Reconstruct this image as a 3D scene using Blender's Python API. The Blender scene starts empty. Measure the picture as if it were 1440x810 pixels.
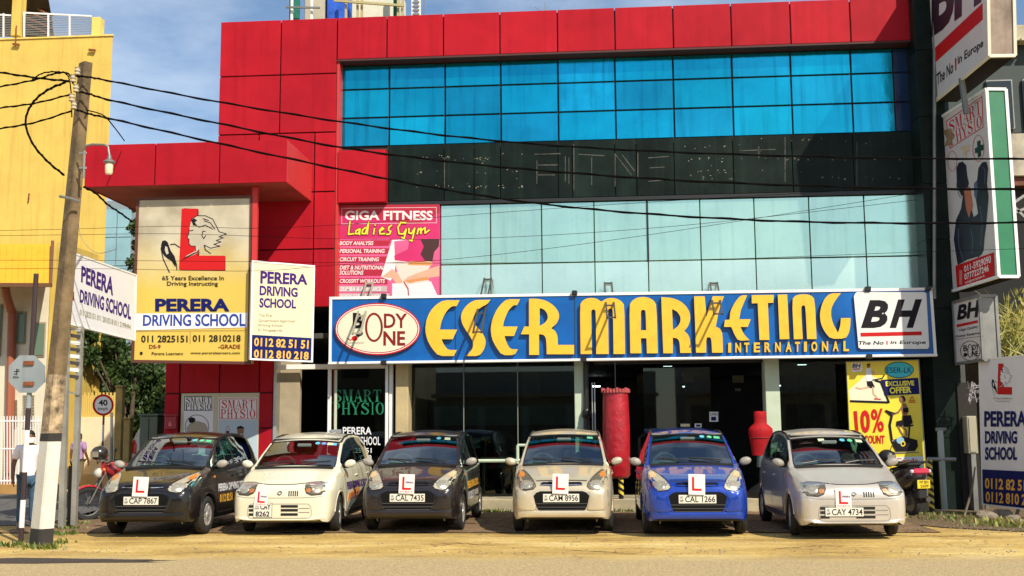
import bpy, bmesh, math, random
from math import sin, cos, pi, radians, sqrt
from mathutils import Vector, Matrix, Euler
from mathutils.geometry import tessellate_polygon
from mathutils.bvhtree import BVHTree

random.seed(7)
scene = bpy.context.scene
col = scene.collection

# ------------------------------------------------------------------ camera
FPX, YAW, PITCH, ROLL, EYE = 1578.6, 0.078117, 0.125016, -0.0079220, 1.5
_f = Vector((-sin(YAW) * cos(PITCH), cos(YAW) * cos(PITCH), sin(PITCH)))
_r0 = Vector((cos(YAW), sin(YAW), 0))
_u0 = _r0.cross(_f)
_r = _r0 * cos(ROLL) + _u0 * sin(ROLL)
_u = -_r0 * sin(ROLL) + _u0 * cos(ROLL)
CAM = Vector((0, 0, EYE))
cam_data = bpy.data.cameras.new('camera')
cam = bpy.data.objects.new('camera', cam_data)
col.objects.link(cam)
_mw = Matrix((_r, _u, -_f)).transposed().to_4x4()
_mw.translation = CAM
cam.matrix_world = _mw
cam_data.sensor_width = 36
cam_data.lens = FPX / 1440 * 36
cam_data.clip_start = 0.1
cam_data.clip_end = 2000
scene.camera = cam
scene.render.resolution_x, scene.render.resolution_y = 1024, 576

# ------------------------------------------------------------------ sky and sun
SUN_AZ, SUN_EL = 38, 40            # degrees to the right of straight behind the camera; height
world = bpy.data.worlds.new('World')
scene.world = world
world.use_nodes = True
wn, wl = world.node_tree.nodes, world.node_tree.links
bg = wn['Background']
sky = wn.new('ShaderNodeTexSky')
sky.sky_type = 'NISHITA'
sky.sun_disc = False
sky.sun_elevation = radians(SUN_EL)
sky.sun_rotation = radians(180 - SUN_AZ)
sky.air_density = 1.1
sky.dust_density = 0.4
sky.ozone_density = 3.0
tc = wn.new('ShaderNodeTexCoord')
mp = wn.new('ShaderNodeMapping')
mp.inputs['Scale'].default_value = (1.5, 1.5, 4.0)
mp.inputs['Location'].default_value = (0.62, 0.2, 0.1)
nz = wn.new('ShaderNodeTexNoise')
nz.inputs['Scale'].default_value = 2.3
nz.inputs['Detail'].default_value = 7
nz.inputs['Roughness'].default_value = 0.55
rp = wn.new('ShaderNodeValToRGB')
rp.color_ramp.elements[0].position = 0.40
rp.color_ramp.elements[1].position = 0.70
mx = wn.new('ShaderNodeMixRGB')
mx.inputs['Color2'].default_value = (9.0, 9.6, 10.5, 1)
ml = wn.new('ShaderNodeMath'); ml.operation = 'MULTIPLY'; ml.inputs[1].default_value = 0.6
wl.new(tc.outputs['Generated'], mp.inputs['Vector'])
wl.new(mp.outputs['Vector'], nz.inputs['Vector'])
wl.new(nz.outputs['Fac'], rp.inputs['Fac'])
wl.new(rp.outputs['Color'], ml.inputs[0])
wl.new(ml.outputs[0], mx.inputs['Fac'])
wl.new(sky.outputs['Color'], mx.inputs['Color1'])
wl.new(mx.outputs['Color'], bg.inputs['Color'])
bg.inputs['Strength'].default_value = 0.11
sd = bpy.data.lights.new('sun', 'SUN')
sd.energy = 4.9
sd.angle = radians(0.5)
sd.color = (1.0, 0.91, 0.75)
sun = bpy.data.objects.new('sun', sd)
col.objects.link(sun)
SUNV = Vector((sin(radians(SUN_AZ)) * cos(radians(SUN_EL)), -cos(radians(SUN_AZ)) * cos(radians(SUN_EL)), sin(radians(SUN_EL))))
sun.rotation_euler = SUNV.to_track_quat('Z', 'Y').to_euler()
sun.location = SUNV * 60
vs = scene.view_settings
vs.view_transform = 'Standard'; vs.look = 'None'; vs.gamma = 1; vs.exposure = 0.22
vs.use_curve_mapping = False
scene.cycles.use_denoising = True
scene.cycles.max_bounces = 6
scene.cycles.transparent_max_bounces = 12

# ------------------------------------------------------------------ points from the photograph's pixels
def ray(px, py):
    return _f + _r * ((px - 720) / FPX) + _u * ((405 - py) / FPX)
def P(px, py, Y):
    d = ray(px, py); return CAM + d * (Y / d.y)
def G(px, py, z=0.0):
    d = ray(px, py); return CAM + d * ((z - EYE) / d.z)
def PX(px, py, Y): return P(px, py, Y).x
def PZ(px, py, Y): return P(px, py, Y).z

# ------------------------------------------------------------------ materials
MATS = {}
def mat(name, c, rough=0.6, metal=0.0, var=0.0, scale=3.0, bump=0.0, bscale=40.0, coat=0.0, spec=None, emit=0, streak=0.0, sc=(1, 1, 1), dark=(0.5, 0.45, 0.4), rnd=0.0):
    """Principled material: base colour with soft patchy variation, vertical weather streaks and fine relief."""
    if name in MATS: return MATS[name]
    m = bpy.data.materials.new(name); m.use_nodes = True
    n, l = m.node_tree.nodes, m.node_tree.links
    b = n['Principled BSDF']
    b.inputs['Base Color'].default_value = (*c, 1)
    b.inputs['Roughness'].default_value = rough
    b.inputs['Metallic'].default_value = metal
    if coat: b.inputs['Coat Weight'].default_value = coat; b.inputs['Coat Roughness'].default_value = 0.04
    if spec is not None: b.inputs['Specular IOR Level'].default_value = spec
    if emit:
        b.inputs['Emission Color'].default_value = (*c, 1); b.inputs['Emission Strength'].default_value = emit
    t = n.new('ShaderNodeNewGeometry') if (var or bump or streak) else None
    cur = None
    if var:
        mpn = n.new('ShaderNodeMapping'); mpn.inputs['Scale'].default_value = sc
        l.new(t.outputs['Position'], mpn.inputs['Vector'])
        z = n.new('ShaderNodeTexNoise'); z.inputs['Scale'].default_value = scale; z.inputs['Detail'].default_value = 8; z.inputs['Roughness'].default_value = 0.62
        l.new(mpn.outputs['Vector'], z.inputs['Vector'])
        r = n.new('ShaderNodeValToRGB')
        r.color_ramp.elements[0].position = 0.3; r.color_ramp.elements[1].position = 0.7
        r.color_ramp.elements[0].color = (*[max(0, x * (1 - var)) for x in c], 1)
        r.color_ramp.elements[1].color = (*[min(1, x * (1 + var)) for x in c], 1)
        l.new(z.outputs['Fac'], r.inputs['Fac']); cur = r.outputs['Color']
        rr = n.new('ShaderNodeMapRange'); rr.inputs['To Min'].default_value = max(0, rough - 0.08); rr.inputs['To Max'].default_value = min(1, rough + 0.1)
        l.new(z.outputs['Fac'], rr.inputs['Value']); l.new(rr.outputs['Result'], b.inputs['Roughness'])
    if streak:
        mp2 = n.new('ShaderNodeMapping'); mp2.inputs['Scale'].default_value = (5.0, 5.0, 0.28)
        l.new(t.outputs['Position'], mp2.inputs['Vector'])
        z2 = n.new('ShaderNodeTexNoise'); z2.inputs['Scale'].default_value = 1.6; z2.inputs['Detail'].default_value = 6
        l.new(mp2.outputs['Vector'], z2.inputs['Vector'])
        r2 = n.new('ShaderNodeValToRGB'); r2.color_ramp.elements[0].position = 0.52; r2.color_ramp.elements[1].position = 0.75
        l.new(z2.outputs['Fac'], r2.inputs['Fac'])
        mm = n.new('ShaderNodeMath'); mm.operation = 'MULTIPLY'; mm.inputs[1].default_value = streak
        l.new(r2.outputs['Color'], mm.inputs[0])
        x = n.new('ShaderNodeMixRGB'); l.new(mm.outputs[0], x.inputs['Fac'])
        if cur: l.new(cur, x.inputs['Color1'])
        else: x.inputs['Color1'].default_value = (*c, 1)
        x.inputs['Color2'].default_value = (*[c[i] * dark[i] for i in range(3)], 1)
        cur = x.outputs['Color']
    if rnd:
        oi = n.new('ShaderNodeObjectInfo'); mr = n.new('ShaderNodeMapRange'); mr.inputs['To Min'].default_value = 1 - rnd; mr.inputs['To Max'].default_value = 1 + rnd
        l.new(oi.outputs['Random'], mr.inputs['Value']); hs_ = n.new('ShaderNodeHueSaturation'); l.new(mr.outputs['Result'], hs_.inputs['Value'])
        if cur: l.new(cur, hs_.inputs['Color'])
        else: hs_.inputs['Color'].default_value = (*c, 1)
        cur = hs_.outputs['Color']
    if cur: l.new(cur, b.inputs['Base Color'])
    if bump:
        z3 = n.new('ShaderNodeTexNoise'); z3.inputs['Scale'].default_value = bscale; z3.inputs['Detail'].default_value = 5
        l.new(t.outputs['Position'], z3.inputs['Vector'])
        bp = n.new('ShaderNodeBump'); bp.inputs['Strength'].default_value = bump; bp.inputs['Distance'].default_value = 0.02
        l.new(z3.outputs['Fac'], bp.inputs['Height']); l.new(bp.outputs['Normal'], b.inputs['Normal'])
    MATS[name] = m
    return m

def glass(name, tint, rough=0.02, base=0.07, ior=1.5):
    """Thin tinted pane: see-through with mirror reflections that grow at grazing angles."""
    if name in MATS: return MATS[name]
    m = bpy.data.materials.new(name); m.use_nodes = True
    n, l = m.node_tree.nodes, m.node_tree.links
    n.remove(n['Principled BSDF'])
    tr = n.new('ShaderNodeBsdfTransparent'); tr.inputs['Color'].default_value = (*tint, 1)
    gl = n.new('ShaderNodeBsdfGlossy'); gl.inputs['Roughness'].default_value = rough; gl.inputs['Color'].default_value = (0.9, 0.97, 1, 1)
    fr = n.new('ShaderNodeFresnel'); fr.inputs['IOR'].default_value = ior
    ad = n.new('ShaderNodeMath'); ad.operation = 'ADD'; ad.inputs[1].default_value = base; ad.use_clamp = True
    mix = n.new('ShaderNodeMixShader')
    l.new(fr.outputs[0], ad.inputs[0]); l.new(ad.outputs[0], mix.inputs[0])
    l.new(tr.outputs[0], mix.inputs[1]); l.new(gl.outputs[0], mix.inputs[2])
    l.new(mix.outputs[0], n['Material Output'].inputs['Surface'])
    MATS[name] = m
    return m

# ------------------------------------------------------------------ objects
def root_of(o):
    while o.parent: o = o.parent
    return o
def tag(o, label=None, cat=None, group=None, kind=None):
    if label: o['label'] = label
    if cat: o['category'] = cat
    if group: o['group'] = group
    if kind: o['kind'] = kind
    return o
def thing(name, label, cat, loc=(0, 0, 0), rz=0, group=None):
    o = bpy.data.objects.new(name, None); col.objects.link(o)
    o.empty_display_size = 0.2
    o.location = loc; o.rotation_euler = (0, 0, rz)
    return tag(o, label, cat, group)

class MB:
    """Collects faces and links them as one mesh object."""
    def __init__(s): s.v = []; s.f = []; s.m = []; s.mi = 0
    def add(s, vs, fs):
        o = len(s.v); s.v += [Vector(x) for x in vs]; s.f += [tuple(i + o for i in f) for f in fs]; s.m += [s.mi] * len(fs)
        return s
    def quad(s, a, b, c, d): return s.add([a, b, c, d], [(0, 1, 2, 3)])
    def box(s, x0, x1, y0, y1, z0, z1, bev=0.0):
        if bev:
            b = bev; vs = []; 
            for (sx, x, ix) in ((0, x0, 1), (1, x1, -1)):
                for (y, iy) in ((y0, 1), (y1, -1)):
                    for (z, iz) in ((z0, 1), (z1, -1)):
                        vs += [(x + ix * b, y + iy * b, z), (x + ix * b, y, z + iz * b), (x, y + iy * b, z + iz * b)]
            bm = bmesh.new(); [bm.verts.new(v) for v in vs]
            bmesh.ops.convex_hull(bm, input=bm.verts)
            bm.verts.index_update()
            s.add([v.co.copy() for v in bm.verts], [[v.index for v in f.verts] for f in bm.faces]); bm.free()
            return s
        return s.add([(x0, y0, z0), (x1, y0, z0), (x1, y1, z0), (x0, y1, z0), (x0, y0, z1), (x1, y0, z1), (x1, y1, z1), (x0, y1, z1)],
                     [(0, 3, 2, 1), (4, 5, 6, 7), (0, 1, 5, 4), (1, 2, 6, 5), (2, 3, 7, 6), (3, 0, 4, 7)])
    def beam(s, a, b, w, h=None, up=Vector((0, 0, 1))):
        a, b = Vector(a), Vector(b); h = h or w
        d = (b - a).normalized()
        if abs(d.dot(up)) > 0.95: up = Vector((0, 1, 0))
        x = d.cross(up).normalized() * w / 2; y = x.cross(d).normalized() * h / 2
        vs = [p + q for p in (a, b) for q in (-x - y, x - y, x + y, -x + y)]
        return s.add(vs, [(3, 2, 1, 0), (4, 5, 6, 7), (0, 1, 5, 4), (1, 2, 6, 5), (2, 3, 7, 6), (3, 0, 4, 7)])
    def tube(s, pts, r, n=8, cap=True, closed=False):
        pts = [Vector(p) for p in pts]; N = len(pts)
        rs = r if isinstance(r, (list, tuple)) else [r] * N
        rings = []; prev = None
        for i, p in enumerate(pts):
            if closed: d = pts[(i + 1) % N] - pts[i - 1]
            else: d = pts[min(i + 1, N - 1)] - pts[max(i - 1, 0)]
            d.normalize()
            if prev is None:
                x = d.orthogonal().normalized()
            else:
                x = prev - d * prev.dot(d)
                x = x.normalized() if x.length > 1e-6 else d.orthogonal().normalized()
            prev = x; y = d.cross(x)
            rings.append([p + (x * cos(2 * pi * k / n) + y * sin(2 * pi * k / n)) * rs[i] for k in range(n)])
        vs = [v for ring in rings for v in ring]; fs = []
        for i in range(N if closed else N - 1):
            j = (i + 1) % N
            for k in range(n): fs.append((i * n + k, i * n + (k + 1) % n, j * n + (k + 1) % n, j * n + k))
        if cap and not closed: fs += [tuple(range(n))[::-1], tuple((N - 1) * n + k for k in range(n))]
        return s.add(vs, fs)
    def lathe(s, prof, c=(0, 0, 0), ax=(0, 0, 1), n=20):
        """prof: list of (radius, height along axis)."""
        ax = Vector(ax).normalized(); x = ax.orthogonal().normalized(); y = ax.cross(x); c = Vector(c)
        vs = [c + ax * h + (x * cos(2 * pi * k / n) + y * sin(2 * pi * k / n)) * max(r, 1e-5) for r, h in prof for k in range(n)]
        fs = [(i * n + k, i * n + (k + 1) % n, (i + 1) * n + (k + 1) % n, (i + 1) * n + k) for i in range(len(prof) - 1) for k in range(n)]
        return s.add(vs, fs)
    def ball(s, c, r, n=12, sq=(1, 1, 1)):
        c = Vector(c); vs = []; 
        for i in range(n // 2 + 1):
            a = pi * i / (n // 2)
            for k in range(n):
                vs.append(c + Vector((sin(a) * cos(2 * pi * k / n) * r * sq[0], sin(a) * sin(2 * pi * k / n) * r * sq[1], cos(a) * r * sq[2])))
        return s.add(vs, [(i * n + k, (i + 1) * n + k, (i + 1) * n + (k + 1) % n, i * n + (k + 1) % n) for i in range(n // 2) for k in range(n)])
    def prism(s, loops, to3, h0, h1):
        """loops: outline plus holes in 2-D; to3(a, b, h) gives the point; h0 back, h1 front."""
        tris = tessellate_polygon([[Vector((p[0], p[1], 0)) for p in L] for L in loops])
        flat = [p for L in loops for p in L]
        s.add([to3(p[0], p[1], h1) for p in flat], [tuple(t) for t in tris])
        if h0 is not None:
            for L in loops:
                k = len(L)
                vs = [to3(p[0], p[1], h1) for p in L] + [to3(p[0], p[1], h0) for p in L]
                s.add(vs, [(i, (i + 1) % k, k + (i + 1) % k, k + i) for i in range(k)])
            s.add([to3(p[0], p[1], h0) for p in loops[0]], [tuple(range(len(loops[0])))])
        return s
    def mesh(s, name, m, off=Vector((0, 0, 0)), smooth=False, angle=35):
        me = bpy.data.meshes.new(name)
        me.from_pydata([v - off for v in s.v], [], s.f)
        for q in (m if isinstance(m, (list, tuple)) else [m]): me.materials.append(q)
        if any(s.m): me.polygons.foreach_set('material_index', s.m)
        if smooth:
            me.polygons.foreach_set('use_smooth', [True] * len(me.polygons))
            me.set_sharp_from_angle(angle=radians(angle))
        me.update()
        return me
    def build(s, name, m, parent=None, local=False, smooth=False, angle=35, kind=None, label=None, cat=None, group=None, base=None, pivot=None):
        if parent is not None: off = Vector((0, 0, 0)) if local else root_of(parent).location.copy()
        elif pivot is not None: off = Vector(pivot)
        else:
            xs = [v.x for v in s.v]; ys = [v.y for v in s.v]; zs = [v.z for v in s.v]
            off = Vector(((min(xs) + max(xs)) / 2, (min(ys) + max(ys)) / 2, min(zs)))
        o = bpy.data.objects.new(name, s.mesh(name, m, off, smooth, angle)); col.objects.link(o)
        if parent is not None: o.parent = parent
        else: o.location = off
        return tag(o, label, cat, group, kind)

def clean(me):
    bm = bmesh.new(); bm.from_mesh(me); bmesh.ops.recalc_face_normals(bm, faces=bm.faces); bm.to_mesh(me); bm.free()

# ------------------------------------------------------------------ lettering
_T = {}
def text2d(s, bold=0.0, shear=0.0, ext=False, res=3, space=1.0):
    k = (s, bold, shear, ext, res, space)
    if k in _T: return _T[k]
    cu = bpy.data.curves.new('lettering', 'FONT'); cu.body = s; cu.offset = bold * .72; cu.shear = shear; cu.resolution_u = res
    cu.space_character = space
    if ext: cu.extrude = 0.5
    ob = bpy.data.objects.new('lettering', cu)
    me = bpy.data.meshes.new_from_object(ob)
    vs = [v.co.copy() for v in me.vertices]; fs = [tuple(p.vertices) for p in me.polygons]
    x0 = min(v.x for v in vs); x1 = max(v.x for v in vs); y0 = min(v.y for v in vs); y1 = max(v.y for v in vs)
    vs = [((v.x - x0) / (x1 - x0), (v.y - y0) / (y1 - y0), v.z + 0.5) for v in vs]
    bpy.data.objects.remove(ob); bpy.data.curves.remove(cu); bpy.data.meshes.remove(me)
    _T[k] = (vs, fs)
    return _T[k]

def bil(q, u, v):
    tl, tr, br, bl = q
    a = tl[0] + (tr[0] - tl[0]) * u, tl[1] + (tr[1] - tl[1]) * u
    b = bl[0] + (br[0] - bl[0]) * u, bl[1] + (br[1] - bl[1]) * u
    return b[0] + (a[0] - b[0]) * v, b[1] + (a[1] - b[1]) * v
def Q(x0, y0, x1, y1): return ((x0, y0), (x1, y0), (x1, y1), (x0, y1))

# hairline-serif capitals drawn from strokes: thick stems, thin bars
def _bar(x0, y0, x1, y1): return [(x0, y0), (x1, y0), (x1, y1), (x0, y1)]
def _ring(cx, cy, rx, ry, ix, iy, a0=0, a1=360, n=18):
    o = [(cx + rx * cos(radians(a0 + (a1 - a0) * i / n)), cy + ry * sin(radians(a0 + (a1 - a0) * i / n))) for i in range(n + 1)]
    i_ = [(cx + ix * cos(radians(a0 + (a1 - a0) * i / n)), cy + iy * sin(radians(a0 + (a1 - a0) * i / n))) for i in range(n, -1, -1)]
    return o + i_
_SF = lambda x, y, w=.34: _bar(x - w / 2, y, x + w / 2, y + .06)
SERIF = {
    'S': [_ring(.5, .74, .40, .26, .20, .20, 20, 250), _ring(.5, .27, .42, .27, .22, .21, -170, 75), [(.22, .62), (.60, .36), (.86, .42), (.40, .72)], _bar(.80, .68, .88, .98), _bar(.08, .02, .16, .32)],
    'M': [_bar(.10, 0, .17, 1), _bar(.72, 0, .90, 1), [(.08, 1), (.28, 1), (.56, .1), (.46, .0)], [(.50, 0), (.53, .12), (.80, 1), (.74, 1)], _SF(.13, 0, .26), _SF(.81, 0, .34), _SF(.15, .94, .26), _SF(.82, .94, .34)],
    'A': [[(.46, 1), (.56, 1), (.94, 0), (.74, 0)], [(.46, 1), (.50, 1), (.20, 0), (.14, 0)], _bar(.24, .30, .74, .36), _SF(.16, 0, .28), _SF(.84, 0, .34)],
    'R': [_bar(.14, 0, .34, 1), _ring(.44, .74, .40, .26, .20, .20, -90, 90), [(.48, .50), (.64, .50), (.94, 0), (.74, 0)], _bar(.3, .94, .46, 1), _bar(.3, .48, .5, .54), _SF(.22, 0, .38), _SF(.2, .94, .3), _SF(.86, 0, .24)],
    'T': [_bar(.40, 0, .60, 1), _bar(.06, .93, .94, 1), _bar(.06, .72, .11, 1), _bar(.89, .72, .94, 1), _SF(.5, 0, .4)],
    'P': [_bar(.14, 0, .34, 1), _ring(.46, .73, .42, .27, .22, .21, -90, 90), _bar(.3, .94, .5, 1), _bar(.3, .46, .5, .52), _SF(.24, 0, .4), _SF(.2, .94, .3)],
    'H': [_bar(.12, 0, .30, 1), _bar(.70, 0, .88, 1), _bar(.28, .48, .72, .54), _SF(.2, 0, .34), _SF(.8, 0, .34), _SF(.2, .94, .34), _SF(.8, .94, .34)],
    'Y': [_bar(.40, 0, .60, .45), [(.04, 1), (.26, 1), (.60, .42), (.42, .42)], [(.82, 1), (.88, 1), (.58, .42), (.50, .42)], _SF(.5, 0, .4), _SF(.16, .94, .34), _SF(.85, .94, .26)],
    'I': [_bar(.38, 0, .62, 1), _SF(.5, 0, .5), _SF(.5, .94, .5)],
    'O': [_ring(.5, .5, .46, .5, .24, .45, 0, 360, 28)],
}

class Face:
    """A surface to print on: at(a, b, h) gives the point h metres in front of it."""
    def __init__(s, at, parent, local=False): s.at = at; s.parent = parent; s.local = local; s.k = 0
    def _h(s, h):
        s.k += 1
        return h if h is not None else 0.0022 + 0.0003 * s.k
    def poly(s, pts, m, name='print', h=None, holes=(), label=None, parent=None, depth=None, **kw):
        h = s._h(h)
        b = MB().prism([list(pts)] + [list(q) for q in holes], s.at, depth, h)
        return b.build(name, m, parent or s.parent, local=s.local, label=label, **kw)
    def polys(s, lst, m, name='print', h=None, parent=None, depth=None):
        b = MB()
        for pts in lst: b.prism([list(pts)], s.at, depth, s._h(h))
        return b.build(name, m, parent or s.parent, local=s.local)
    def rect(s, x0, y0, x1, y1, m, name='print', **kw): return s.poly([(x0, y0), (x1, y0), (x1, y1), (x0, y1)], m, name, **kw)
    def oval(s, cx, cy, rx, ry, m, name='print', n=28, rot=0, **kw):
        c, d = cos(rot), sin(rot)
        return s.poly([(cx + rx * cos(2 * pi * i / n) * c - ry * sin(2 * pi * i / n) * d, cy + rx * cos(2 * pi * i / n) * d + ry * sin(2 * pi * i / n) * c) for i in range(n)], m, name, **kw)
    def ring(s, cx, cy, rx, ry, w, m, name='print', n=32, parent=None, h=None):
        b = MB(); h = s._h(h)
        o = [s.at(cx + rx * cos(2 * pi * i / n), cy + ry * sin(2 * pi * i / n), h) for i in range(n)]
        q = [s.at(cx + (rx - w) * cos(2 * pi * i / n), cy + (ry - w) * sin(2 * pi * i / n), h) for i in range(n)]
        b.add(o + q, [(i, (i + 1) % n, n + (i + 1) % n, n + i) for i in range(n)])
        return b.build(name, m, parent or s.parent, local=s.local)
    def lines(s, lst, w, m, name='print', parent=None, h=None):
        b = MB()
        for pl in lst:
            h_ = s._h(h)
            for i in range(len(pl) - 1):
                (x0, y0), (x1, y1) = pl[i], pl[i + 1]
                L = math.hypot(x1 - x0, y1 - y0) or 1; ww = w if not isinstance(w, (tuple, list)) else w[0]
                ex, ey = (x1 - x0) / L * ww * .3, (y1 - y0) / L * ww * .3
                nx, ny = -(y1 - y0) / L * ww / 2, (x1 - x0) / L * ww / 2
                x0 -= ex; y0 -= ey; x1 += ex; y1 += ey
                b.add([s.at(x0 + nx, y0 + ny, h_ + i * 1e-5), s.at(x1 + nx, y1 + ny, h_ + i * 1e-5), s.at(x1 - nx, y1 - ny, h_ + i * 1e-5), s.at(x0 - nx, y0 - ny, h_ + i * 1e-5)], [(0, 1, 2, 3)])
        return b.build(name, m, parent or s.parent, local=s.local)
    def text(s, t, q, m, name='lettering', bold=0.0, shear=0.0, h=None, depth=None, parent=None, label=None, space=1.0):
        if len(q) == 4 and not isinstance(q[0], (tuple, list)): q = Q(*q)
        h = s._h(h)
        vs, fs = text2d(t, bold, shear, depth is not None, 3, space)
        b = MB(); pts = []
        for (u, v, z) in vs:
            a, c = bil(q, u, v)
            pts.append(s.at(a, c, h if depth is None else depth + (h - depth) * z))
        b.add(pts, fs)
        return b.build(name, m, parent or s.parent, local=s.local, label=label)
    def serif(s, t, q, m, name='lettering', parent=None):
        if not isinstance(q[0], (tuple, list)): q = Q(*q)
        b = MB(); N = len(t); wd = [0.55 if c == 'I' else 1.15 if c == 'M' else 1 for c in t]; tot = sum(wd); x = 0
        h = s._h(None)
        for c, w in zip(t, wd):
            for j, pg in enumerate(SERIF.get(c, [])):
                b.prism([[bil(q, (x + w * (0.02 + .96 * p[0])) / tot, p[1]) for p in pg]], s.at, None, h + j * 2e-5)
            x += w
        s.k += 1
        return b.build(name, m, parent or s.parent, local=s.local)

def plane_face(parent, p0, p1, tilt=0.0):
    """Upright plane through two ground-plan points (x, Y); pixels are cast onto it."""
    a, b = Vector((p0[0], p0[1], 0)), Vector((p1[0], p1[1], 0))
    n = (b - a).cross(Vector((0, 0, 1))).normalized()
    if n.dot(CAM - Vector((a.x, a.y, EYE))) < 0: n = -n
    def at(px, py, h=0.0):
        d = ray(px, py); t = (a + n * h - CAM).dot(n) / d.dot(n)
        return CAM + d * t
    F = Face(at, parent); F.n = n
    return F
def flat_face(parent, Y): return plane_face(parent, (0, Y), (1, Y))

def board(F, tl, tr, br, bl, thick, m, name, h=0.0, **kw):
    """The body of a sign: a real slab behind the printed face."""
    q = [F.at(*p, h) for p in (tl, tr, br, bl)]; back = [v - F.n * thick for v in q]
    b = MB().add(q + back, [(0, 1, 2, 3), (7, 6, 5, 4), (1, 0, 4, 5), (2, 1, 5, 6), (3, 2, 6, 7), (0, 3, 7, 4)])
    o = b.build(name, m, F.parent, **kw); clean(o.data); return o
def frame(F, q, w, thick, m, name='frame', h=0.01):
    c = [F.at(*p, h - thick / 2) for p in q]; b = MB()
    for i in range(4):
        a, d = c[i], c[(i + 1) % 4]; e = (d - a).normalized() * (w / 2 if i % 2 == 0 else -w / 2)
        b.beam(a - e, d + e, w, thick, up=F.n)
    return b.build(name, m, F.parent)
# ------------------------------------------------------------------ palette
RED = mat('red_panel', (0.38, 0.009, 0.019), 0.45, var=0.14, scale=1.3, streak=0.42, dark=(.60, .55, .6), spec=.12, rnd=.08, bump=.25, bscale=1.5)
RED_LIT = mat('red_sunlit', (0.52, 0.03, 0.03), 0.5, var=0.06)  # lighter copy of the cladding red: sunlight on the returns put into the colour
JOINT = mat('dark_joint', (0.03, 0.008, 0.008), 0.8)
BLUEG = [mat('blue_pane_%d' % i, c, 0.10, metal=.86, var=0.16, scale=0.8, streak=0.6, dark=(.35, .45, .5), spec=0.55, rnd=.10, bump=.35, bscale=1.3) for i, c in enumerate([(0.008, .41, .58), (0.008, .44, .60), (0.012, .38, .55)])]
BLUEW = mat('blue_pane_washed', (0.01, 0.45, 0.68), 0.15, metal=.8, var=0.25, scale=1.4, streak=0.9, dark=(.2, .45, .4), spec=0.5)
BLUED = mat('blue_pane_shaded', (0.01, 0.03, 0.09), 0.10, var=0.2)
CYANG = [mat('pale_pane_%d' % i, c, 0.16, metal=.85, var=0.10, scale=0.7, streak=0.22, rnd=.05, bump=.35, bscale=.9, spec=0.6) for i, c in enumerate([(.56, .78, .62), (.56, .79, .66), (.52, .76, .63)])]
CYANL = [mat('pale_pane_cloud_tint_%d' % i, c, 0.16, metal=.8, var=0.10, scale=0.7, streak=.12, rnd=.05, bump=.35, bscale=.9, spec=0.6) for i, c in enumerate([(.66, .83, .68), (.68, .85, .72)])]  # lower row lighter: the cloud reflection is put into the pane colour
BLACKP = mat('black_fascia', (0.006, 0.012, 0.010), 0.4, var=0.5, scale=1.5, streak=0.5, dark=(2.5, 2.5, 2.2), spec=0.12, rnd=.2)
PYL = mat('pylon_granite', (0.008, 0.015, 0.012), 0.4, var=0.5, scale=2.2, spec=0.12)
GLD = glass('shop_glass', (0.42, 0.50, 0.47), 0.015, 0.015, 1.4)
GLD2 = glass('door_glass', (0.30, 0.42, 0.36), 0.015, 0.0, 1.35)
WHITE = mat('white_paint', (0.78, 0.78, 0.76), 0.55, var=0.05)
WHITEV = mat('white_vinyl', (0.72, 0.72, 0.74), 0.45, var=0.04)
CREAM = mat('cream_vinyl', (0.66, 0.60, 0.40), 0.45, var=0.05)
GREYFR = mat('aluminium', (0.50, 0.52, 0.52), 0.35, 0.6)
TAN = mat('tan_plaster', (0.46, 0.36, 0.19), 0.8, var=0.12, bump=.15)
BEIGE = mat('beige_plaster', (0.36, 0.30, 0.20), 0.8, var=0.15, bump=.15)
PGREEN = mat('pale_green_paint', (0.48, 0.56, 0.42), 0.6, var=0.08)
BLACK = mat('black_paint', (0.012, 0.012, 0.013), 0.4)
BLKR = mat('black_rubber', (0.014, 0.014, 0.014), 0.75, var=.3, scale=20)
NAVY = mat('navy_ink', (0.006, 0.010, 0.10), 0.6, spec=.15)
PURPLE = mat('purple_ink', (0.05, 0.012, 0.15), 0.6, spec=.15)
INKRED = mat('red_ink', (0.52, 0.010, 0.012), 0.6, spec=.2)
INKBLK = mat('black_ink', (0.012, 0.010, 0.014), 0.6, spec=.15)
BROWNR = mat('brown_red_ink', (0.20, 0.012, 0.010), 0.6, spec=.2)
YEL = mat('yellow_letter', (0.80, 0.46, 0.03), 0.42, var=0.08, scale=5, streak=.15)
YELED = mat('letter_side', (0.14, 0.05, 0.01), 0.6)
SIGNB = mat('blue_sign', (0.0, 0.10, 0.38), 0.30, var=0.25, scale=1.1, streak=0.3, dark=(.4, .5, .6), spec=.5)
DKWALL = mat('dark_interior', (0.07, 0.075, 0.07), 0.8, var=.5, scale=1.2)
RUST = mat('rust', (0.20, 0.06, 0.02), 0.9, var=.4, scale=20)
CONC = mat('concrete', (0.30, 0.27, 0.21), 0.9, var=0.25, scale=2.5, bump=.3)
GREYM = mat('grey_metal', (0.22, 0.22, 0.21), 0.5, 0.5, var=.2)

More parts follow.
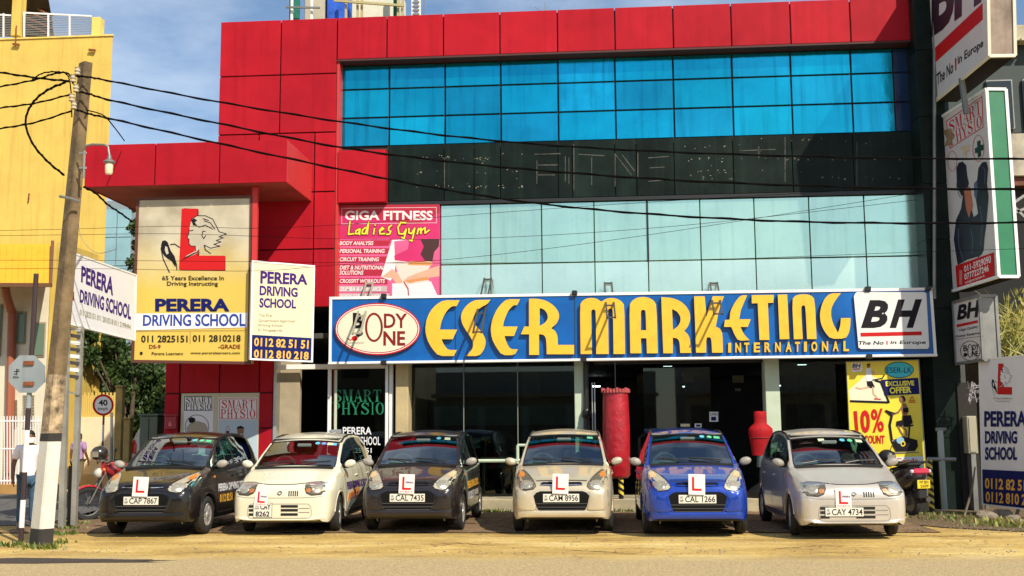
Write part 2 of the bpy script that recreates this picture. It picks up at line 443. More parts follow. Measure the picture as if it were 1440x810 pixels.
# ------------------------------------------------------------------ ground, road, paving
def ground_mat():
    m = bpy.data.materials.new('dusty_apron'); m.use_nodes = True
    n, l = m.node_tree.nodes, m.node_tree.links; b = n['Principled BSDF']; b.inputs['Roughness'].default_value = 0.92
    g = n.new('ShaderNodeNewGeometry')
    def noise(s, d=8, sc=(1, 1, 1), r=.6):
        mp_ = n.new('ShaderNodeMapping'); mp_.inputs['Scale'].default_value = sc; l.new(g.outputs['Position'], mp_.inputs['Vector'])
        z = n.new('ShaderNodeTexNoise'); z.inputs['Scale'].default_value = s; z.inputs['Detail'].default_value = d; z.inputs['Roughness'].default_value = r
        l.new(mp_.outputs['Vector'], z.inputs['Vector']); return z.outputs['Fac']
    def ramp(src, *st):
        r = n.new('ShaderNodeValToRGB'); e = r.color_ramp.elements
        while len(e) < len(st): e.new(0.5)
        for k, (p, c) in enumerate(st): e[k].position = p; e[k].color = (*c, 1)
        l.new(src, r.inputs['Fac']); return r.outputs['Color']
    def mixc(f, a, c, mode='MIX'):
        x = n.new('ShaderNodeMixRGB'); x.blend_type = mode
        if isinstance(f, float): x.inputs['Fac'].default_value = f
        else: l.new(f, x.inputs['Fac'])
        l.new(a, x.inputs['Color1']); l.new(c, x.inputs['Color2']); return x.outputs['Color']
    big = ramp(noise(.55, 6, (1, 1.9, 1)), (.32, (.42, .26, .065)), (.5, (.64, .44, .125)), (.68, (.79, .60, .235)))
    fine = ramp(noise(16, 8), (.3, (.42, .40, .38)), (.7, (1.25, 1.25, 1.25)))
    c1 = mixc(.55, big, fine, 'MULTIPLY')
    # streaks dragged along the kerb by tyres
    st = ramp(noise(1.7, 9, (.40, 1.5, 1), .7), (.40, (.58, .54, .50)), (.62, (1.08, 1.08, 1.08)))
    c2 = mixc(.6, c1, st, 'MULTIPLY')
    # hairline cracks
    v = n.new('ShaderNodeTexVoronoi'); v.feature = 'DISTANCE_TO_EDGE'; v.inputs['Scale'].default_value = .42
    mpv = n.new('ShaderNodeMapping'); mpv.inputs['Scale'].default_value = (.55, 1.7, 1)
    wz = n.new('ShaderNodeTexNoise'); wz.inputs['Scale'].default_value = 2.5; wz.inputs['Detail'].default_value = 6
    l.new(g.outputs['Position'], wz.inputs['Vector'])
    av = n.new('ShaderNodeVectorMath'); av.operation = 'ADD'; l.new(g.outputs['Position'], av.inputs[0]); l.new(wz.outputs['Color'], av.inputs[1])
    l.new(av.outputs[0], mpv.inputs['Vector']); l.new(mpv.outputs['Vector'], v.inputs['Vector'])
    ck = ramp(v.outputs['Distance'], (0, (.35, .30, .26)), (.012, (1, 1, 1)))
    msk = ramp(noise(.7, 3), (.46, (0, 0, 0)), (.56, (1, 1, 1)))
    x = n.new('ShaderNodeMixRGB'); x.blend_type = 'MULTIPLY'; l.new(msk, x.inputs['Fac']); l.new(c2, x.inputs['Color1']); l.new(ck, x.inputs['Color2'])
    l.new(x.outputs['Color'], b.inputs['Base Color'])
    bp = n.new('ShaderNodeBump'); bp.inputs['Strength'].default_value = .5; bp.inputs['Distance'].default_value = .015
    l.new(noise(22, 8), bp.inputs['Height']); l.new(bp.outputs['Normal'], b.inputs['Normal'])
    return m
APRON = ground_mat()
ASPH = mat('worn_asphalt', (0.31, 0.245, 0.145), 0.9, var=0.25, scale=24, bump=.5, bscale=90)
ASPH2 = mat('grey_asphalt', (0.10, 0.095, 0.09), 0.9, var=0.25, scale=8, bump=.4)
DARKPATCH = mat('dark_patch', (0.055, 0.038, 0.028), 0.85, var=0.3, scale=12, bump=.5)  # dark brown tone of the irregular patch on the road
def road_mat():
    m = ground_mat(); m.name = 'dusty_road'
    n, l = m.node_tree.nodes, m.node_tree.links; b = n['Principled BSDF']; src = b.inputs['Base Color'].links[0].from_socket
    g = n.new('ShaderNodeNewGeometry'); sp = n.new('ShaderNodeSeparateXYZ'); l.new(g.outputs['Position'], sp.inputs[0])
    z = n.new('ShaderNodeTexNoise'); z.inputs['Scale'].default_value = 1.3; z.inputs['Detail'].default_value = 9; z.inputs['Roughness'].default_value = .7; l.new(g.outputs['Position'], z.inputs['Vector'])
    a = n.new('ShaderNodeMath'); a.operation = 'MULTIPLY_ADD'; a.inputs[1].default_value = 1.1; l.new(z.outputs['Fac'], a.inputs[0]); l.new(sp.outputs['Y'], a.inputs[2])
    r = n.new('ShaderNodeMapRange'); r.inputs['From Min'].default_value = 13.55; r.inputs['From Max'].default_value = 14.25; l.new(a.outputs[0], r.inputs['Value'])
    z2 = n.new('ShaderNodeTexNoise'); z2.inputs['Scale'].default_value = 45; z2.inputs['Detail'].default_value = 6; l.new(g.outputs['Position'], z2.inputs['Vector'])
    c = n.new('ShaderNodeValToRGB'); c.color_ramp.elements[0].position = .35; c.color_ramp.elements[1].position = .68
    c.color_ramp.elements[0].color = (.30, .22, .11, 1); c.color_ramp.elements[1].color = (.58, .44, .215, 1); l.new(z2.outputs['Fac'], c.inputs['Fac'])
    x = n.new('ShaderNodeMixRGB'); l.new(r.outputs['Result'], x.inputs['Fac']); l.new(c.outputs['Color'], x.inputs['Color1']); l.new(src, x.inputs['Color2']); l.new(x.outputs['Color'], b.inputs['Base Color'])
    return m
ROADM = road_mat()
SOIL = mat('soil', (0.13, 0.085, 0.04), 0.95, var=0.4, scale=6, bump=.6)
def sheet(name, pts, z, m, kind='structure', label=None):
    return MB().add([(x, y, z) for x, y in pts], [tuple(range(len(pts)))]).build(name, m, kind=kind, label=label)
sheet('ground', [(-400, -300), (400, -300), (400, 600), (-400, 600)], 0.0, APRON, label='dusty yellow-brown ground in front of the showroom')
rnd = random.Random(3)
edge = [(x * .3, 13.82 + .10 * sin(x * .25) + rnd.uniform(-.10, .10)) for x in range(-200, 201)]
sheet('road', [(-60, -6.5), (60, -6.5)] + edge[::-1], 0.006, ROADM, label='worn grey-yellow asphalt road along the bottom edge')
def blob(cx, cy, rx, ry, n, j, seed=1):
    r = random.Random(seed); return [(cx + rx * cos(2 * pi * i / n) * (1 + r.uniform(-j, j)), cy + ry * sin(2 * pi * i / n) * (1 + r.uniform(-j, j))) for i in range(n)]
sheet('road_patch', blob(PX(60, 790, 12.95) - 1.2, 13.0, 2.6, .28, 40, .18), 0.011, DARKPATCH, label='dark patch at the left edge of the road')
sheet('side_street', [(-60, 17.9), (PX(60, 700, 18) , 17.9), (PX(150, 740, 18.2), 18.0), (PX(150, 740, 18.2) + .6, 21.2), (PX(178, 700, 24), 30), (PX(200, 700, 40), 60), (-12.3, 60), (-12.7, 30.5), (-13, 27.2), (-60, 27.2)], 0.010, ASPH2, label='grey side street running off to the left')
# forecourt paving: a bed and the single stones proud of it
PAVX0, PAVX1, PAVY0, PAVY1 = -9.15, 4.75, 16.55, 20.58
pv = [(PAVX0, PAVY0)]
MBp = MB().add([(PAVX0, PAVY0, .012), (PAVX1, PAVY0, .012), (PAVX1, PAVY1, .012), (PAVX0, PAVY1, .012)], [(0, 1, 2, 3)])
pave = MBp.build('paving', mat('paving_bed', (0.10, 0.065, 0.035), 0.95, var=.3), kind='structure', label='brick paved forecourt under the parked cars')
PAVC = mat('paving_stone', (0.20, 0.125, 0.065), 0.9, var=0.35, scale=3.5, bump=.4)
b = MB(); rp_ = random.Random(5)
y = PAVY0; row = 0
while y < PAVY1 - .1:
    x = PAVX0 + (.11 if row % 2 else 0)
    while x < PAVX1 - .2:
        h = .020 + rp_.uniform(-.003, .004); g = .007; x1, y1 = x + .22, y + .11
        q = [(x + g, y + g), (x1 - g, y + g), (x1 - g, y1 - g), (x + g, y1 - g)]
        if not (y < PAVY0 + .35 and rp_.random() < .35 - (y - PAVY0)):
            b.add([(a, c, h) for a, c in q] + [(a, c, .012) for a, c in q], [(0, 1, 2, 3), (0, 4, 5, 1), (1, 5, 6, 2), (2, 6, 7, 3), (3, 7, 4, 0)])
        x += .22
    y += .11; row += 1
b.build('paving_stone', PAVC, pave, kind='stuff')
# plinth of the showroom
CRK = mat('crack_dark', (.10, .065, .035), .95)
for k, pl in enumerate(([(1070, 778), (1095, 771), (1125, 769), (1160, 768), (1205, 770), (1262, 772)], [(765, 771), (800, 774), (840, 776), (880, 778), (925, 777)], [(580, 765), (615, 766), (650, 764), (690, 767), (745, 766)], [(1050, 735), (1056, 748), (1060, 760)], [(370, 771), (400, 770), (435, 772)], [(1190, 752), (1300, 755), (1440, 753)], [(560, 752), (700, 755), (900, 753), (1040, 756)])):
    r_ = random.Random(k); b = MB(); pts = []
    for (a, c) in zip(pl, pl[1:]):
        for j in range(8): f = j / 8; pts.append(G(a[0] + (c[0] - a[0]) * f + r_.uniform(-1.5, 1.5), a[1] + (c[1] - a[1]) * f + r_.uniform(-.9, .9)))
    n_ = len(pts); w_ = [r_.uniform(.004, .022) * sin(pi * (i + .5) / n_) for i in range(n_)]
    for i in range(n_ - 1):
        b.add([pts[i] + Vector((0, w_[i], .0035)), pts[i] - Vector((0, w_[i], -.0035)), pts[i + 1] - Vector((0, w_[i + 1], -.0035)), pts[i + 1] + Vector((0, w_[i + 1], .0035))], [(0, 1, 2, 3)])
    b.build('ground_crack', CRK, kind='structure', group='cracks in the ground', label='dark crack in the dusty ground')
plinth = MB().box(PX(555, 700, 20.6), PX(1312, 700, 20.6), 20.6, 21.9, -.2, .235, .012).build('plinth', mat('plinth_concrete', (0.36, 0.31, 0.20), 0.9, var=.3, scale=2, bump=.3), kind='structure', label='low concrete plinth under the shop windows')

# ------------------------------------------------------------------ the red showroom building
YF, YG = 21.2, 21.5            # face of the red cladding, face of the glazing behind it
bld = thing('commercial_building', 'red panelled three storey showroom with blue and pale glass bands', 'building', (PX(760, 600, YF), YF, 0))
_PC = {}
def panel(x0, x1, z0, z1, y, m, name='panel', t=.04, gap=.012, wob=0.0):
    """One cladding panel or pane, a thin bevelled slab with an open joint round it."""
    w, h = x1 - x0 - 2 * gap, z1 - z0 - 2 * gap
    k = (round(w, 3), round(h, 3), m.name, t)
    if k not in _PC:
        _PC[k] = MB().box(-w / 2, w / 2, -t / 2, t / 2, -h / 2, h / 2, .006).mesh(name, m)
    o = bpy.data.objects.new(name, _PC[k]); col.objects.link(o); o.parent = bld
    o.location = Vector(((x0 + x1) / 2, y + t / 2, (z0 + z1) / 2)) - bld.location
    if wob: o.rotation_euler = (random.uniform(-wob, wob), 0, random.uniform(-wob, wob))
    return o
# x of the panel joints of the parapet and z of its edges
pjx = [PX(x, 60, YF) for x in (309.5, 395, 474, 544, 623.5, 703, 784, 865, 947, 1029, 1112.5, 1197, 1284)]
ZT = PZ(760, 14, YF); ZPB = PZ(760, 74.5, YF)
ZB = .0
xl, x474, xr = pjx[0], pjx[2], pjx[-1]
for i in range(2, 12): panel(pjx[i], pjx[i + 1], ZPB, ZT, YF, RED, wob=.0015)
rows = [ZT, PZ(350, 107, YF), PZ(350, 189, YF), PZ(455, 269.5, YF), PZ(455, 350, YF), PZ(455, 432, YF), PZ(440, 514, YF), PZ(440, 602, YF), .05]
for a, c in ((0, 1), (1, 2)):
    for k in range(2): panel(pjx[a], pjx[c], rows[k + 1], rows[k], YF, RED, wob=.0015)
x440 = PX(441, 300, YF)
for k in range(2, 5):
    panel(x440, x474, rows[k + 1], rows[k], YF, RED, wob=.001)
    panel(PX(362, 300, YF), x440, rows[k + 1], rows[k], YF, RED, wob=.001)
xA, xB, xC, xD = PX(231, 560, YF), PX(252, 560, YF), PX(308, 560, YF), PX(364, 560, YF)
xE = PX(384, 560, YF)
zd = PZ(300, 553, YF)
for a, c in ((xA, xB), (xB, xC), (xC, xD), (xD, xE)): panel(a, c, zd, rows[5], YF, RED)
panel(xA, xB, .05, zd, YF, RED); panel(xD, xE, PZ(370, 602, YF), zd, YF, RED); panel(xD, xE, .05, PZ(370, 602, YF), YF, RED)
panel(xl, PX(362, 300, YF), rows[3], rows[2], YF, RED)
for k in range(3, 5): panel(xA, PX(362, 300, YF), rows[k + 1], rows[k], YF, RED)
# solid core behind panels, so nothing shows through the joints
core = MB()
YB = 34
core.box(xl + .02, x474 - .005, YF + .041, YB, rows[2], ZT - .05)
core.box(xA + .02, x474 - .005, YF + .041, YB, rows[5], rows[3] - .002); core.box(xl + .02, x474 - .005, YF + .041, YB, rows[3] - .001, rows[2] - .002)
core.box(xA + .02, xE - .02, YF + .041, YB, 0, rows[5] - .002)
core.build('wall', JOINT, bld)
core = MB()
core.box(x474, xr, YG + .045, YB, PZ(760, 505, YG) , ZT - .05)
core.box(x474, xr, YF + .041, YG + .045, ZPB + .02, ZT - .05)
core.build('wall', mat('dark_backing', (.015, .018, .02), .7), bld)
# underside of the parapet and red return beside the gym poster
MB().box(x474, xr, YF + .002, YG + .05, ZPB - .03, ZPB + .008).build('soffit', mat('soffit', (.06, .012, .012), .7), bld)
MB().box(x474 - .002, x474 + .05, YF + .045, YG + .10, PZ(474, 600, YF), ZPB - .031).build('return_panel', RED_LIT, bld)
# blue glazing: ten bays by three rows
gx = [PX(x, 140, YG) for x in (478.5, 547.5, 626, 704.5, 785, 865.5, 947.5, 1030.5, 1113.5, 1198.5, 1258)]
gz = [PZ(760, y, YG) for y in (84, 118, 158.5, 199.5)]
for i in range(10):
    for k in range(3):
        m = BLUEG[(i * 2 + k) % 3]
        if i in (5, 4, 7) and k == 0 and i != 4 or (i == 4 and k < 2): m = BLUEW if i == 4 else m
        panel(gx[i], gx[i + 1], gz[k + 1], gz[k], YG, m, 'blue_pane', .03, .014, .004)
x1 = PX(1283.5, 140, YG)
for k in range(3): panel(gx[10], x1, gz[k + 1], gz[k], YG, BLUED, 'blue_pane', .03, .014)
# grime runs below the parapet on the blue panes
for px0, w, l in ((532, 13, .92), (790, 60, .55), (1056, 28, .6), (812, 10, .8)):
    pass
# red block beside the dark fascia band
zb0, zb1 = PZ(500, 211, YF), PZ(500, 284, YF)
x541 = PX(542, 250, YF)
MB().box(x474 + .055, x541, YF + .004, YG + .04, zb1, zb0).build('red_block', RED, bld)
# dark fascia band of tiles with the marks of removed letters
zf0, zf1 = gz[3] - .004, PZ(760, 280, YG)
fx = [x541 + .004] + [PX(x, 240, YG) for x in (625, 667, 704, 785, 805, 865, 895, 948, 1031, 1114, 1200)] + [PX(1287, 230, YG)]
for i in range(len(fx) - 1): panel(fx[i], fx[i + 1], zf1, zf0, YG - .06, BLACKP, 'fascia_panel', .05, .006, .001)
Ff = flat_face(bld, YG - .06)
GLUE = mat('glue_residue', (0.24, 0.21, 0.15), 0.8, var=.5, scale=9)
GLUE2 = mat('glue_trace', (0.055, 0.055, 0.045), 0.8, var=.7, scale=6)
rr = random.Random(11)
sp = []
for (a, c, y0, y1, n_) in ((575, 600, 222, 262, 8), (610, 645, 220, 262, 14), (650, 690, 222, 262, 26), (700, 735, 217, 262, 14), (960, 1050, 205, 240, 22), (1060, 1180, 195, 250, 26), (1180, 1270, 200, 250, 14), (960, 1050, 240, 252, 16)):
    for i in range(n_):
        x, y = rr.uniform(a, c), rr.choice([y0, y1, (y0 + y1) / 2, rr.uniform(y0, y1)]) + rr.uniform(-2, 2)
        w, h = rr.uniform(.6, 2.6), rr.uniform(.5, 1.6)
        sp.append([(x, y), (x + w, y + rr.uniform(-.5, .8)), (x + w * .8, y + h), (x + .2, y + h * rr.uniform(.5, 1))])
Ff.polys(sp, GLUE, 'glue_residue', h=.004)['kind'] = 'stuff'
tr = [[(752, 217), (788, 216)], [(755, 226), (755, 258)], [(755, 232), (784, 232)], [(755, 246), (780, 246)], [(795, 220), (795, 255)], [(800, 222), (800, 258)], [(814, 217), (850, 219)], [(832, 222), (832, 260)], [(865, 216), (865, 262)], [(866, 218), (888, 246)], [(875, 218), (892, 240)], [(897, 215), (897, 250)], [(912, 222), (940, 220)], [(914, 236), (934, 235)], [(912, 255), (945, 252)], [(625, 222), (625, 264)], [(622, 222), (629, 222)], [(1205, 200), (1205, 262)], [(1104, 193), (1104, 255)], [(807, 203), (807, 268)], [(1067, 206), (1067, 222)], [(1040, 212), (1090, 210)]]
Ff.lines(tr, 1.3, GLUE2, 'letter_ghost', h=.005)['kind'] = 'stuff'
# soffit strip under the fascia
MB().box(x541 - 1.0, fx[-1], YG - .07, YG + .03, zf1 - .07, zf1 - .002).build('fascia_trim', BLACK, bld)
# pale lower glazing: nine bays, two rows
lx = [PX(x, 340, YG) for x in (619.5, 690, 762, 836, 911, 985.5, 1062, 1139.5, 1217.5, 1294)]
lz = [zf1 - .075, PZ(960, 366, YG), PZ(960, 425, YG)]
for i in range(9):
    for k in range(2):
        panel(lx[i], lx[i + 1], lz[k + 1], lz[k], YG, (CYANL if k else CYANG)[(i * 2 + k) % 2], 'pale_pane', .03, .009, .005)
MB().box(lx[4] - .02, lx[4] + .02, YG - .02, YG - .002, PZ(915, 367, YG), lz[0]).build('mullion', BLACK, bld)
MB().box(lx[9], lx[9] + .05, YG - .05, YG + .04, lz[2], lz[0]).build('edge_trim', GREYFR, bld)
# ---- ground floor
zH = PZ(760, 506, YG) + .12
def gbox(px0, px1, z0, z1, y0, y1, m, name, bev=.006): return MB().box(PX(px0, 570, y0), PX(px1, 570, y0), y0, y1, z0, z1, bev).build(name, m, bld)
gbox(384, 388, 0, rows[5] - .3, YF - .02, YF + .3, GREYFR, 'edge_trim')
gbox(388.5, 421, 0, zH - .1, YF + .25, YF + .4, BEIGE, 'wall')
gbox(384, 541, PZ(460, 519, YF + .02), PZ(460, 512, YF + .02), YF + .02, YF + .12, WHITE, 'door_frame')
gbox(460.5, 465.5, 0, PZ(460, 519, YF + .02) - .002, YF + .03, YF + .11, WHITE, 'door_frame')
gbox(541.5, 545.5, 0, zH, YF + .0, YF + .11, WHITE, 'door_frame'); gbox(547, 552.5, 0, zH, YF + .02, YF + .12, WHITE, 'door_frame')
gbox(556, 574, .236, zH, YF - .1, YF + .4, TAN, 'column', .01)
gbox(808, 821, .236, zH, YG - .25, YG + .15, PGREEN, 'column', .01)
gbox(824, 828, .236, zH, YG - .2, YG - .05, mat('pale_edge', (.42, .44, .30), .6), 'column', .01)
gbox(1077, 1097.5, .236, zH, YG - .25, YG + .15, PGREEN, 'column', .01)
b = MB().tube([P(824.5, y, YG - .3) for y in (506, 560, 575, 640, 702)], [.045, .045, .05, .05, .05], 10); b.ball(P(824.5, 582, YG - .3), .09, 10, (1, 1, 1.3))
b.build('downpipe', BLACK, bld, smooth=True)
# glazing panes
def pane(px0, px1, z0, z1, y, m): return MB().box(PX(px0, 570, y) + .004, PX(px1, 570, y) - .004, y, y + .012, z0, z1).build('glass_pane', m, bld)
door = pane(466, 541, .06, PZ(500, 520, YF + .06), YF + .06, GLD2)
for a, c in ((574, 652), (652, 728), (728, 808)): pane(a, c, .25, zH, YG, GLD)
for a, c in ((1097.5, 1192), (1192, 1312)): pane(a, c, .25, zH, YG, GLD)
pane(905, 1000, .25, zH, YG + .6, GLD)
for x in (652, 728): gbox(x - .7, x + .7, .24, zH, YG - .03, YG - .002, mat('slim_mullion', (.16, .17, .14), .4), 'mullion', .002)
for x in (833, 836.5): gbox(x - .8, x + .8, .24, PZ(835, 538, YG - .1), YG - .1, YG - .07, GREYFR, 'door_rail', .002)
gbox(836, 1077, PZ(900, 512, YG) , zH + .2, YG - .03, YG + .02, BLACK, 'lintel')
# interior shell
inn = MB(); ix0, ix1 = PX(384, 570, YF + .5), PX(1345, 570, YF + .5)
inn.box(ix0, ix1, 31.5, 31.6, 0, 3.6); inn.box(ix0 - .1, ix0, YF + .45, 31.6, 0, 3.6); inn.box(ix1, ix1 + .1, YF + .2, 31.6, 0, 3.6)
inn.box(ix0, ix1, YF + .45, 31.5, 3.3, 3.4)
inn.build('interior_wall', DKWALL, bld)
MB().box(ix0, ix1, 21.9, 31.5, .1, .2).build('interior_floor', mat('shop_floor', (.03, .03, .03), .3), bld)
CARD = mat('shop_wall_poster', (.40, .46, .40), .8, var=.4, scale=4); SHELF = mat('shop_shelf', (.26, .22, .16), .8, var=.4)
for (a, y0, c, y1, Y, m) in ((610, 572, 808, 597, 21.64, mat('window_banner', (.16, .25, .24), .8, var=.3)), (960, 530, 975, 537, 27, WHITE), (1030, 528, 1046, 538, 27, CREAM), (1034, 546, 1042, 550, 27, WHITE), (1120, 515, 1190, 600, 28, CARD), (895, 515, 960, 553, 28, SHELF), (575, 505, 600, 640, 24, SHELF), (735, 510, 760, 560, 26, SHELF)):
    p, q = P(a, y0, Y), P(c, y1, Y)
    MB().box(p.x, q.x, Y, Y + .05, q.z, p.z).build('wall_poster', m, bld)
for (a, y, w) in ((845, 514, 12), (933, 514, 12), (833, 543, 11), (946, 540, 12), (952, 543.5, 11), (1085, 538, 10), (1090, 542, 8), (1135, 507.5, 12), (1122, 512, 12), (1146, 541, 11)):
    Y = 24.5 if y < 520 else 29
    p, q = P(a, y, Y), P(a + w, y, Y)
    t_ = MB().box(p.x, q.x, Y, Y + .06, p.z - .02, p.z + .01).build('tube_light', mat('tube_light', (.9, .95, 1), .5, emit=7), bld)
# weights and machines standing dimly in the shop
gym = mat('gym_machine', (.22, .22, .24), .4, .3)
for k, (px_, Y) in enumerate(((620, 22.6), (700, 23), (760, 22.5), (920, 23.2), (985, 22.6), (1130, 22.7))):
    t = thing('exercise_machine', ['dim exercise machine behind the glass right of the tan column', 'dim exercise machine in the middle of the left shop window', 'dim exercise machine by the downpipe inside the shop', 'dim exercise machine inside the shop behind the punching bag', 'dim exercise machine behind the blue car inside the shop', 'dim exercise machine behind the right shop window'][k], 'exercise machine', (PX(px_, 600, Y), Y, .2), group='exercise machines in the dark showroom')
    x, y = t.location.x, t.location.y
    MB().box(x - .35, x + .35, y - .6, y + .6, .2, .34, .03).build('base', gym, t)
    MB().tube([(x - .3, y + .5, .3), (x - .3, y + .35, 1.3), (x - .1, y + .1, 1.45), (x + .1, y + .1, 1.45), (x + .3, y + .35, 1.3), (x + .3, y + .5, .3)], .03, 8).build('handlebar', GREYM, t, smooth=True)
    MB().box(x - .15, x + .15, y + .3, y + .4, 1.2, 1.45, .02).build('console', gym, t)
    MB().box(x - .2, x + .2, y - .5, y - .3, .7, .8, .03).build('seat', gym, t)
# posters on the left ground-floor door and window
Fw = flat_face(bld, YF - .005)
door1 = MB().box(PX(254, 600, YF) , PX(308, 600, YF), YF - .004, YF + .06, .06, zd).build('window_panel', mat('frame_cream', (.55, .50, .36), .6), bld)
door2 = MB().box(PX(308.5, 600, YF), PX(364, 600, YF), YF - .008, YF + .06, .06, zd).build('window_panel', mat('frame_cream', (.55, .50, .36), .6), bld)
Fw = flat_face(bld, YF - .009)
zz = 690
pr1 = Fw.rect(258.5, 557, 300, zz, WHITEV, 'poster_sheet')
Fw.rect(259, 557, 298.5, 577.5, INKBLK, 'print', parent=pr1); Fw.rect(260, 558, 297.5, 576.5, WHITEV, 'print', parent=pr1)
Fw.serif('SMART', (261, 558.5, 297, 567), INKBLK, parent=pr1); Fw.serif('PHYSIO', (260.5, 567.5, 297.5, 576.5), INKBLK, parent=pr1)
Fw.ring(277, 600, 17, 17, .8, INKBLK, parent=pr1)
Fw.poly([(262, 602), (268, 594), (278, 592), (288, 595), (292, 601), (292, 612), (266, 614), (264, 610)], mat('grey_tan', (.36, .31, .23), .6), parent=pr1)
Fw.poly([(266, 594), (265, 589), (269, 586.5), (274, 588), (275, 592), (271, 595)], INKBLK, parent=pr1)
pr2 = Fw.rect(307, 559, 362, zz, WHITEV, 'poster_sheet')
SKYB = mat('poster_pale_blue', (.42, .52, .58), .5, var=.05)
Fw.rect(307.5, 590.5, 361.5, zz - 1, SKYB, parent=pr2)
Fw.rect(308.5, 560.5, 361, 589.5, INKRED, parent=pr2); Fw.rect(309.4, 561.4, 360.1, 588.6, WHITEV, parent=pr2)
Fw.serif('SMART', (311, 562.5, 358.5, 574.5), INKRED, parent=pr2); Fw.serif('PHYSIO', (310, 575.5, 359.5, 588), INKRED, parent=pr2)
SKIN = mat('print_skin', (.22, .10, .05), .6)
Fw.poly([(333.5, 606), (334, 601.5), (338, 599.5), (342, 601), (343, 606), (342, 612), (339, 616), (336, 615.5), (334, 611)], SKIN, parent=pr2)
Fw.poly([(333, 604), (333.5, 600.5), (338, 598.6), (342.6, 600.5), (343.3, 604), (341, 602.3), (336, 602.2)], INKBLK, parent=pr2)
Fw.poly([(335, 610.3), (341, 610.0), (339.5, 612.4), (336.5, 612.4)], WHITEV, parent=pr2)
Fw.poly([(335, 621), (337, 617), (341, 616), (346, 619), (350, 622), (350, 660), (330, 660), (333, 630)], NAVY, parent=pr2)
Fw.poly([(336, 618), (341, 615.5), (340, 621), (336, 622)], WHITEV, parent=pr2)
Fw.poly([(318, 606), (322, 606), (322.5, 614), (317.5, 614)], INKBLK, parent=pr2); Fw.ring(320, 604, 2.6, 5, .5, INKRED, parent=pr2)
# vinyl lettering on the glass door
Fd = flat_face(bld, YF + .058)
GREENV = mat('green_vinyl', (.0, .16, .07), .5)
Fd.serif('SMART', (468, 548, 537, 565), GREENV, parent=door); Fd.serif('PHYSIO', (466.5, 566, 541, 583), GREENV, parent=door)
Fd.text('PERERA', (482, 600.5, 522.5, 611), WHITEV, bold=.03, parent=door)
Fd.text('DRIVING SCHOOL', (466.5, 614, 535, 626), WHITEV, bold=.02, parent=door)
Fd.text('0112 825151', (470, 630, 522.5, 637), WHITEV, bold=.02, parent=door); Fd.text('0112 810218', (470, 640, 522.5, 647), WHITEV, bold=.02, parent=door)
gbox(470, 473.5, PZ(470, 604, YF), PZ(470, 520, YF), YF + .0, YF + .03, PGREEN, 'door_bar', .003); gbox(464, 480, PZ(470, 609, YF), PZ(470, 604, YF), YF - .01, YF + .03, GREYFR, 'door_handle', .003)
# small stickers on the shop doors
Fs = flat_face(bld, YG + .59)
st = Fs.rect(997.5, 579, 1010, 593, WHITE, 'door_notice'); Fs.text('OPEN', (998.5, 580.5, 1009, 584.5), NAVY, bold=.02, parent=st); Fs.rect(1000, 586, 1007, 591.5, NAVY, parent=st)
st = Fs.rect(977, 595.5, 986.5, 601, WHITE, 'door_notice'); Fs.rect(979, 597, 985, 600, NAVY, parent=st)
Fs.rect(957, 596, 970, 600, CREAM, 'door_notice')
# red alarm box
ab = MB(); p, q = P(232, 585, YF - .12), P(247, 603.5, YF - .12)
al = thing('alarm_box', 'small red wall box with a pink mark left of the poster windows', 'alarm box', (p.x, YF, q.z))
MB().box(p.x, q.x, YF - .12, YF - .002, q.z, p.z, .012).build('box', mat('alarm_red', (.30, .012, .02), .4), al)
Fa = flat_face(al, YF - .121); Fa.poly([(236.5, 598), (238, 593), (239.5, 592), (241, 597), (241.5, 599), (237, 599.5)], mat('pink_mark', (.7, .12, .16), .5))
MB().box(p.x - .02, q.x + .02, YF - .14, YF - .002, p.z, p.z + .03, .005).build('lid', mat('alarm_red', (.30, .012, .02), .4), al)

# ---- red entrance canopy, projecting over the forecourt
YC = 19.45
can = thing('entrance_canopy', 'red box canopy jutting out above the yellow driving school sign', 'canopy', (PX(260, 260, YC), YC, PZ(260, 260, YC)))
cx = [PX(x, 230, YC) for x in (119, 218, 308.5, 403.8)]
cz0, cz1 = PZ(260, 259.5, YC), PZ(260, 200.5, YC)
for i in range(3):
    g = .01; MB().box(cx[i] + g, cx[i + 1] - g, YC, YC + .03, cz0, cz1, .005).build('panel', RED, can)
g = .035
MB().box(cx[3] - g, cx[3] - .004, YC + .031, YF - .003, cz0, cz1, .004).build('panel', RED_LIT, can)
MB().box(cx[0] + .004, cx[0] + g, YC + .031, YF + 1.5, cz0, cz1, .004).build('panel', RED, can)
MB().box(cx[0] + g + .003, cx[3] - g - .003, YC + .035, YF - .003, cz0 + .05, cz1 - .012).build('core', JOINT, can)
MB().box(cx[0] + g, cx[3] - g, YC + .035, YF - .003, cz0 + .01, cz0 + .04).build('soffit', mat('canopy_soffit', (.30, .05, .035), .7, var=.3, scale=2), can)
MB().box(cx[0] + g + .002, xA, YF + .002, YF + 1.4, cz0 + .01, cz0 + .04).build('soffit', mat('canopy_soffit', (.30, .05, .035), .7), can)
# red post behind the signs
pz = MB().box(PX(354, 300, YC + .3), PX(361.5, 300, YC + .3), YC + .3, YC + .4, PZ(358, 505, YC + .3), cz0 - .003, .004).build('post', RED_LIT, can)

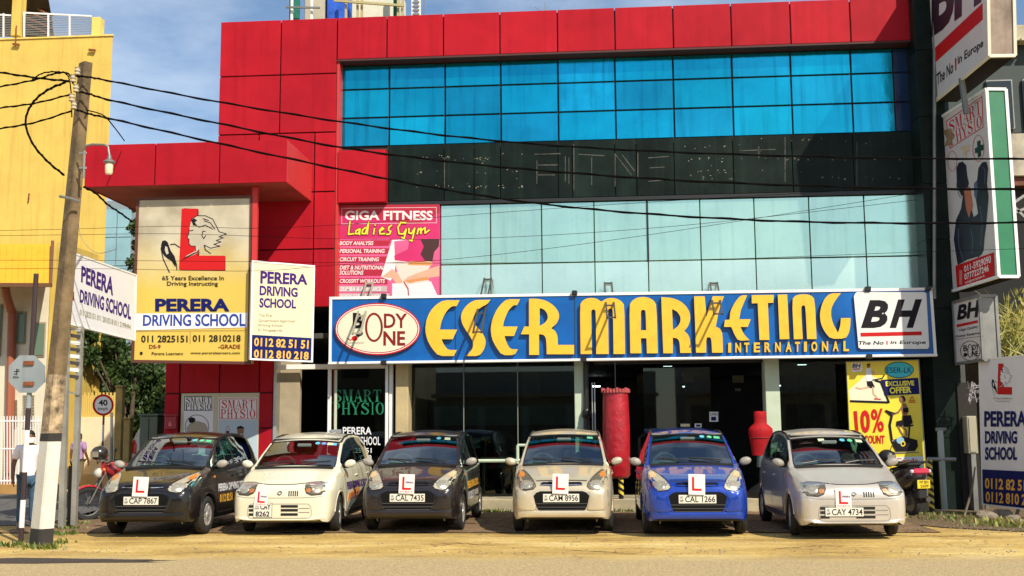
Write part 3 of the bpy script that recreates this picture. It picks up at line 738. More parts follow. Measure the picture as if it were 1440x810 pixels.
# ---- pylon at the right end
pyl = thing('dark_pylon', 'tall dark green granite pylon carrying the projecting signs', 'pylon', (PX(1320, 500, 20.9), 20.9, 0))
px0_, px1_ = PX(1300, 300, 20.9), PX(1338, 300, 20.9)
z = 0.0; k = 0
while z < 11.2:
    z2 = min(11.2, z + (1.28, 1.05, 1.28)[k % 3])
    MB().box(px0_, px1_, 20.9, 22.2, z + .006, z2 - .006, .006).build('granite_slab', PYL, pyl); z = z2; k += 1
MB().box(px0_ + .01, px1_ - .01, 20.93, 22.1, 0, 11.15).build('core', BLACK, pyl)
MB().tube([P(1314, y, 20.8) for y in (0, 80, 200, 330, 420)], .03, 6).build('conduit', GREYM, pyl, smooth=True)

# ---- barrier rail in front of the windows
rail = thing('barrier_rail', 'pale tubular barrier rail in front of the shop windows', 'barrier rail', (PX(780, 650, 20.75), 20.75, .235))
zr = PZ(700, 648, 20.75)
def pipe(a, b_, r=.03): return MB().tube([a, b_], r, 10)
def rx(px_): return PX(px_, 650, 20.75)
MB().tube([(rx(664), 20.75, zr), (rx(905), 20.75, zr)], .032, 10).build('top_rail', PGREEN, rail, smooth=True)
for x in (668, 728, 905): MB().tube([(rx(x), 20.75, .23), (rx(x), 20.75, zr + (.28 if x == 728 else 0))], .028, 10).build('post', PGREEN, rail, smooth=True)
MB().tube([(rx(728), 20.75, zr + .28), (rx(760), 20.75, zr + .28)], .026, 8).build('upper_rail', PGREEN, rail, smooth=True)
rail2 = thing('barrier_rail', 'grey tubular barrier rail beside the dark pylon base', 'barrier rail', (PX(1330, 650, 20.4), 20.4, 0))
MB().tube([P(1304, 645.5, 20.4), P(1344, 646, 20.4)], .035, 10).build('top_rail', GREYM, rail2, smooth=True)
MB().tube([G(1325, 705) * 0 + Vector((PX(1325, 650, 20.42), 20.42, .05)), Vector((PX(1322, 605, 20.42), 20.42, PZ(1322, 605, 20.42)))], .05, 10).build('post', mat('pale_grey_pipe', (.32, .36, .34), .6), rail2, smooth=True)
MB().tube([P(1316, 604, 20.42), P(1330, 604, 20.42)], .035, 10).build('cross_rail', GREYM, rail2, smooth=True)
# striped bollards
def bollard(px_, Y, z0, z1, label, r=.045):
    x = PX(px_, 670, Y); t = thing('striped_bollard', label, 'bollard', (x, Y, z0), group='yellow and black striped bollards')
    MB().lathe([(r, z0), (r, z1 - .01), (r * .8, z1), (0, z1)], (x, Y, 0), (0, 0, 1), 14).build('post', BLACK, t, smooth=True)
    yb = mat('hazard_yellow', (.72, .55, .05), .5); z = z0 + .03
    while z < z1 - .06:
        b = MB(); n = 14; rr_ = r + .003
        for i in range(n):
            a0, a1 = 2 * pi * i / n, 2 * pi * (i + 1) / n
            s0, s1 = (abs(i / n * 2 - 1)) * .09, (abs((i + 1) / n * 2 - 1)) * .09
            pts = [(x + rr_ * cos(a0 + 3.6), Y + rr_ * sin(a0 + 3.6), z + s0), (x + rr_ * cos(a1 + 3.6), Y + rr_ * sin(a1 + 3.6), z + s1)]
            b.add([pts[0], pts[1], (pts[1][0], pts[1][1], min(z1, pts[1][2] + .055)), (pts[0][0], pts[0][1], min(z1, pts[0][2] + .055))], [(0, 1, 2, 3)])
        b.build('stripe', yb, t); z += .115
bollard(873, 20.66, .235, PZ(873, 647, 20.66), 'yellow and black striped bollard beside the red punching bag')
bollard(1308, 20.3, 0.0, PZ(1308, 647, 20.3), 'worn striped bollard at the foot of the yellow offer banner')

# ---- punching bag and torso dummy
SHINY = mat('red_wrap', (.36, .010, .018), .38, var=.25, scale=8, bump=.9, bscale=9, coat=.15)
bx_, by_ = PX(866.5, 600, 20.75), 20.75
z0, z1 = PZ(866, 672, by_), PZ(866, 551, by_)
t = thing('punching_bag', 'tall shiny red wrapped punching bag hanging by the shop entrance', 'punching bag', (bx_, by_, z0))
R_ = .245
MB().lathe([(0, z0), (R_ * .8, z0), (R_ * .98, z0 + .05), (R_, z0 + .5), (R_ * 1.02, z0 + .9), (R_ * .95, z1 - .1), (R_ * .93, z1), (R_ * .6, z1 + .01), (0, z1)], (bx_, by_, 0), (0, 0, 1), 28).build('bag', SHINY, t, smooth=True, angle=50)
b = MB()
b.beam((bx_, by_, z1), (bx_, by_, zH), .015); b.build('chain', BLACK, t)
b = MB()
for k in range(26):
    a = 2 * pi * k / 26; b.box(bx_ + R_ * cos(a) - .02, bx_ + R_ * cos(a) + .02, by_ + R_ * sin(a) - .02, by_ + R_ * sin(a) + .02, z1 - .02, z1 + .03 + .02 * (k % 3))
b.build('tape', mat('frayed_tape', (.4, .06, .06), .6), t)
dx, dy = PX(1069.5, 610, 20.95), 20.95
zb_, zt_ = PZ(1069, 641, dy), PZ(1069, 578, dy)
t = thing('torso_dummy', 'red boxing torso dummy on a grey stand by the pale column', 'boxing dummy', (dx, dy, .235))
H_ = zt_ - zb_; prof = [(0, 0), (.16, .01), (.165, .12), (.178, .25), (.195, .37), (.21, .48), (.216, .555), (.205, .61), (.165, .665), (.125, .70), (.108, .75), (.110, .86), (.112, .95), (.100, .99), (0, 1)]
b = MB(); n = 20
vs = []
for r, h in prof:
    for k in range(n):
        a = 2 * pi * k / n; vs.append((dx + r * cos(a) * 1.04, dy + r * sin(a) * .62, zb_ + h * H_))
b.add(vs, [(i * n + k, i * n + (k + 1) % n, (i + 1) * n + (k + 1) % n, (i + 1) * n + k) for i in range(len(prof) - 1) for k in range(n)])
b.build('torso', mat('dummy_red', (.36, .008, .012), .65, var=.2, scale=5, bump=.5, bscale=12, spec=.2), t, smooth=True, angle=60)
MB().tube([(dx + .207 * cos(2 * pi * k / 24), dy + .13 * sin(2 * pi * k / 24), zb_ + .40 * H_) for k in range(24)], .008, 5, closed=True).build('strap', mat('strap_dark_red', (.16, .008, .01), .7), t)
MB().lathe([(.11, zb_ - .2), (.10, zb_ + .02)], (dx + .02, dy, 0), (0, 0, 1), 16).build('collar', mat('dummy_grey', (.12, .16, .16), .6), t, smooth=True)
MB().lathe([(0, .236), (.28, .236), (.28, .34), (.12, .46), (.06, .5), (.05, zb_ - .19), (0, zb_ - .19)], (dx, dy, 0), (0, 0, 1), 20).build('stand', BLACK, t, smooth=True)
# ------------------------------------------------------------------ long blue shop sign
YS = 20.75
sg = thing('shop_sign', 'long blue shop sign with raised yellow letters above the showroom windows', 'sign', (PX(890, 460, YS), YS, PZ(890, 505, YS)))
S = flat_face(sg, YS)
q = ((465.5, 419.5), (1308.5, 406.5), (1315, 499.5), (464.5, 511))
board(S, *q, .22, SIGNB, 'sign_board')
frame(S, q, .05, .06, WHITE, 'frame', .02)
MB().beam(S.at(464, 511.5, -.1), S.at(1315, 500, -.1), .30, .03).build('bottom_trim', WHITE, sg)
for x in (640, 808, 975, 1140):
    MB().beam(S.at(x, 417.5 - (x - 465) * .0155, .002), S.at(x + .4, 510 - (x - 465) * .0135, .002), .012, .004, up=S.n).build('seam', BLACK, sg)
b = MB()
for (x, y) in ((540, 417), (808, 412.5), (821, 506), (540, 510.5), (1220, 407), (1305, 406), (1222, 502)):
    c = S.at(x, y, .03); b.box(c.x - .05, c.x + .05, c.y - .06, c.y + .04, c.z - .04, c.z + .05, .01)
b.build('bracket', BLACK, sg)
def zA(p): return [(590 + x / 5.76, 410 + y / 5.76) for x, y in p]
def zBm(p): return [(800 + x / 5.76, 410 + y / 5.76) for x, y in p]
def zC(p): return [(1000 + x / 7.2, 400 + y / 7.2) for x, y in p]
def smooth2(pts, it=1, keep=62):
    """Round the flat corners of a traced outline, keep the sharp ones."""
    for _ in range(it):
        out = []; n = len(pts)
        for i in range(n):
            a, c, d = Vector(pts[i - 1]), Vector(pts[i]), Vector(pts[(i + 1) % n])
            ang = degrees_between(c - a, d - c)
            if ang > keep or ang < 6: out.append(tuple(c))
            else: out += [tuple(c + (a - c) * .22), tuple(c + (d - c) * .22)]
        pts = out
    return pts
def degrees_between(u, v):
    if u.length < 1e-6 or v.length < 1e-6: return 0
    return math.degrees(u.angle(v))
LET = [
 (zA, [(195,70),(325,70),(300,118),(262,118),(225,150),(195,200),(175,250),(165,308),(305,308),(268,386),(178,386),(200,436),(232,473),(302,473),(278,522),(155,522),(100,460),(62,390),(45,310),(55,230),(85,160),(135,105)], []),
 (zA, [(455,68),(575,66),(548,102),(505,122),(470,150),(445,185),(435,225),(447,265),(478,300),(512,340),(534,385),(536,425),(520,475),(482,522),(372,522),(410,488),(432,455),(434,415),(415,370),(380,320),(348,268),(333,210),(345,160),(380,112),(420,82)], []),
 (zA, [(710,62),(815,62),(790,110),(760,110),(722,150),(698,200),(682,245),(677,283),(795,283),(765,360),(688,360),(705,415),(735,467),(797,467),(770,515),(668,515),(620,450),(585,380),(575,300),(590,220),(625,145),(670,90)], []),
 (zA, [(886,58),(960,58),(1030,75),(1090,115),(1126,165),(1132,210),(1112,258),(1066,297),(1100,320),(1118,360),(1120,432),(1252,432),(1252,508),(1030,508),(1027,390),(1012,355),(985,346),(968,346),(968,513),(888,513),(888,346),(820,346),(848,283),(886,283)], [[(973,132),(1010,145),(1036,180),(1040,218),(1015,255),(973,278)]]),
 (zBm, [(90,110),(105,80),(135,58),(175,50),(225,56),(262,82),(300,58),(345,50),(390,58),(428,80),(450,112),(455,506),(362,506),(357,155),(347,138),(327,138),(317,155),(322,506),(222,506),(218,162),(208,145),(190,145),(180,162),(187,506),(95,506)], []),
 (zBm, [(490,112),(510,75),(550,50),(600,42),(650,50),(690,75),(710,112),(720,500),(632,500),(628,378),(583,378),(588,500),(498,500)], [[(583,162),(592,148),(612,148),(622,162),(626,313),(582,313)]]),
 (zBm, [(748,45),(830,50),(900,75),(950,118),(980,170),(984,225),(968,278),(935,320),(965,345),(983,392),(992,497),(902,497),(897,408),(880,380),(842,373),(842,500),(765,500),(757,300)], [[(836,142),(875,160),(903,200),(905,240),(885,280),(843,312)]]),
 (zBm, [(1013,38),(1100,38),(1116,210),(1135,120),(1165,38),(1257,38),(1215,150),(1190,285),(1225,300),(1245,342),(1248,495),(1160,495),(1154,385),(1140,370),(1122,370),(1113,385),(1112,495),(1030,495),(1022,250)], []),
 (zC, [(300,110),(365,110),(330,190),(300,262),(285,352),(402,352),(370,430),(297,430),(330,502),(390,565),(275,570),(235,505),(205,430),(130,430),(140,360),(188,355),(195,270),(240,180)], []),
 (zC, [(410,108),(635,105),(630,185),(575,187),(590,562),(490,562),(472,190),(412,192)], []),
 (zC, [(675,103),(770,100),(793,553),(695,555)], []),
 (zC, [(820,152),(850,115),(900,100),(960,98),(1015,112),(1050,152),(1068,553),(972,553),(955,232),(943,212),(922,214),(912,237),(928,553),(838,555)], []),
 (zC, [(1205,90),(1315,88),(1280,130),(1240,190),(1215,250),(1215,322),(1235,400),(1285,490),(1308,420),(1315,340),(1412,340),(1410,422),(1395,495),(1360,548),(1210,550),(1150,480),(1112,400),(1100,310),(1115,222),(1150,140)], []),
]
for fn, o, hs in LET:
    L = [smooth2(fn(o))] + [smooth2(fn(h)) for h in hs]
    b = MB(); tris = tessellate_polygon([[Vector((p[0], p[1], 0)) for p in l] for l in L]); flat = [p for l in L for p in l]
    b.add([S.at(p[0], p[1], .085) for p in flat], [tuple(t_) for t_ in tris]); b.mi = 1
    for l in L:
        k = len(l); b.add([S.at(*p, .085) for p in l] + [S.at(*p, .003) for p in l], [(i, (i + 1) % k, k + (i + 1) % k, k + i) for i in range(k)])
    b.build('letter', [YEL, YELED], sg)
wx = [(173,203,'I'),(245,303,'N'),(335,386,'T'),(432,495,'E'),(540,605,'R'),(648,705,'N'),(755,815,'A'),(850,900,'T'),(940,970,'I'),(1015,1075,'O'),(1122,1185,'N'),(1232,1290,'A'),(1340,1395,'L')]
for a, c, ch in wx:
    y0 = 592 - (a - 173) * .017; y1 = 690 - (a - 173) * .012
    S.text(ch, [(1000 + x / 7.2, 400 + y_ / 7.2) for x, y_ in ((a, y0), (c, y0), (c, y1), (a, y1))], YEL, 'letter', bold=.05 if ch != 'I' else .03, h=.05, depth=.003)
# oval emblem
def ell(cx, cy, rx, ry, n=44): return [(cx + rx * cos(2 * pi * i / n), cy + ry * sin(2 * pi * i / n)) for i in range(n)]
ov = S.poly(ell(531.2, 462.8, 60.5, 37), BROWNR, 'oval_emblem', h=.07, depth=.003)
S.poly(ell(531.2, 462.8, 60, 36.4), INKRED, h=.072, parent=ov); S.poly(ell(531, 462.6, 58.6, 35), WHITE, h=.074, parent=ov)
S.poly(ell(531, 462.6, 57.6, 34), INKRED, h=.0755, parent=ov)
OVC = mat('emblem_cream', (.66, .66, .50), .5, var=.06)
S.poly(ell(530.8, 462.6, 56.2, 32.8), OVC, h=.077, parent=ov)
def zO(x, y): return 460 + x / 7.3625, 410 + y / 7.3625
def TO(t, x0, y0, x1, y1, m, **k): return S.text(t, Q(*zO(x0, y0), *zO(x1, y1)), m, parent=ov, **k)
TO('B', 266, 220, 368, 382, INKBLK, bold=.05, h=.079)
cxo, cyo = zO(485, 370); S.ring(cxo, cyo, 12.6, 20.6, 3.1, BROWNR, parent=ov, h=.080)
TO('DY', 588, 228, 828, 378, BROWNR, bold=.03, h=.079); TO('NE', 582, 410, 808, 560, BROWNR, bold=.04, h=.079)
cq = zO(285, 485); S.oval(cq[0], cq[1], 4.2, 3.8, INKRED, h=.079, parent=ov)
S.lines([[zO(210, 482), zO(240, 505), zO(265, 490)]], 1.4, INKRED, h=.0795, parent=ov)
S.poly([zO(*p) for p in ((295, 420), (310, 425), (330, 445), (352, 432), (345, 412), (330, 405), (345, 402), (372, 425), (368, 448), (335, 465), (320, 478), (305, 455))], INKBLK, h=.080, parent=ov)
S.lines([[zO(208, 532), zO(380, 532)]], .7, BROWNR, h=.0795, parent=ov)
# white emblem panel at the right end
def zW(x, y): return 960 + x / 3, 260 + y / 3
wp = [zW(*p) for p in ((728, 458), (735, 452), (1018, 452), (1028, 458), (1040, 682), (1034, 692), (752, 692), (742, 686), (722, 470))]
bp_ = S.poly(wp, mat('emblem_white', (.70, .70, .68), .45, var=.06), 'emblem_panel', h=.05, depth=.003)
S.text('B', [zW(757, 486), zW(866, 486), zW(868, 604), zW(752, 604)], INKBLK, bold=.06, shear=.25, h=.052, parent=bp_)
S.text('H', [zW(880, 484), zW(1010, 482), zW(1000, 603), zW(873, 604)], INKBLK, bold=.06, shear=.25, h=.052, parent=bp_)
S.poly([zW(*p) for p in ((750, 624), (1008, 618), (1009, 634), (751, 640))], INKRED, h=.053, parent=bp_)
S.text('The No', [zW(741, 659), zW(848, 658), zW(848, 674), zW(741, 675)], INKBLK, bold=.03, shear=.15, h=.052, parent=bp_)
S.text('1', [zW(859.5, 658), zW(864.5, 658), zW(864.5, 674), zW(859.5, 674)], INKRED, bold=.03, h=.052, parent=bp_)
S.text('in Europe', [zW(876, 657), zW(1026, 656), zW(1026, 676), zW(876, 675)], INKBLK, bold=.03, shear=.15, h=.052, parent=bp_)

# ---- four ladder-like lamp brackets leaning out over the sign
for k, (ta, ba, lab) in enumerate((((520, 393), (501, 470), 'ladder bracket over the oval emblem of the blue sign'), ((686, 387), (671, 468), 'ladder bracket over the letter S of the blue sign'), ((855, 393), (859.5, 447), 'ladder bracket over the letter M of the blue sign'), ((1003.5, 393), (1010, 442), 'ladder bracket over the letter K of the blue sign'))):
    A_, B_ = P(*ta, 21.4), P(*ba, 20.15); A_.z -= .06
    t = thing('ladder_bracket', 'thin metal ' + lab, 'bracket', tuple(A_), group='ladder brackets leaning over the blue sign')
    w = .075; mt = mat('dark_bracket', (.05, .045, .04), .6) if k else mat('pale_bracket', (.30, .27, .20), .6)
    for s_ in (-1, 1): MB().beam(A_ + Vector((s_ * w * .9, 0, 0)), B_ + Vector((s_ * w, 0, 0)), .030).build('side_rail', mt, t)
    for j in range(4):
        f = (.02, .36, .66, .985)[j]; c = A_.lerp(B_, f)
        MB().beam(c - Vector((w, 0, 0)), c + Vector((w, 0, 0)), .028).build('rung', mt, t)

# ------------------------------------------------------------------ gym banner
gb = thing('gym_banner', 'pink and red gym banner with a woman measuring her waist', 'banner', tuple(P(547, 417, 21.42)))
B = flat_face(gb, 21.42)
MAG = mat('magenta_print', (.52, .015, .12), .5, var=.2, scale=.9); DRED = mat('crimson_print', (.40, .008, .035), .5, var=.1)
bd = board(B, (476.5, 290), (618.5, 289), (619, 418), (476.5, 419), .05, MAG, 'banner_sheet')
def zG(x, y): return 470 + x / 5.4, 280 + y / 5.4
def PG(pts, m, **k): return B.poly([zG(*p) for p in pts], m, parent=bd, **k)
def TG(t, x0, y0, x1, y1, m, **k): return B.text(t, Q(*zG(x0, y0), *zG(x1, y1)), m, parent=bd, **k)
PG(((35, 45), (800, 40), (800, 100), (640, 190), (35, 120)), DRED)
PINK = mat('pink_print', (.70, .10, .25), .5, var=.2, scale=2); PGREY = mat('greypink_print', (.52, .40, .38), .5)
PG(((35, 300), (420, 300), (440, 745), (35, 745)), PINK)
WPR = mat('white_print', (.74, .70, .70), .5)
B.lines([[zG(57, 70), zG(775, 62), zG(778, 180), zG(57, 188), zG(57, 70)]], .5, WPR, parent=bd)
TG('GIGA FITNESS', 82, 88, 748, 160, WPR, bold=.04)
DPINK = DRED
for k, (y0, y1, s_, x1_) in enumerate(((312, 356, 'BODY ANALYSIS', 298), (372, 418, 'PERSONAL TRAINING', 384), (435, 480, 'CIRCUIT TRAINING', 340), (497, 582, 'DIET & NUTRITIONAL', 380), (600, 645, 'CROSSFIT WORKOUTS', 385), (660, 702, 'ZUMBA & AEROBICS', 358), (716, 745, 'BODY STRENGTHENING', 410))):
    PG(((35, y0), (425, y0), (415, y1), (35, y1)), DPINK if k < 5 else PGREY)
    TG(s_, 42, y0 + 7, x1_, (y0 + 37) if k != 3 else 535, WPR, bold=.03, shear=.2)
TG('SOLUTIONS', 40, 542, 222, 575, WPR, bold=.03, shear=.2)
LSK = mat('light_skin_print', (.62, .36, .24), .5, var=.1); PSK = mat('pale_skin_print', (.74, .58, .50), .5); ORSK = mat('orange_skin_print', (.62, .25, .08), .5)
PG(((430, 305), (800, 300), (798, 745), (445, 745), (400, 690)), PINK)
PG(((440, 310), (545, 305), (470, 480), (455, 560), (430, 620), (355, 590)), WPR)
PG(((455, 320), (570, 308), (560, 420), (500, 450), (460, 430)), PINK)
PG(((455, 430), (745, 440), (745, 480), (700, 560), (720, 620), (770, 700), (780, 745), (440, 745), (470, 640), (480, 560)), PSK)
PG(((455, 430), (560, 380), (570, 310), (655, 306), (720, 400), (745, 470), (600, 480), (460, 465)), MAG)
PG(((655, 306), (798, 302), (795, 360), (760, 400), (745, 475), (690, 470), (655, 420), (680, 360)), mat('dark_hair_print', (.05, .012, .012), .6))
PG(((570, 470), (690, 475), (745, 478), (745, 505), (560, 500)), ORSK)
PG(((798, 505), (690, 540), (560, 590), (520, 625), (580, 640), (700, 600), (798, 585)), LSK)
PG(((440, 530), (480, 560), (520, 625), (510, 645), (470, 640), (440, 600), (360, 590)), LSK)
PG(((540, 618), (705, 590), (722, 612), (560, 635)), ORSK)
PG(((440, 640), (520, 640), (560, 690), (560, 745), (438, 745)), WPR); PG(((565, 650), (735, 625), (790, 745), (565, 745)), WPR)
B.lines([[zG(530, 630), zG(560, 680), zG(565, 740)]], 1.6, DRED, parent=bd)
# painted script: stroke letters, dark outline under yellow
scr = [[(120, 170), (108, 268), (150, 262)], [(188, 228), (165, 240), (162, 262), (182, 262), (196, 226), (192, 270)], [(238, 215), (214, 236), (212, 262), (236, 262), (262, 175), (250, 265)], [(306, 222), (298, 266)], [(312, 196), (310, 200)], [(352, 240), (376, 225), (364, 215), (344, 240), (348, 264), (384, 262)], [(436, 198), (414, 215), (412, 235), (430, 245), (420, 265), (396, 268)], [(545, 180), (505, 178), (484, 215), (492, 262), (525, 265), (548, 228), (530, 300), (512, 290)], [(568, 222), (566, 255), (586, 262), (612, 220), (590, 318), (572, 310)], [(630, 265), (640, 222), (636, 240), (660, 220), (656, 262), (662, 238), (690, 216), (690, 258), (722, 235)]]
B.lines([[zG(*p) for p in s_] for s_ in scr], 3.4, INKBLK, parent=bd); B.lines([[zG(*p) for p in s_] for s_ in scr], 2.1, mat('script_yellow', (.80, .66, .04), .5), parent=bd)

# ------------------------------------------------------------------ driving school logo
WHITEHEAD = WHITEV
def logo(F, x0, y0, x1, y1, par, paper):
    def n(p): return [(x0 + (a - 135) / 320 * (x1 - x0), y0 + (c - 60) / 305 * (y1 - y0)) for a, c in p]
    w = (x1 - x0) / 95
    F.poly(n([(248, 60), (318, 64), (322, 288), (446, 288), (446, 358), (232, 356)]), BROWNR, 'logo', parent=par)
    F.poly(n([(238, 62), (312, 62), (312, 285), (443, 285), (443, 352), (225, 352)]), INKRED, 'logo', parent=par)
    F.poly(n([(285, 112), (310, 96), (350, 96), (385, 112), (405, 150), (415, 172), (450, 182), (430, 205), (440, 215), (420, 240), (395, 255), (360, 256), (345, 235), (305, 268), (370, 268), (375, 275), (318, 272), (250, 300), (262, 285), (300, 265), (302, 240), (282, 240), (272, 228), (273, 208), (263, 200), (271, 182), (274, 160)]), paper, 'logo', parent=par)
    F.lines([n(s_) for s_ in ([(274, 160), (271, 182), (263, 200), (273, 208), (272, 228), (282, 240), (302, 240)], [(285, 112), (310, 96), (350, 96), (385, 112), (405, 150), (415, 172), (450, 182)], [(450, 182), (415, 196), (435, 200), (402, 214), (425, 220), (390, 232), (420, 240), (375, 250), (345, 235)], [(285, 112), (292, 135), (322, 150), (350, 140), (385, 160)], [(345, 120), (375, 130), (395, 160)], [(350, 170), (338, 170), (334, 190), (342, 205), (352, 190)], [(302, 240), (304, 262)], [(345, 235), (350, 258), (375, 275)], [(278, 168), (292, 164)], [(340, 110), (365, 118)])], 1.25 * w, INKBLK, 'logo', parent=par)
    F.poly(n([(281, 118), (297, 108), (312, 118), (300, 126), (310, 142), (292, 142), (290, 130)]), INKBLK, 'logo', parent=par)
    F.poly(n([(230, 312), (260, 290), (300, 270), (330, 268), (300, 276), (262, 296)]), INKBLK, 'logo', parent=par)
    F.poly(n([(140, 235), (146, 215), (160, 212), (172, 222), (185, 260), (205, 290), (212, 320), (208, 340), (190, 310), (172, 300), (155, 285), (142, 262)]), INKBLK, 'logo', parent=par)
    F.poly(n([(160, 240), (170, 245), (176, 275), (166, 280), (158, 260)]), paper, 'logo', parent=par)
    F.lines([n([(150, 225), (140, 250), (150, 300), (180, 365)]), n([(185, 232), (205, 230), (228, 246)]), n([(205, 300), (214, 330), (215, 352)])], 1.3 * w, INKBLK, 'logo', parent=par)

# ---- big yellow driving school sign under the canopy
Yb = YC + .32
y1s = thing('driving_school_sign', 'large yellow and cream driving school sign with a red L and a woman driver', 'sign', tuple(P(268, 508, Yb)))
F = flat_face(y1s, Yb)
q = ((194.5, 280), (354, 277), (350.5, 510.5), (187, 508))
YV = mat('yellow_vinyl', (.64, .46, .075), .42, var=.12, scale=.8, streak=.15)
def fade_vinyl():
    m = bpy.data.materials.new('faded_vinyl'); m.use_nodes = True; n, l = m.node_tree.nodes, m.node_tree.links; b = n['Principled BSDF']; b.inputs['Roughness'].default_value = .45
    g = n.new('ShaderNodeNewGeometry'); s_ = n.new('ShaderNodeSeparateXYZ'); l.new(g.outputs['Position'], s_.inputs[0])
    z = n.new('ShaderNodeTexNoise'); z.inputs['Scale'].default_value = 1.6; z.inputs['Detail'].default_value = 7; l.new(g.outputs['Position'], z.inputs['Vector'])
    a = n.new('ShaderNodeMath'); a.operation = 'MULTIPLY_ADD'; a.inputs[1].default_value = .5; l.new(z.outputs['Fac'], a.inputs[0]); l.new(s_.outputs['Z'], a.inputs[2])
    r = n.new('ShaderNodeMapRange'); r.inputs['From Min'].default_value = PZ(270, 400, Yb) + .2; r.inputs['From Max'].default_value = PZ(270, 335, Yb) + .3; l.new(a.outputs[0], r.inputs['Value'])
    z2 = n.new('ShaderNodeValToRGB'); z2.color_ramp.elements[0].position = .35; z2.color_ramp.elements[1].position = .65; z2.color_ramp.elements[0].color = (.34, .29, .20, 1); z2.color_ramp.elements[1].color = (.56, .51, .38, 1); l.new(z.outputs['Fac'], z2.inputs['Fac'])
    x = n.new('ShaderNodeMixRGB'); l.new(r.outputs['Result'], x.inputs['Fac']); x.inputs['Color1'].default_value = (.64, .46, .085, 1); l.new(z2.outputs['Color'], x.inputs['Color2']); l.new(x.outputs['Color'], b.inputs['Base Color'])
    return m
YV = fade_vinyl()
bdy = board(F, *q, .25, YV, 'sign_panel'); frame(F, q, .05, .06, mat('sign_frame_brown', (.10, .03, .02), .6), 'frame', .02)
PAP = mat('grey_cream_vinyl', (.50, .45, .34), .45, var=.22, scale=1.3)
PAP2 = mat('soft_yellow_vinyl', (.60, .50, .22), .45, var=.1)
def zY(x, y): return 185 + x / 3.376, 275 + y / 3.376
logo(F, *zY(135, 60), *zY(455, 365), bdy, PAP)
def TY(t, x0, y0, x1, y1, m, **k): return F.text(t, Q(*zY(x0, y0), *zY(x1, y1)), m, parent=bdy, **k)
TY('65 Years Excellence In', 145, 381, 438, 402, INKBLK, bold=.02); TY('Driving Instructing', 168, 408, 410, 434, INKBLK, bold=.02)
TY('PERERA', 112, 489, 465, 550, NAVY, bold=.06)
F.poly([zY(*p) for p in ((18, 560), (552, 556), (550, 626), (14, 640))], WHITEV, parent=bdy)
F.text('DRIVING SCHOOL', [zY(55, 566), zY(540, 560), zY(540, 622), zY(53, 620)], mat('blue_ink', (.01, .04, .28), .5), bold=.04, parent=bdy)
TY('011 2825151', 46, 664, 266, 697, INKBLK, bold=.03); TY('011 2810218', 290, 662, 518, 694, INKBLK, bold=.03)
F.lines([[zY(279, 645), zY(278, 705)], [zY(20, 644), zY(548, 640)]], .5, mat('sign_brown', (.22, .10, .03), .6), parent=bdy)
TY('DS-9', 83, 708, 138, 727, BROWNR, bold=.02); TY('-GRADE', 412, 707, 516, 727, BROWNR, bold=.02)
TY('Perera Learners', 96, 743, 244, 757, INKBLK, bold=.02); TY('www.pereralearners.com', 280, 741, 514, 756, INKBLK, bold=.02); F.rect(*zY(40, 742), *zY(52, 755), INKBLK, parent=bdy)

# ---- small cream sign to its right
a_, c_ = P(352, 440, 19.55), P(441, 440, 20.2)
s2 = thing('driving_school_sign', 'small cream driving school sign with a navy number panel, right of the yellow one', 'sign', tuple(P(396, 508, 19.9)))
F = plane_face(s2, (a_.x, a_.y), (c_.x, c_.y))
q = ((355, 367.5), (441.5, 374.5), (438.5, 508.5), (352, 505))
bdy = board(F, *q, .12, CREAM, 'sign_panel'); frame(F, q, .03, .04, WHITE, 'frame', .01)
def zS(x, y): return x / 3, 260 + y / 3
def TS(t, q4, m, **k): return F.text(t, [zS(*p) for p in q4], m, parent=bdy, **k)
TS('PERERA', ((1099, 362), (1299, 378), (1297, 422), (1098, 416)), PURPLE, bold=.05); TS('DRIVING', ((1096, 424), (1256, 434), (1256, 474), (1095, 466)), PURPLE, bold=.05)
TS('SCHOOL', ((1095, 476), (1250, 484), (1249, 522), (1094, 518)), PURPLE, bold=.05)
gi = mat('grey_ink', (.30, .28, .18), .6)
for (a, c, y0, y1, s_) in ((1092, 1150, 543, 556, 'The First'), (1091, 1245, 566, 582, 'Government Approved'), (1090, 1192, 586, 600, 'Driving School'), (1090, 1192, 606, 620, 'In Nugegoda')): TS(s_, ((a, y0), (c, y0 + 2), (c, y1 + 2), (a, y1)), gi, bold=.02)
F.poly([zS(*p) for p in ((1060, 632), (1314, 646), (1312, 742), (1058, 734))], NAVY, parent=bdy)
OR = mat('orange_ink', (.80, .42, .04), .5)
TS('0112 82 51 51', ((1073, 644), (1303, 656), (1301, 692), (1072, 680)), OR, bold=.04); TS('0112 810 218', ((1072, 694), (1303, 704), (1301, 738), (1071, 730)), OR, bold=.04)

# ---- white angled sign by the pole, its posts and the slatted board under it
a_, c_ = P(103, 420, 17.1), P(190.5, 430, 19.5)
s3 = thing('driving_school_sign', 'white angled driving school sign with purple words beside the concrete pole', 'sign', tuple(P(146, 465, 18.2)))
F = plane_face(s3, (a_.x, a_.y), (c_.x, c_.y))
q = ((99, 355), (191, 387), (189, 478.5), (95, 455))
bdy = board(F, *q, .10, WHITEV, 'sign_panel'); frame(F, q, .025, .04, WHITE, 'frame', .01)
TS2 = lambda t, q4, m, **k: F.text(t, [zS(*p) for p in q4], m, parent=bdy, **k)
TS2('PERERA', ((344, 340), (482, 392), (477, 468), (342, 410)), PURPLE, bold=.05); TS2('DRIVING SCHOOL', ((338, 440), (554, 506), (552, 570), (336, 496)), PURPLE, bold=.05)
TS2('011 2825151 011 2810218 011 2199494', ((337, 524), (552, 590), (551, 612), (336, 550)), gi, bold=.03)
F.rect(*zS(304, 450), *zS(313, 488), INKRED, parent=bdy)
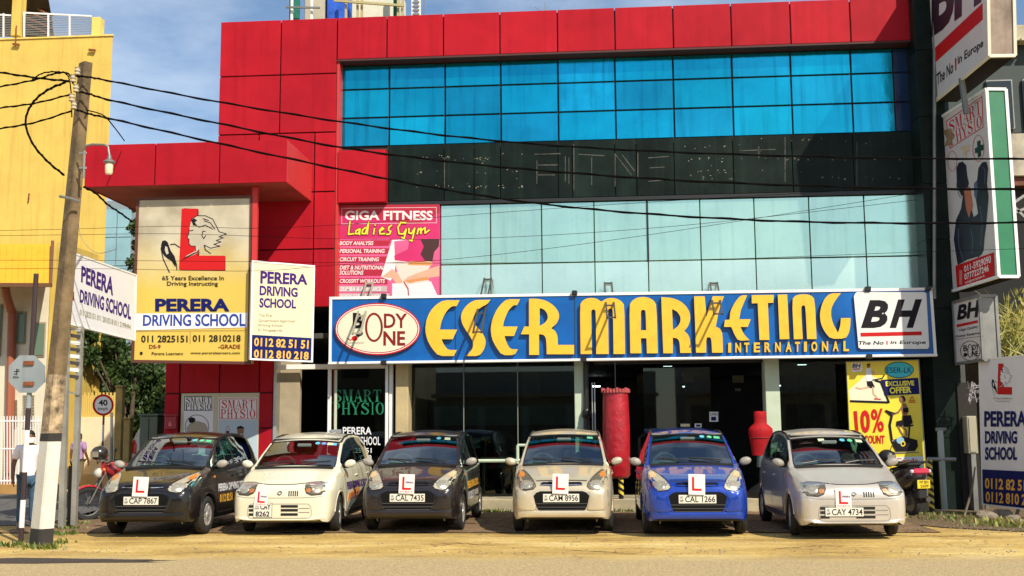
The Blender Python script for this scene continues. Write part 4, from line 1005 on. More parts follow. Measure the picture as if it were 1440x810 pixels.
pf = thing('sign_frame', 'two grey metal posts with a slatted board, carrying the white angled sign', 'sign frame', tuple(G(95, 740)))
def post(p0, p1, Y, w, m=GREYM):
    a, c = P(*p0, Y), P(*p1, Y); MB().beam(a, c, w).build('post', m, pf)
PST = mat('galvanised', (.34, .33, .29), .5, .4, var=.2)
post((87, 743), (94.5, 452), 17.2, .085, PST); post((104, 738), (113.5, 459), 17.35, .08, PST); post((97, 742), (99.5, 655), 17.5, .05, BLACK)
for k in range(8):
    y = 462 + k * 9.5; Y = 17.3
    a, c = P(98 - k * .4, y, Y), P(113 - k * .4, y + 2, Y)
    MB().beam(a, c, .02, .055).build('slat', WHITE if k % 2 == 0 else mat('slat_gap_shade', (.05, .045, .04), .7), pf)  # odd strips are the shaded gaps between white slats, painted as dark bars
MB().beam(P(95, 551, 17.3), P(112, 555, 17.3), .03).build('cross_bar', PST, pf)

# ------------------------------------------------------------------ right-hand projecting signs
def boxsign(name, label, l, r, q, m, side, thick, edge):
    a_, c_ = P(*l), P(*r)
    t = thing(name, label, 'sign', tuple(P((q[2][0] + q[3][0]) / 2, (q[2][1] + q[3][1]) / 2, (l[2] + r[2]) / 2)))
    F = plane_face(t, (a_.x, a_.y), (c_.x, c_.y))
    f4 = [F.at(*p) for p in q]; bk = [v - F.n * thick for v in f4]
    body = MB().add(f4 + bk, [(0, 1, 2, 3), (7, 6, 5, 4), (1, 0, 4, 5), (3, 2, 6, 7), (0, 3, 7, 4)]); body = body.build('face_panel', m, t); clean(body.data)
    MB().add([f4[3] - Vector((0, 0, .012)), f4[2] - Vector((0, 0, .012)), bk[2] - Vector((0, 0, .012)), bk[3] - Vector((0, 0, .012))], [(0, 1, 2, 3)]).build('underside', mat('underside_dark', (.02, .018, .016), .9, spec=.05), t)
    MB().add([f4[1], f4[2], bk[2], bk[1]], [(0, 1, 2, 3)]).build('end_panel', side, t)
    b = MB()
    for i in range(4): b.beam(f4[i], f4[(i + 1) % 4], .05); 
    for i, j in ((1, 2),): b.beam(bk[i], bk[j], .05); b.beam(f4[i], bk[i], .05); b.beam(f4[j], bk[j], .05)
    b.build('edge_trim', edge, t)
    return t, F, body
GRIME = mat('grimy_lightbox', (.25, .19, .15), .6, var=.55, scale=2.2, streak=.5, dark=(.4, .3, .2))
t, F, bdy = boxsign('projecting_sign', 'large grimy white lightbox with a red bar at the top right corner', (1313, 143, 21.0), (1390, 80, 18.4), ((1303.5, -50), (1386.5, -140), (1391, 79), (1314, 143)), mat('lightbox_white', (.62, .60, .58), .45, var=.05), GRIME, .42, mat('trim_cream', (.66, .62, .50), .5))
def zR(x, y): return 1270 + x / 6.753, y / 6.753
F.text('BH', [zR(272, -330), zR(748, -640), zR(742, 20), zR(268, 358)], mat('dark_plum_ink', (.020, .006, .014), .5), bold=.06, shear=.0, parent=bdy)
F.poly([zR(285, 470), zR(754, 28), zR(756, 185), zR(285, 612)], INKRED, parent=bdy)
F.text('The No', [zR(318, 705), zR(474, 570), zR(476, 690), zR(318, 815)], INKBLK, bold=.03, parent=bdy)
F.text('1', [zR(491, 556), zR(506, 547), zR(506, 666), zR(494, 672)], INKRED, bold=.02, parent=bdy)
F.text('in Europe', [zR(518, 530), zR(760, 362), zR(760, 465), zR(518, 640)], INKBLK, bold=.03, parent=bdy)
MB().beam(P(1352, 110, 19.6), P(1359, 160, 19.6), .08).build('hanger', GREYM, t)
GRN = mat('green_end', (.005, .15, .065), .45, var=.12, scale=3)
t, F, bdy = boxsign('projecting_sign', 'tall white physiotherapy lightbox with a green edge and a dark figure', (1330, 290, 21.0), (1396, 260, 19.2), ((1322, 166), (1387, 125.5), (1404.5, 389), (1337, 410)), mat('lightbox_white', (.62, .60, .58), .45), GRN, .34, WHITE)
def zP(x, y): return 1300 + x / 2.531, 100 + y / 2.531
F.poly([zP(*p) for p in ((76, 178), (206, 88), (210, 200), (90, 277))], INKRED, parent=bdy); F.poly([zP(*p) for p in ((79, 180), (203, 94), (207, 198), (93, 272))], mat('lightbox_white', (.62, .60, .58), .45), parent=bdy)
F.serif('SMART', [zP(84, 182), zP(201, 100), (zP(204, 148)), zP(88, 224)], INKRED, parent=bdy); F.serif('PHYSIO', [zP(87, 228), zP(204, 152), zP(206, 196), zP(94, 268)], INKRED, parent=bdy)
F.ring(*zP(192, 275), 8.2, 18.8, .7, INKRED, parent=bdy); F.ring(*zP(99, 320), 6.6, 14.5, .6, INKRED, parent=bdy)
F.poly([zP(*p) for p in ((187, 250), (199, 246), (200, 264), (209, 261), (210, 280), (201, 284), (202, 303), (190, 308), (189, 290), (180, 293), (179, 275), (188, 271))], mat('dark_green_ink', (.01, .06, .035), .5), parent=bdy)
F.poly([zP(*p) for p in ((63, 212), (95, 203), (103, 228), (97, 262), (72, 268), (80, 240))], mat('peeling_tan', (.30, .20, .10), .8, var=.3), 'torn_patch', parent=bdy)
F.poly([zP(*p) for p in ((128, 270), (160, 262), (160, 280), (148, 292), (150, 308), (135, 296), (140, 284))], mat('peeling_cream', (.60, .46, .30), .8), 'torn_patch', parent=bdy)
SUIT = mat('suit_print', (.016, .020, .035), .5, var=.3); SUIT2 = mat('suit_highlight', (.10, .14, .22), .5)
F.poly([zP(*p) for p in ((113, 345), (122, 326), (136, 322), (148, 335), (152, 372), (158, 400), (148, 440), (132, 445), (116, 410))], SUIT, parent=bdy)
F.poly([zP(*p) for p in ((192, 345), (205, 325), (220, 322), (226, 345), (222, 400), (228, 450), (218, 560), (205, 650), (190, 665), (190, 500), (180, 440), (186, 400))], SUIT, parent=bdy)
F.poly([zP(*p) for p in ((136, 445), (152, 435), (175, 520), (200, 500), (215, 560), (210, 640), (190, 660), (150, 672), (118, 690), (104, 600), (112, 530), (130, 490))], SUIT, parent=bdy)
F.poly([zP(*p) for p in ((140, 418), (162, 412), (172, 480), (158, 522), (148, 490))], mat('arm_print', (.50, .16, .09), .6), parent=bdy)
F.poly([zP(*p) for p in ((176, 400), (186, 388), (190, 420), (184, 460), (176, 440))], SUIT2, parent=bdy)
F.lines([[zP(120, 560), zP(122, 620), zP(140, 680)], [zP(165, 560), zP(172, 600), zP(168, 650)], [zP(198, 480), zP(206, 540), zP(200, 620)], [zP(112, 400), zP(122, 440), zP(130, 452)], [zP(205, 340), (zP(216, 350)), zP(214, 400)]], .8, SUIT2, parent=bdy)
F.poly([zP(*p) for p in ((110, 693), (246, 645), (250, 728), (116, 776))], INKRED, parent=bdy)
F.text('011-5929090', [zP(140, 694), zP(236, 655), zP(237, 682), zP(142, 716)], WHITEV, bold=.03, parent=bdy); F.text('0777227246', [zP(141, 722), zP(228, 688), zP(229, 712), zP(143, 744)], WHITEV, bold=.03, parent=bdy)
F.text('info@smartphysio.lk', [zP(145, 748), zP(214, 722), zP(215, 734), zP(146, 760)], WHITEV, bold=.02, parent=bdy)
F.rect(*zP(124, 708), *zP(134, 760), mat('pale_red_ink', (.60, .2, .2), .5), parent=bdy)
t, F, bdy = boxsign('projecting_sign', 'small white panel sign with an oval emblem below the green edged lightbox', (1342, 460, 20.8), (1380, 455, 19.7), ((1340.5, 425.5), (1377.5, 416), (1383, 506), (1345, 512)), mat('lightbox_white', (.62, .60, .58), .45), GREYM, .28, GREYM)
def zT(x, y): return 1280 + x / 2.25, 380 + y / 2.25
F.text('BH', [zT(148, 112), zT(219, 92), zT(219, 148), zT(148, 158)], INKBLK, bold=.06, shear=.15, parent=bdy)
F.poly([zT(147, 172), zT(213, 158), zT(214, 166), zT(147, 181)], INKRED, parent=bdy)
F.text('High Quality', [zT(156, 186), zT(214, 174), zT(214, 184), zT(156, 196)], INKBLK, bold=.02, parent=bdy); F.text('Fitness Equipment', [zT(144, 206), zT(228, 192), zT(228, 203), zT(144, 216)], INKBLK, bold=.02, parent=bdy)
F.lines([[zT(144, 219), zT(232, 208)]], .5, INKBLK, parent=bdy)
F.ring(*zT(190, 255), 14.2, 14.2, .8, INKBLK, parent=bdy)
F.text('B', [zT(168, 238), zT(180, 237), zT(180, 256), zT(168, 257)], INKBLK, bold=.03, parent=bdy); F.ring(*zT(189, 255), 3.6, 9.5, 1, INKBLK, parent=bdy)
F.text('DY', [zT(197, 236), zT(217, 233), zT(217, 251), zT(197, 253)], INKBLK, bold=.03, parent=bdy); F.text('NE', [zT(197, 256), zT(214, 254), zT(214, 272), zT(197, 274)], INKBLK, bold=.03, parent=bdy)
F.poly([zT(*p) for p in ((170, 262), (178, 262), (182, 268), (176, 274), (168, 272))], INKBLK, parent=bdy)

# ---- white standing driving school sign at the right edge
a_, c_ = P(1380, 600, 20.0), P(1440, 600, 18.95)
s4 = thing('driving_school_sign', 'white standing driving school sign at the right edge with a navy number panel', 'sign', tuple(P(1400, 712, 19.6)))
F = plane_face(s4, (a_.x, a_.y), (c_.x, c_.y))
q = ((1377.5, 506), (1462, 498), (1467, 719), (1382.5, 709))
bdy = board(F, *q, .06, WHITEV, 'sign_panel'); frame(F, q, .025, .03, WHITE, 'frame', .01)
b = MB()
for x in (1388, 1458):
    b.beam(F.at(x, 700, -.1), F.at(x, 716, -.1), .06)
b.build('leg', GREYM, s4)
# logo box and lines
logo(F, 1394, 511, 1424, 556, bdy, WHITEV)
F.text('65 Years Excellence in', (1397, 558.5, 1423, 561.5), gi, bold=.02, parent=bdy); F.text('Driving Instructing', (1400, 563, 1420, 565.5), gi, bold=.02, parent=bdy)
F.text('PERERA', (1384, 578, 1443, 600), NAVY, bold=.05, parent=bdy); F.text('DRIVING', (1385, 606, 1430, 624), NAVY, bold=.05, parent=bdy); F.text('SCHOOL', (1385, 628.5, 1430, 647), NAVY, bold=.05, parent=bdy)
F.poly([(1381.2, 660), (1464, 664), (1466, 717.5), (1382.8, 708)], NAVY, parent=bdy)
F.text('0112 82 51 51', [(1385, 672), (1458, 676), (1458, 692), (1385, 687)], OR, bold=.04, parent=bdy); F.text('0112 810 218', [(1386, 691), (1455, 696), (1455, 712), (1386, 706)], OR, bold=.04, parent=bdy)

# ---- yellow offer banner
ofb = thing('offer_banner', 'tall yellow fitness offer banner standing right of the silver car', 'banner', tuple(P(1250, 700, 21.0)))
F = flat_face(ofb, 21.0)
YO = mat('offer_yellow', (.78, .62, .04), .45, var=.08, scale=2)
q = ((1190.3, 509.5), (1291, 506.5), (1303.5, 696), (1199, 700))
bdy = board(F, *q, .04, YO, 'banner_sheet'); frame(F, q, .03, .04, GREYM, 'frame', -.01)
def zF(x, y): return 1180 + x / 3.371, 500 + y / 3.371
def PF(pts, m, **k): return F.poly([zF(*p) for p in pts], m, parent=bdy, **k)
def TF(t, x0, y0, x1, y1, m, **k): return F.text(t, Q(*zF(x0, y0), *zF(x1, y1)), m, parent=bdy, **k)
PALEY = mat('offer_pale', (.72, .70, .50), .5)
PF(((45, 165), (130, 90), (190, 110), (235, 225), (52, 222)), PALEY); PF(((58, 36), (108, 34), (110, 76), (60, 78)), WHITEV)
TF('BH', 62, 38, 103, 58, INKBLK, bold=.05, shear=.15); PF(((64, 62), (98, 61), (98, 66), (64, 67)), INKRED)
F.oval(*zF(285, 68), 20.6, 11.6, INKBLK, parent=bdy); F.oval(*zF(285, 68), 19.6, 10.6, mat('cyan_ink', (.03, .48, .60), .5), parent=bdy)
TF('ESER-LK', 225, 56, 345, 82, NAVY, bold=.01)
PF(((198, 115), (375, 105), (382, 182), (214, 190)), NAVY)
yi = mat('yellow_ink', (.85, .75, .05), .5)
F.text('EXCLUSIVE', [zF(220, 122), zF(355, 118), zF(356, 142), zF(222, 146)], yi, bold=.05, parent=bdy); F.text('OFFER', [zF(238, 150), zF(342, 146), zF(343, 176), zF(240, 182)], yi, bold=.06, parent=bdy)
for pts in ([(132, 42), (146, 38), (148, 52), (140, 60), (132, 56)],): PF(pts, SKIN)
PF(((126, 62), (150, 58), (156, 90), (150, 122), (130, 124), (126, 90)), WHITEV); PF(((132, 40), (146, 37), (147, 43), (133, 47)), INKBLK)
PF(((130, 122), (156, 120), (170, 150), (150, 155), (134, 145)), INKBLK)
F.lines([[zF(140, 150), zF(100, 158), zF(80, 152)], [zF(160, 150), zF(162, 180), zF(180, 200)], [zF(152, 75), zF(166, 88), zF(162, 72)]], 2.0, LSK, parent=bdy)
F.lines([[zF(55, 216), zF(230, 222)], [zF(172, 118), zF(198, 126), zF(236, 222)]], 3.0, INKBLK, parent=bdy); F.lines([[zF(160, 116), zF(205, 108), zF(214, 92)]], 1.6, INKBLK, parent=bdy); F.lines([[zF(168, 205), zF(196, 207)]], 1.6, INKRED, parent=bdy)
F.text('10', [zF(68, 262), zF(145, 256), zF(148, 365), zF(78, 372)], INKRED, bold=.06, parent=bdy); F.text('%', [zF(150, 254), zF(210, 250), zF(213, 362), zF(156, 366)], INKRED, bold=.03, parent=bdy)
TF('DISCOUNT', 80, 378, 216, 418, INKRED, bold=.05)
# cyclist print
PF(((286, 196), (300, 190), (312, 200), (308, 222), (294, 224), (286, 212)), SKIN); PF(((290, 192), (306, 190), (316, 206), (312, 222), (304, 204)), INKBLK)
PF(((298, 224), (318, 228), (330, 262), (322, 282), (302, 285), (296, 250)), SKIN); PF(((302, 250), (328, 246), (330, 268), (304, 272)), INKBLK)
F.lines([[zF(304, 235), zF(282, 268), zF(252, 280)]], 2.4, SKIN, parent=bdy)
PF(((300, 285), (340, 282), (350, 320), (320, 338), (270, 335), (272, 312), (300, 305)), INKBLK)
F.lines([[zF(280, 335), zF(292, 360), zF(310, 385)], [zF(300, 335), zF(318, 355), zF(320, 380)]], 2.2, SKIN, parent=bdy)
F.lines([[zF(222, 262), zF(250, 285), zF(240, 330), zF(250, 400), zF(270, 440)]], 3.4, INKBLK, parent=bdy); F.lines([[zF(225, 262), zF(262, 275)], [zF(322, 335), zF(350, 330)], [zF(334, 335), zF(330, 390)]], 2.2, INKBLK, parent=bdy)
PF(((258, 400), (300, 382), (370, 400), (375, 430), (360, 452), (270, 455), (255, 430)), INKBLK); F.oval(*zF(290, 402), 5.4, 4.8, mat('disc_blue', (.25, .45, .60), .4), parent=bdy); F.oval(*zF(303, 418), 3.4, 3.8, YO, parent=bdy); F.oval(*zF(303, 418), 2, 2.2, INKBLK, parent=bdy)
F.lines([[zF(262, 462), zF(378, 458)]], 1.4, GREYM, parent=bdy)
F.lines([[zF(333, 215), zF(346, 194), zF(358, 214), zF(333, 215)], [zF(330, 222), zF(364, 221)]], .9, INKRED, parent=bdy)
PF(((262, 482), (398, 476), (402, 545), (300, 552)), mat('card_white', (.62, .68, .70), .5)); F.text('Cards', [zF(264, 486), zF(374, 484), zF(375, 512), zF(266, 514)], mat('card_red', (.60, .06, .03), .5), bold=.03, parent=bdy)
TF('SERVICES', 300, 540, 388, 562, INKBLK, bold=.04); PF(((360, 575), (408, 572), (416, 660), (366, 663)), mat('cyan_print', (.12, .45, .62), .5))
# ------------------------------------------------------------------ left: yellow building and its neighbours
YW = mat('yellow_wall', (.64, .45, .095), 0.85, var=0.12, scale=1.1, streak=0.5, dark=(.66, .55, .45), bump=.3)
YW2 = mat('yellow_trim', (.72, .55, .14), 0.8, var=.1)
LW = mat('cream_wall', (.66, .60, .46), 0.85, var=.08, streak=.15, dark=(.7, .65, .6))
WBW = mat('boundary_white', (.72, .62, .44), .85, var=.08)
YYB = 31.0
yb_ = thing('yellow_building', 'tall plain yellow building with a railed roof terrace', 'building', (PX(60, 600, YYB), YYB, 0))
xr_ = PX(153, 200, YYB); xl_ = PX(-260, 200, YYB); zt_ = PZ(100, 53, YYB)
def slab_(x0, x1, y0, y1, z0, z1, m, name):
    k = (y1) / y0 * 1.03
    MB().add([(x0, y0, z0), (x1, y0, z0), (x1 * k, y1, z0), (x0, y1, z0), (x0, y0, z1), (x1, y0, z1), (x1 * k, y1, z1), (x0, y1, z1)], [(0, 3, 2, 1), (4, 5, 6, 7), (0, 1, 5, 4), (1, 2, 6, 5), (2, 3, 7, 6), (3, 0, 4, 7)]).build(name, m, yb_)
slab_(xl_, xr_, YYB, YYB + 8, 0, zt_, YW, 'wall')
slab_(xl_ - .02, xr_ + .04, YYB - .04, YYB + 8, zt_ + .003, zt_ + .05, YW2, 'coping')
def yp(px0, px1, py0, py1, Y, t_, m, name): 
    return MB().box(PX(px0, py0, Y), PX(px1, py0, Y), Y, Y + t_, PZ(px0, py1, Y), PZ(px0, py0, Y), .01).build(name, m, yb_)
yp(20, 32, -60, 50, YYB, .35, YW, 'terrace_post'); yp(129, 141, 24, 52, YYB, .3, YW2, 'terrace_post')
rm = mat('rail_metal', (.30, .30, .30), .5, .5)
for (a, c) in ((-60, 19), (33, 129)):
    b = MB()
    for k in range(12):
        y0 = 22 + k * 2.4
        b.beam(P(a, y0 - .02 * a + (0 if a < 0 else .8), YYB + .1), P(c, y0 + (c - a) * .035, YYB + .1), .018)
    b.build('rail_bar', rm, yb_, kind='stuff')
    MB().beam(P(a, 18, YYB + .1), P(c, 18 + (c - a) * .05, YYB + .1), .045).build('top_rail', WHITE, yb_)
    for x in ([5, -20, -45] if a < 0 else [34, 68, 98]): MB().beam(P(x, 19 + max(0, x - 33) * .05, YYB + .08), P(x, 52, YYB + .08), .04).build('rail_post', WHITE, yb_)
# roof over the terrace
MB().add([P(-60, -60, YYB + 1), P(58, -60, YYB + 1), P(72, 20, YYB + 2.5), P(76, 52, YYB + 2.5), P(-60, 52, YYB + 2.5), P(58, -60, YYB + 6), P(76, 52, YYB + 6)], [(0, 1, 2, 3, 4), (1, 5, 6, 3, 2)]).build('terrace_roof', mat('thatch', (.030, .018, .012), .9, var=.5, scale=6, bump=.8), yb_)
b = MB(); 
for k in range(4): b.beam(P(35 + k * 1.5, 5 + k * 10, YYB + 2.3), P(74, 22 + k * 9, YYB + 2.3), .05)
b.build('roof_batten', RUST, yb_)
for (x, y) in ((23, 62), (130, 70)):
    MB().beam(P(x - 5, y, YYB - .08), P(x + 4, y + 1, YYB - .08), .06).build('rusty_bracket', RUST, yb_)
MB().beam(P(23, 36, YYB - .05), P(22, 62, YYB - .05), .025).build('rod', RUST, yb_)
MB().beam(P(41, 272, YYB - .02), P(39.5, 285, YYB - .02), .03).build('rod', RUST, yb_)
# house in front with awning
YH = 28.6
hs = thing('cream_house', 'cream house with an orange awning behind the railing', 'building', (PX(20, 600, YH), YH, 0))
def hb(px0, px1, py0, py1, Y, t_, m, name, par=None):
    return MB().box(PX(px0, 560, Y), PX(px1, 560, Y), Y, Y + t_, PZ(px0, py1, Y) if py1 else 0, PZ(px0, py0, Y), .008).build(name, m, par or hs)
hb(-160, 63, 395, None, YH, 2.2, LW, 'wall')
hb(63.5, 76, 340, None, YH - .02, 2.3, YW, 'corner_pillar')
AW = mat('orange_awning', (.72, .36, .02), .55, var=.08)
aw0, aw1 = 26.9, YH
b = MB(); n = 26
for k in range(n):
    x0, x1 = -160 + (k) * (72 + 160) / n, -160 + (k + 1) * (72 + 160) / n
    A0, A1, B0, B1 = P(x0, 343, aw1 - .01), P(x1, 343, aw1 - .01), P(x0 - 2, 398, aw0), P(x1 - 2, 398, aw0)
    MB().add([A0, A1 - Vector((.004, 0, 0)), B1 - Vector((.004, 0, 0)), B0, A0 - Vector((0, 0, .03)), A1 - Vector((.004, 0, .03)), B1 - Vector((.004, 0, .03)), B0 - Vector((0, 0, .03))], [(0, 3, 2, 1), (4, 5, 6, 7), (3, 7, 6, 2), (0, 1, 5, 4), (1, 2, 6, 5), (0, 4, 7, 3)]).build('awning_sheet', AW, hs)
MB().add([P(-160, 346, aw1 - .05), P(71, 346, aw1 - .05), P(69, 399.5, aw0 + .02), P(-162, 399.5, aw0 + .02)], [(0, 1, 2, 3)]).build('awning_light_block', mat('light_block_tan', (.30, .18, .06), .8), hs)  # unseen sheet added below to stop light stripes through the awning joints
MB().beam(P(-160, 400, aw0 - .03), P(73, 401, aw0 - .03), .05, .10).build('fascia', mat('brown_fascia', (.14, .06, .025), .7), hs)
MB().beam(P(74, 340, aw1 - .2), P(71, 400, aw0), .08).build('awning_edge', mat('brown_fascia', (.14, .06, .025), .7), hs)
MB().tube([P(8, 404, YH - .9), P(9, 415, YH - .8), P(17, 440, YH - .15), P(16, 500, YH - .12), P(12, 690, YH - .12)], .11, 8).build('downpipe', mat('pipe_red', (.34, .10, .05), .6), hs, smooth=True)
for (a, y0, c, y1) in ((20, 440, 30, 482), (-40, 430, -4, 500), (42, 455, 58, 500)):
    w = hb(a - 1.5, c + 1.5, y0 - 2, y1 + 2, YH - .04, .035, mat('window_frame_tan', (.36, .28, .17), .7), 'window')
    hb(a, c, y0, y1, YH - .06, .018, mat('window_green', (.12, .18, .12), .2), 'pane', w)
for (a, y0, c, y1) in ((13, 562, 24, 600), (33, 555, 48, 600)):
    w = hb(a - 1, c + 1, y0 - 2, y1 + 2, YH - .04, .035, LW, 'window')
    b = MB(); n = 11
    for k in range(n):
        y = y0 + (y1 - y0) * (k + .5) / n; b.beam(P(a, y, YH - .055), P(c, y, YH - .055), .02, .045)
    b.build('louvre', mat('louvre_tan', (.22, .18, .12), .7), hs, kind='stuff')
# low wall and white railing in front of it
fn = thing('white_railing', 'white metal railing on a low ochre wall behind the man in white', 'railing', (PX(20, 690, 27.0), 27.0, 0))
MB().box(PX(-200, 690, 27), PX(82, 690, 27), 27, 27.25, 0, PZ(20, 681, 27), .01).build('low_wall', mat('ochre_wall', (.40, .22, .07), .85, var=.2), fn)
for k in range(60):
    x = -160 + k * 4.05
    MB().beam(P(x, 681, 27.1), P(x, 585, 27.1), .022).build('bar', WHITE, fn)
for y in (592, 631, 676): MB().beam(P(-160, y, 27.1), P(82, y, 27.1), .035).build('rail', WHITE, fn)
# boundary wall across the side street with a spiked fence on it
bw = thing('boundary_wall', 'long cream boundary wall topped by a yellow spiked fence', 'wall', (PX(130, 690, 30), 30, 0))
MB().box(PX(84, 640, 30), PX(168, 640, 30), 30, 30.25, .35, PZ(130, 587, 30), .01).build('wall', WBW, bw)
MB().box(PX(84, 640, 30) - .02, PX(168, 640, 30) + .02, 29.93, 30.3, 0, .348, .01).build('base_course', mat('base_tan', (.52, .40, .22), .85, var=.15), bw)
FY = mat('fence_yellow', (.60, .44, .12), .7)
for k in range(30):
    x = 86 + k * 2.6; y = 556 - (k % 2) * 4
    MB().beam(P(x, 588, 30.1), P(x, y, 30.1), .045).build('fence_spike', FY, bw)
for y in (563, 579): MB().beam(P(84, y, 30.12), P(166, y, 30.12), .04).build('fence_rail', FY, bw)
# yellow gate pillar and posts right of it
for (a, c, y0, Y, lab) in ((160, 170, 545, 27.5, 'ochre gate pillar at the end of the cream wall'), (173, 182, 590, 26.5, 'shorter ochre gate pillar next to the grey cabinet')):
    t = thing('gate_pillar', lab, 'pillar', (PX(a, 690, Y), Y, 0))
    MB().box(PX(a, 620, Y), PX(c, 620, Y), Y, Y + .18, 0, PZ(a, y0, Y), .012).build('shaft', mat('ochre_post', (.46, .30, .09), .85, var=.3, scale=4), t)
    MB().box(PX(a, 620, Y) - .02, PX(c, 620, Y) + .02, Y - .02, Y + .2, PZ(a, y0, Y) + .002, PZ(a, y0, Y) + .05, .01).build('cap', mat('ochre_post', (.46, .30, .09), .85), t)
# distant glass tower
tw = thing('glass_tower', 'distant pale blue glass tower behind the yellow building', 'building', (PX(165, 500, 60), 60, 0))
x0, x1 = PX(120, 400, 60), PX(182, 400, 60)
MB().box(x0, x1, 60.05, 68, 0, PZ(160, 282, 60)).build('core', mat('tower_core', (.2, .26, .3), .6), tw)
TG_ = mat('tower_pane', (.22, .38, .44), .12, var=.3, scale=.25)
for i in range(3):
    for k in range(9):
        a = x0 + (x1 - x0) * i / 3; z0 = 1 + k * 1.62
        if z0 + 1.6 < PZ(160, 282, 60): MB().box(a + .03, a + (x1 - x0) / 3 - .03, 60, 60.04, z0, z0 + 1.57).build('pane', TG_, tw)
# grey service cabinet
cab = thing('service_cabinet', 'grey green metal service cabinet behind the dark car', 'cabinet', (PX(209, 690, 23), 23, 0))
p, q = P(197, 582, 23), P(222, 582, 23)
MB().box(p.x, q.x, 23, 23.5, .05, p.z - .05, .012).build('body', mat('cabinet_green', (.13, .16, .11), .5, var=.15), cab)
MB().box(p.x - .03, q.x + .03, 22.96, 23.55, p.z - .045, p.z, .012).build('lid', mat('cabinet_green', (.13, .16, .11), .5), cab)
MB().box((p.x + q.x) / 2 - .006, (p.x + q.x) / 2 + .006, 22.99, 22.999, .1, p.z - .1).build('door_gap', BLACK, cab)
MB().box(p.x - .02, q.x + .02, 22.98, 23.52, 0, .048).build('plinth', CONC, cab)

# ------------------------------------------------------------------ concrete utility pole
base = G(57.5, 766); top = P(120.5, 89, base.y + .1)
pole = thing('utility_pole', 'leaning concrete utility pole with a white and black painted foot', 'utility pole', tuple(base))
PC_ = mat('pole_concrete', (.16, .11, .055), .9, var=.5, scale=3.0, streak=.5, dark=(.45, .4, .35), bump=.8, bscale=12)
def pole_seg(f0, f1, m, name, grow=0.0):
    d = (top - base); ang = radians(-36); b = MB(); vs = []
    for f in (f0, f1):
        c = base + d * f; w = (.285 - .105 * f) / 2 + grow; ch = w * .8
        for (sx, sy) in ((1, .8), (.8, 1), (-.8, 1), (-1, .8), (-1, -.8), (-.8, -1), (.8, -1), (1, -.8)):
            x, y = sx * w, sy * w * .72
            vs.append(c + Vector((x * cos(ang) - y * sin(ang), x * sin(ang) + y * cos(ang), 0)))
    b.add(vs, [(i, (i + 1) % 8, 8 + (i + 1) % 8, 8 + i) for i in range(8)] + [tuple(range(8))[::-1], tuple(range(8, 16))])
    o = b.build(name, m, pole); clean(o.data); return o
pole_seg(.34, 1.0, PC_, 'shaft'); pole_seg(.2218, .3398, mat('pole_worn', (.34, .25, .15), .9, var=.95, scale=7, streak=.8, dark=(.15, .12, .1), bump=.9, bscale=14), 'worn_band', .003); pole_seg(-.02, .032, mat('pole_black', (.03, .026, .024), .8, var=.3, bump=.4), 'black_foot', .006)
pole_seg(.0325, .2045, mat('pole_white', (.66, .63, .55), .7, var=.1, streak=.25, dark=(.6, .5, .4), bump=.3), 'white_band', .006); pole_seg(.205, .2215, mat('pole_black', (.03, .026, .024), .8), 'black_band', .006)
# torn paper on the pole
rr = random.Random(2); 
for k in range(0):
    c = P(rr.uniform(74, 83), rr.uniform(552, 606), base.y - .16); w = rr.uniform(.02, .05)
    MB().add([c, c + Vector((w * 1.6, .05, .01)), c + Vector((w, .04, w * 1.8)), c + Vector((.0, .0, w * 1.3))], [(0, 1, 2, 3)]).build('paper_scrap', mat('old_paper', (.50, .42, .28), .9, var=.3), pole)
# insulators and clamps
for (x, y) in ((109, 100), (107, 124), (104, 148), (103, 110), (101, 137)):
    c = P(x, y, base.y - .16)
    MB().lathe([(.02, -.06), (.045, -.05), (.03, -.02), (.045, .0), (.03, .03), (.04, .05), (0, .06)], tuple(c), (0, 0, 1), 10).build('insulator', mat('porcelain', (.45, .38, .26), .4), pole, smooth=True)
MB().tube([P(84, 276, base.y - .2), P(99, 279, base.y - .24), P(112, 284, base.y - .1)], .02, 6).build('steel_band', GREYM, pole, smooth=True)
# lamp on its arm
lmp = thing('street_lamp', 'small glass jar lamp on a curved arm fixed to the pole', 'lamp', tuple(P(153, 245, 14.7)))
MB().tube([P(118, 250, 14.75), P(118.5, 212, 14.75), P(121, 205, 14.72), P(130, 203, 14.7), P(146, 203.5, 14.7), P(152, 206, 14.7), P(154, 219, 14.7)], .016, 8).build('arm', GREYM, lmp, smooth=True)
for y in (215, 236): MB().beam(P(112, y, 14.8), P(121, y, 14.74), .025).build('clamp', PST, lmp)
c = P(153.7, 228, 14.7)
MB().lathe([(0, .10), (.025, .095), (.03, .045), (.075, .012), (.085, -.005), (.05, -.012)], tuple(c), (0, 0, 1), 18).build('shade', GREYM, lmp, smooth=True)
MB().lathe([(.045, -.012), (.055, -.05), (.052, -.15), (.04, -.17), (0, -.172)], tuple(c), (0, 0, 1), 18).build('jar', mat('lamp_jar', (.75, .66, .42), .15, coat=.5), lmp, smooth=True)

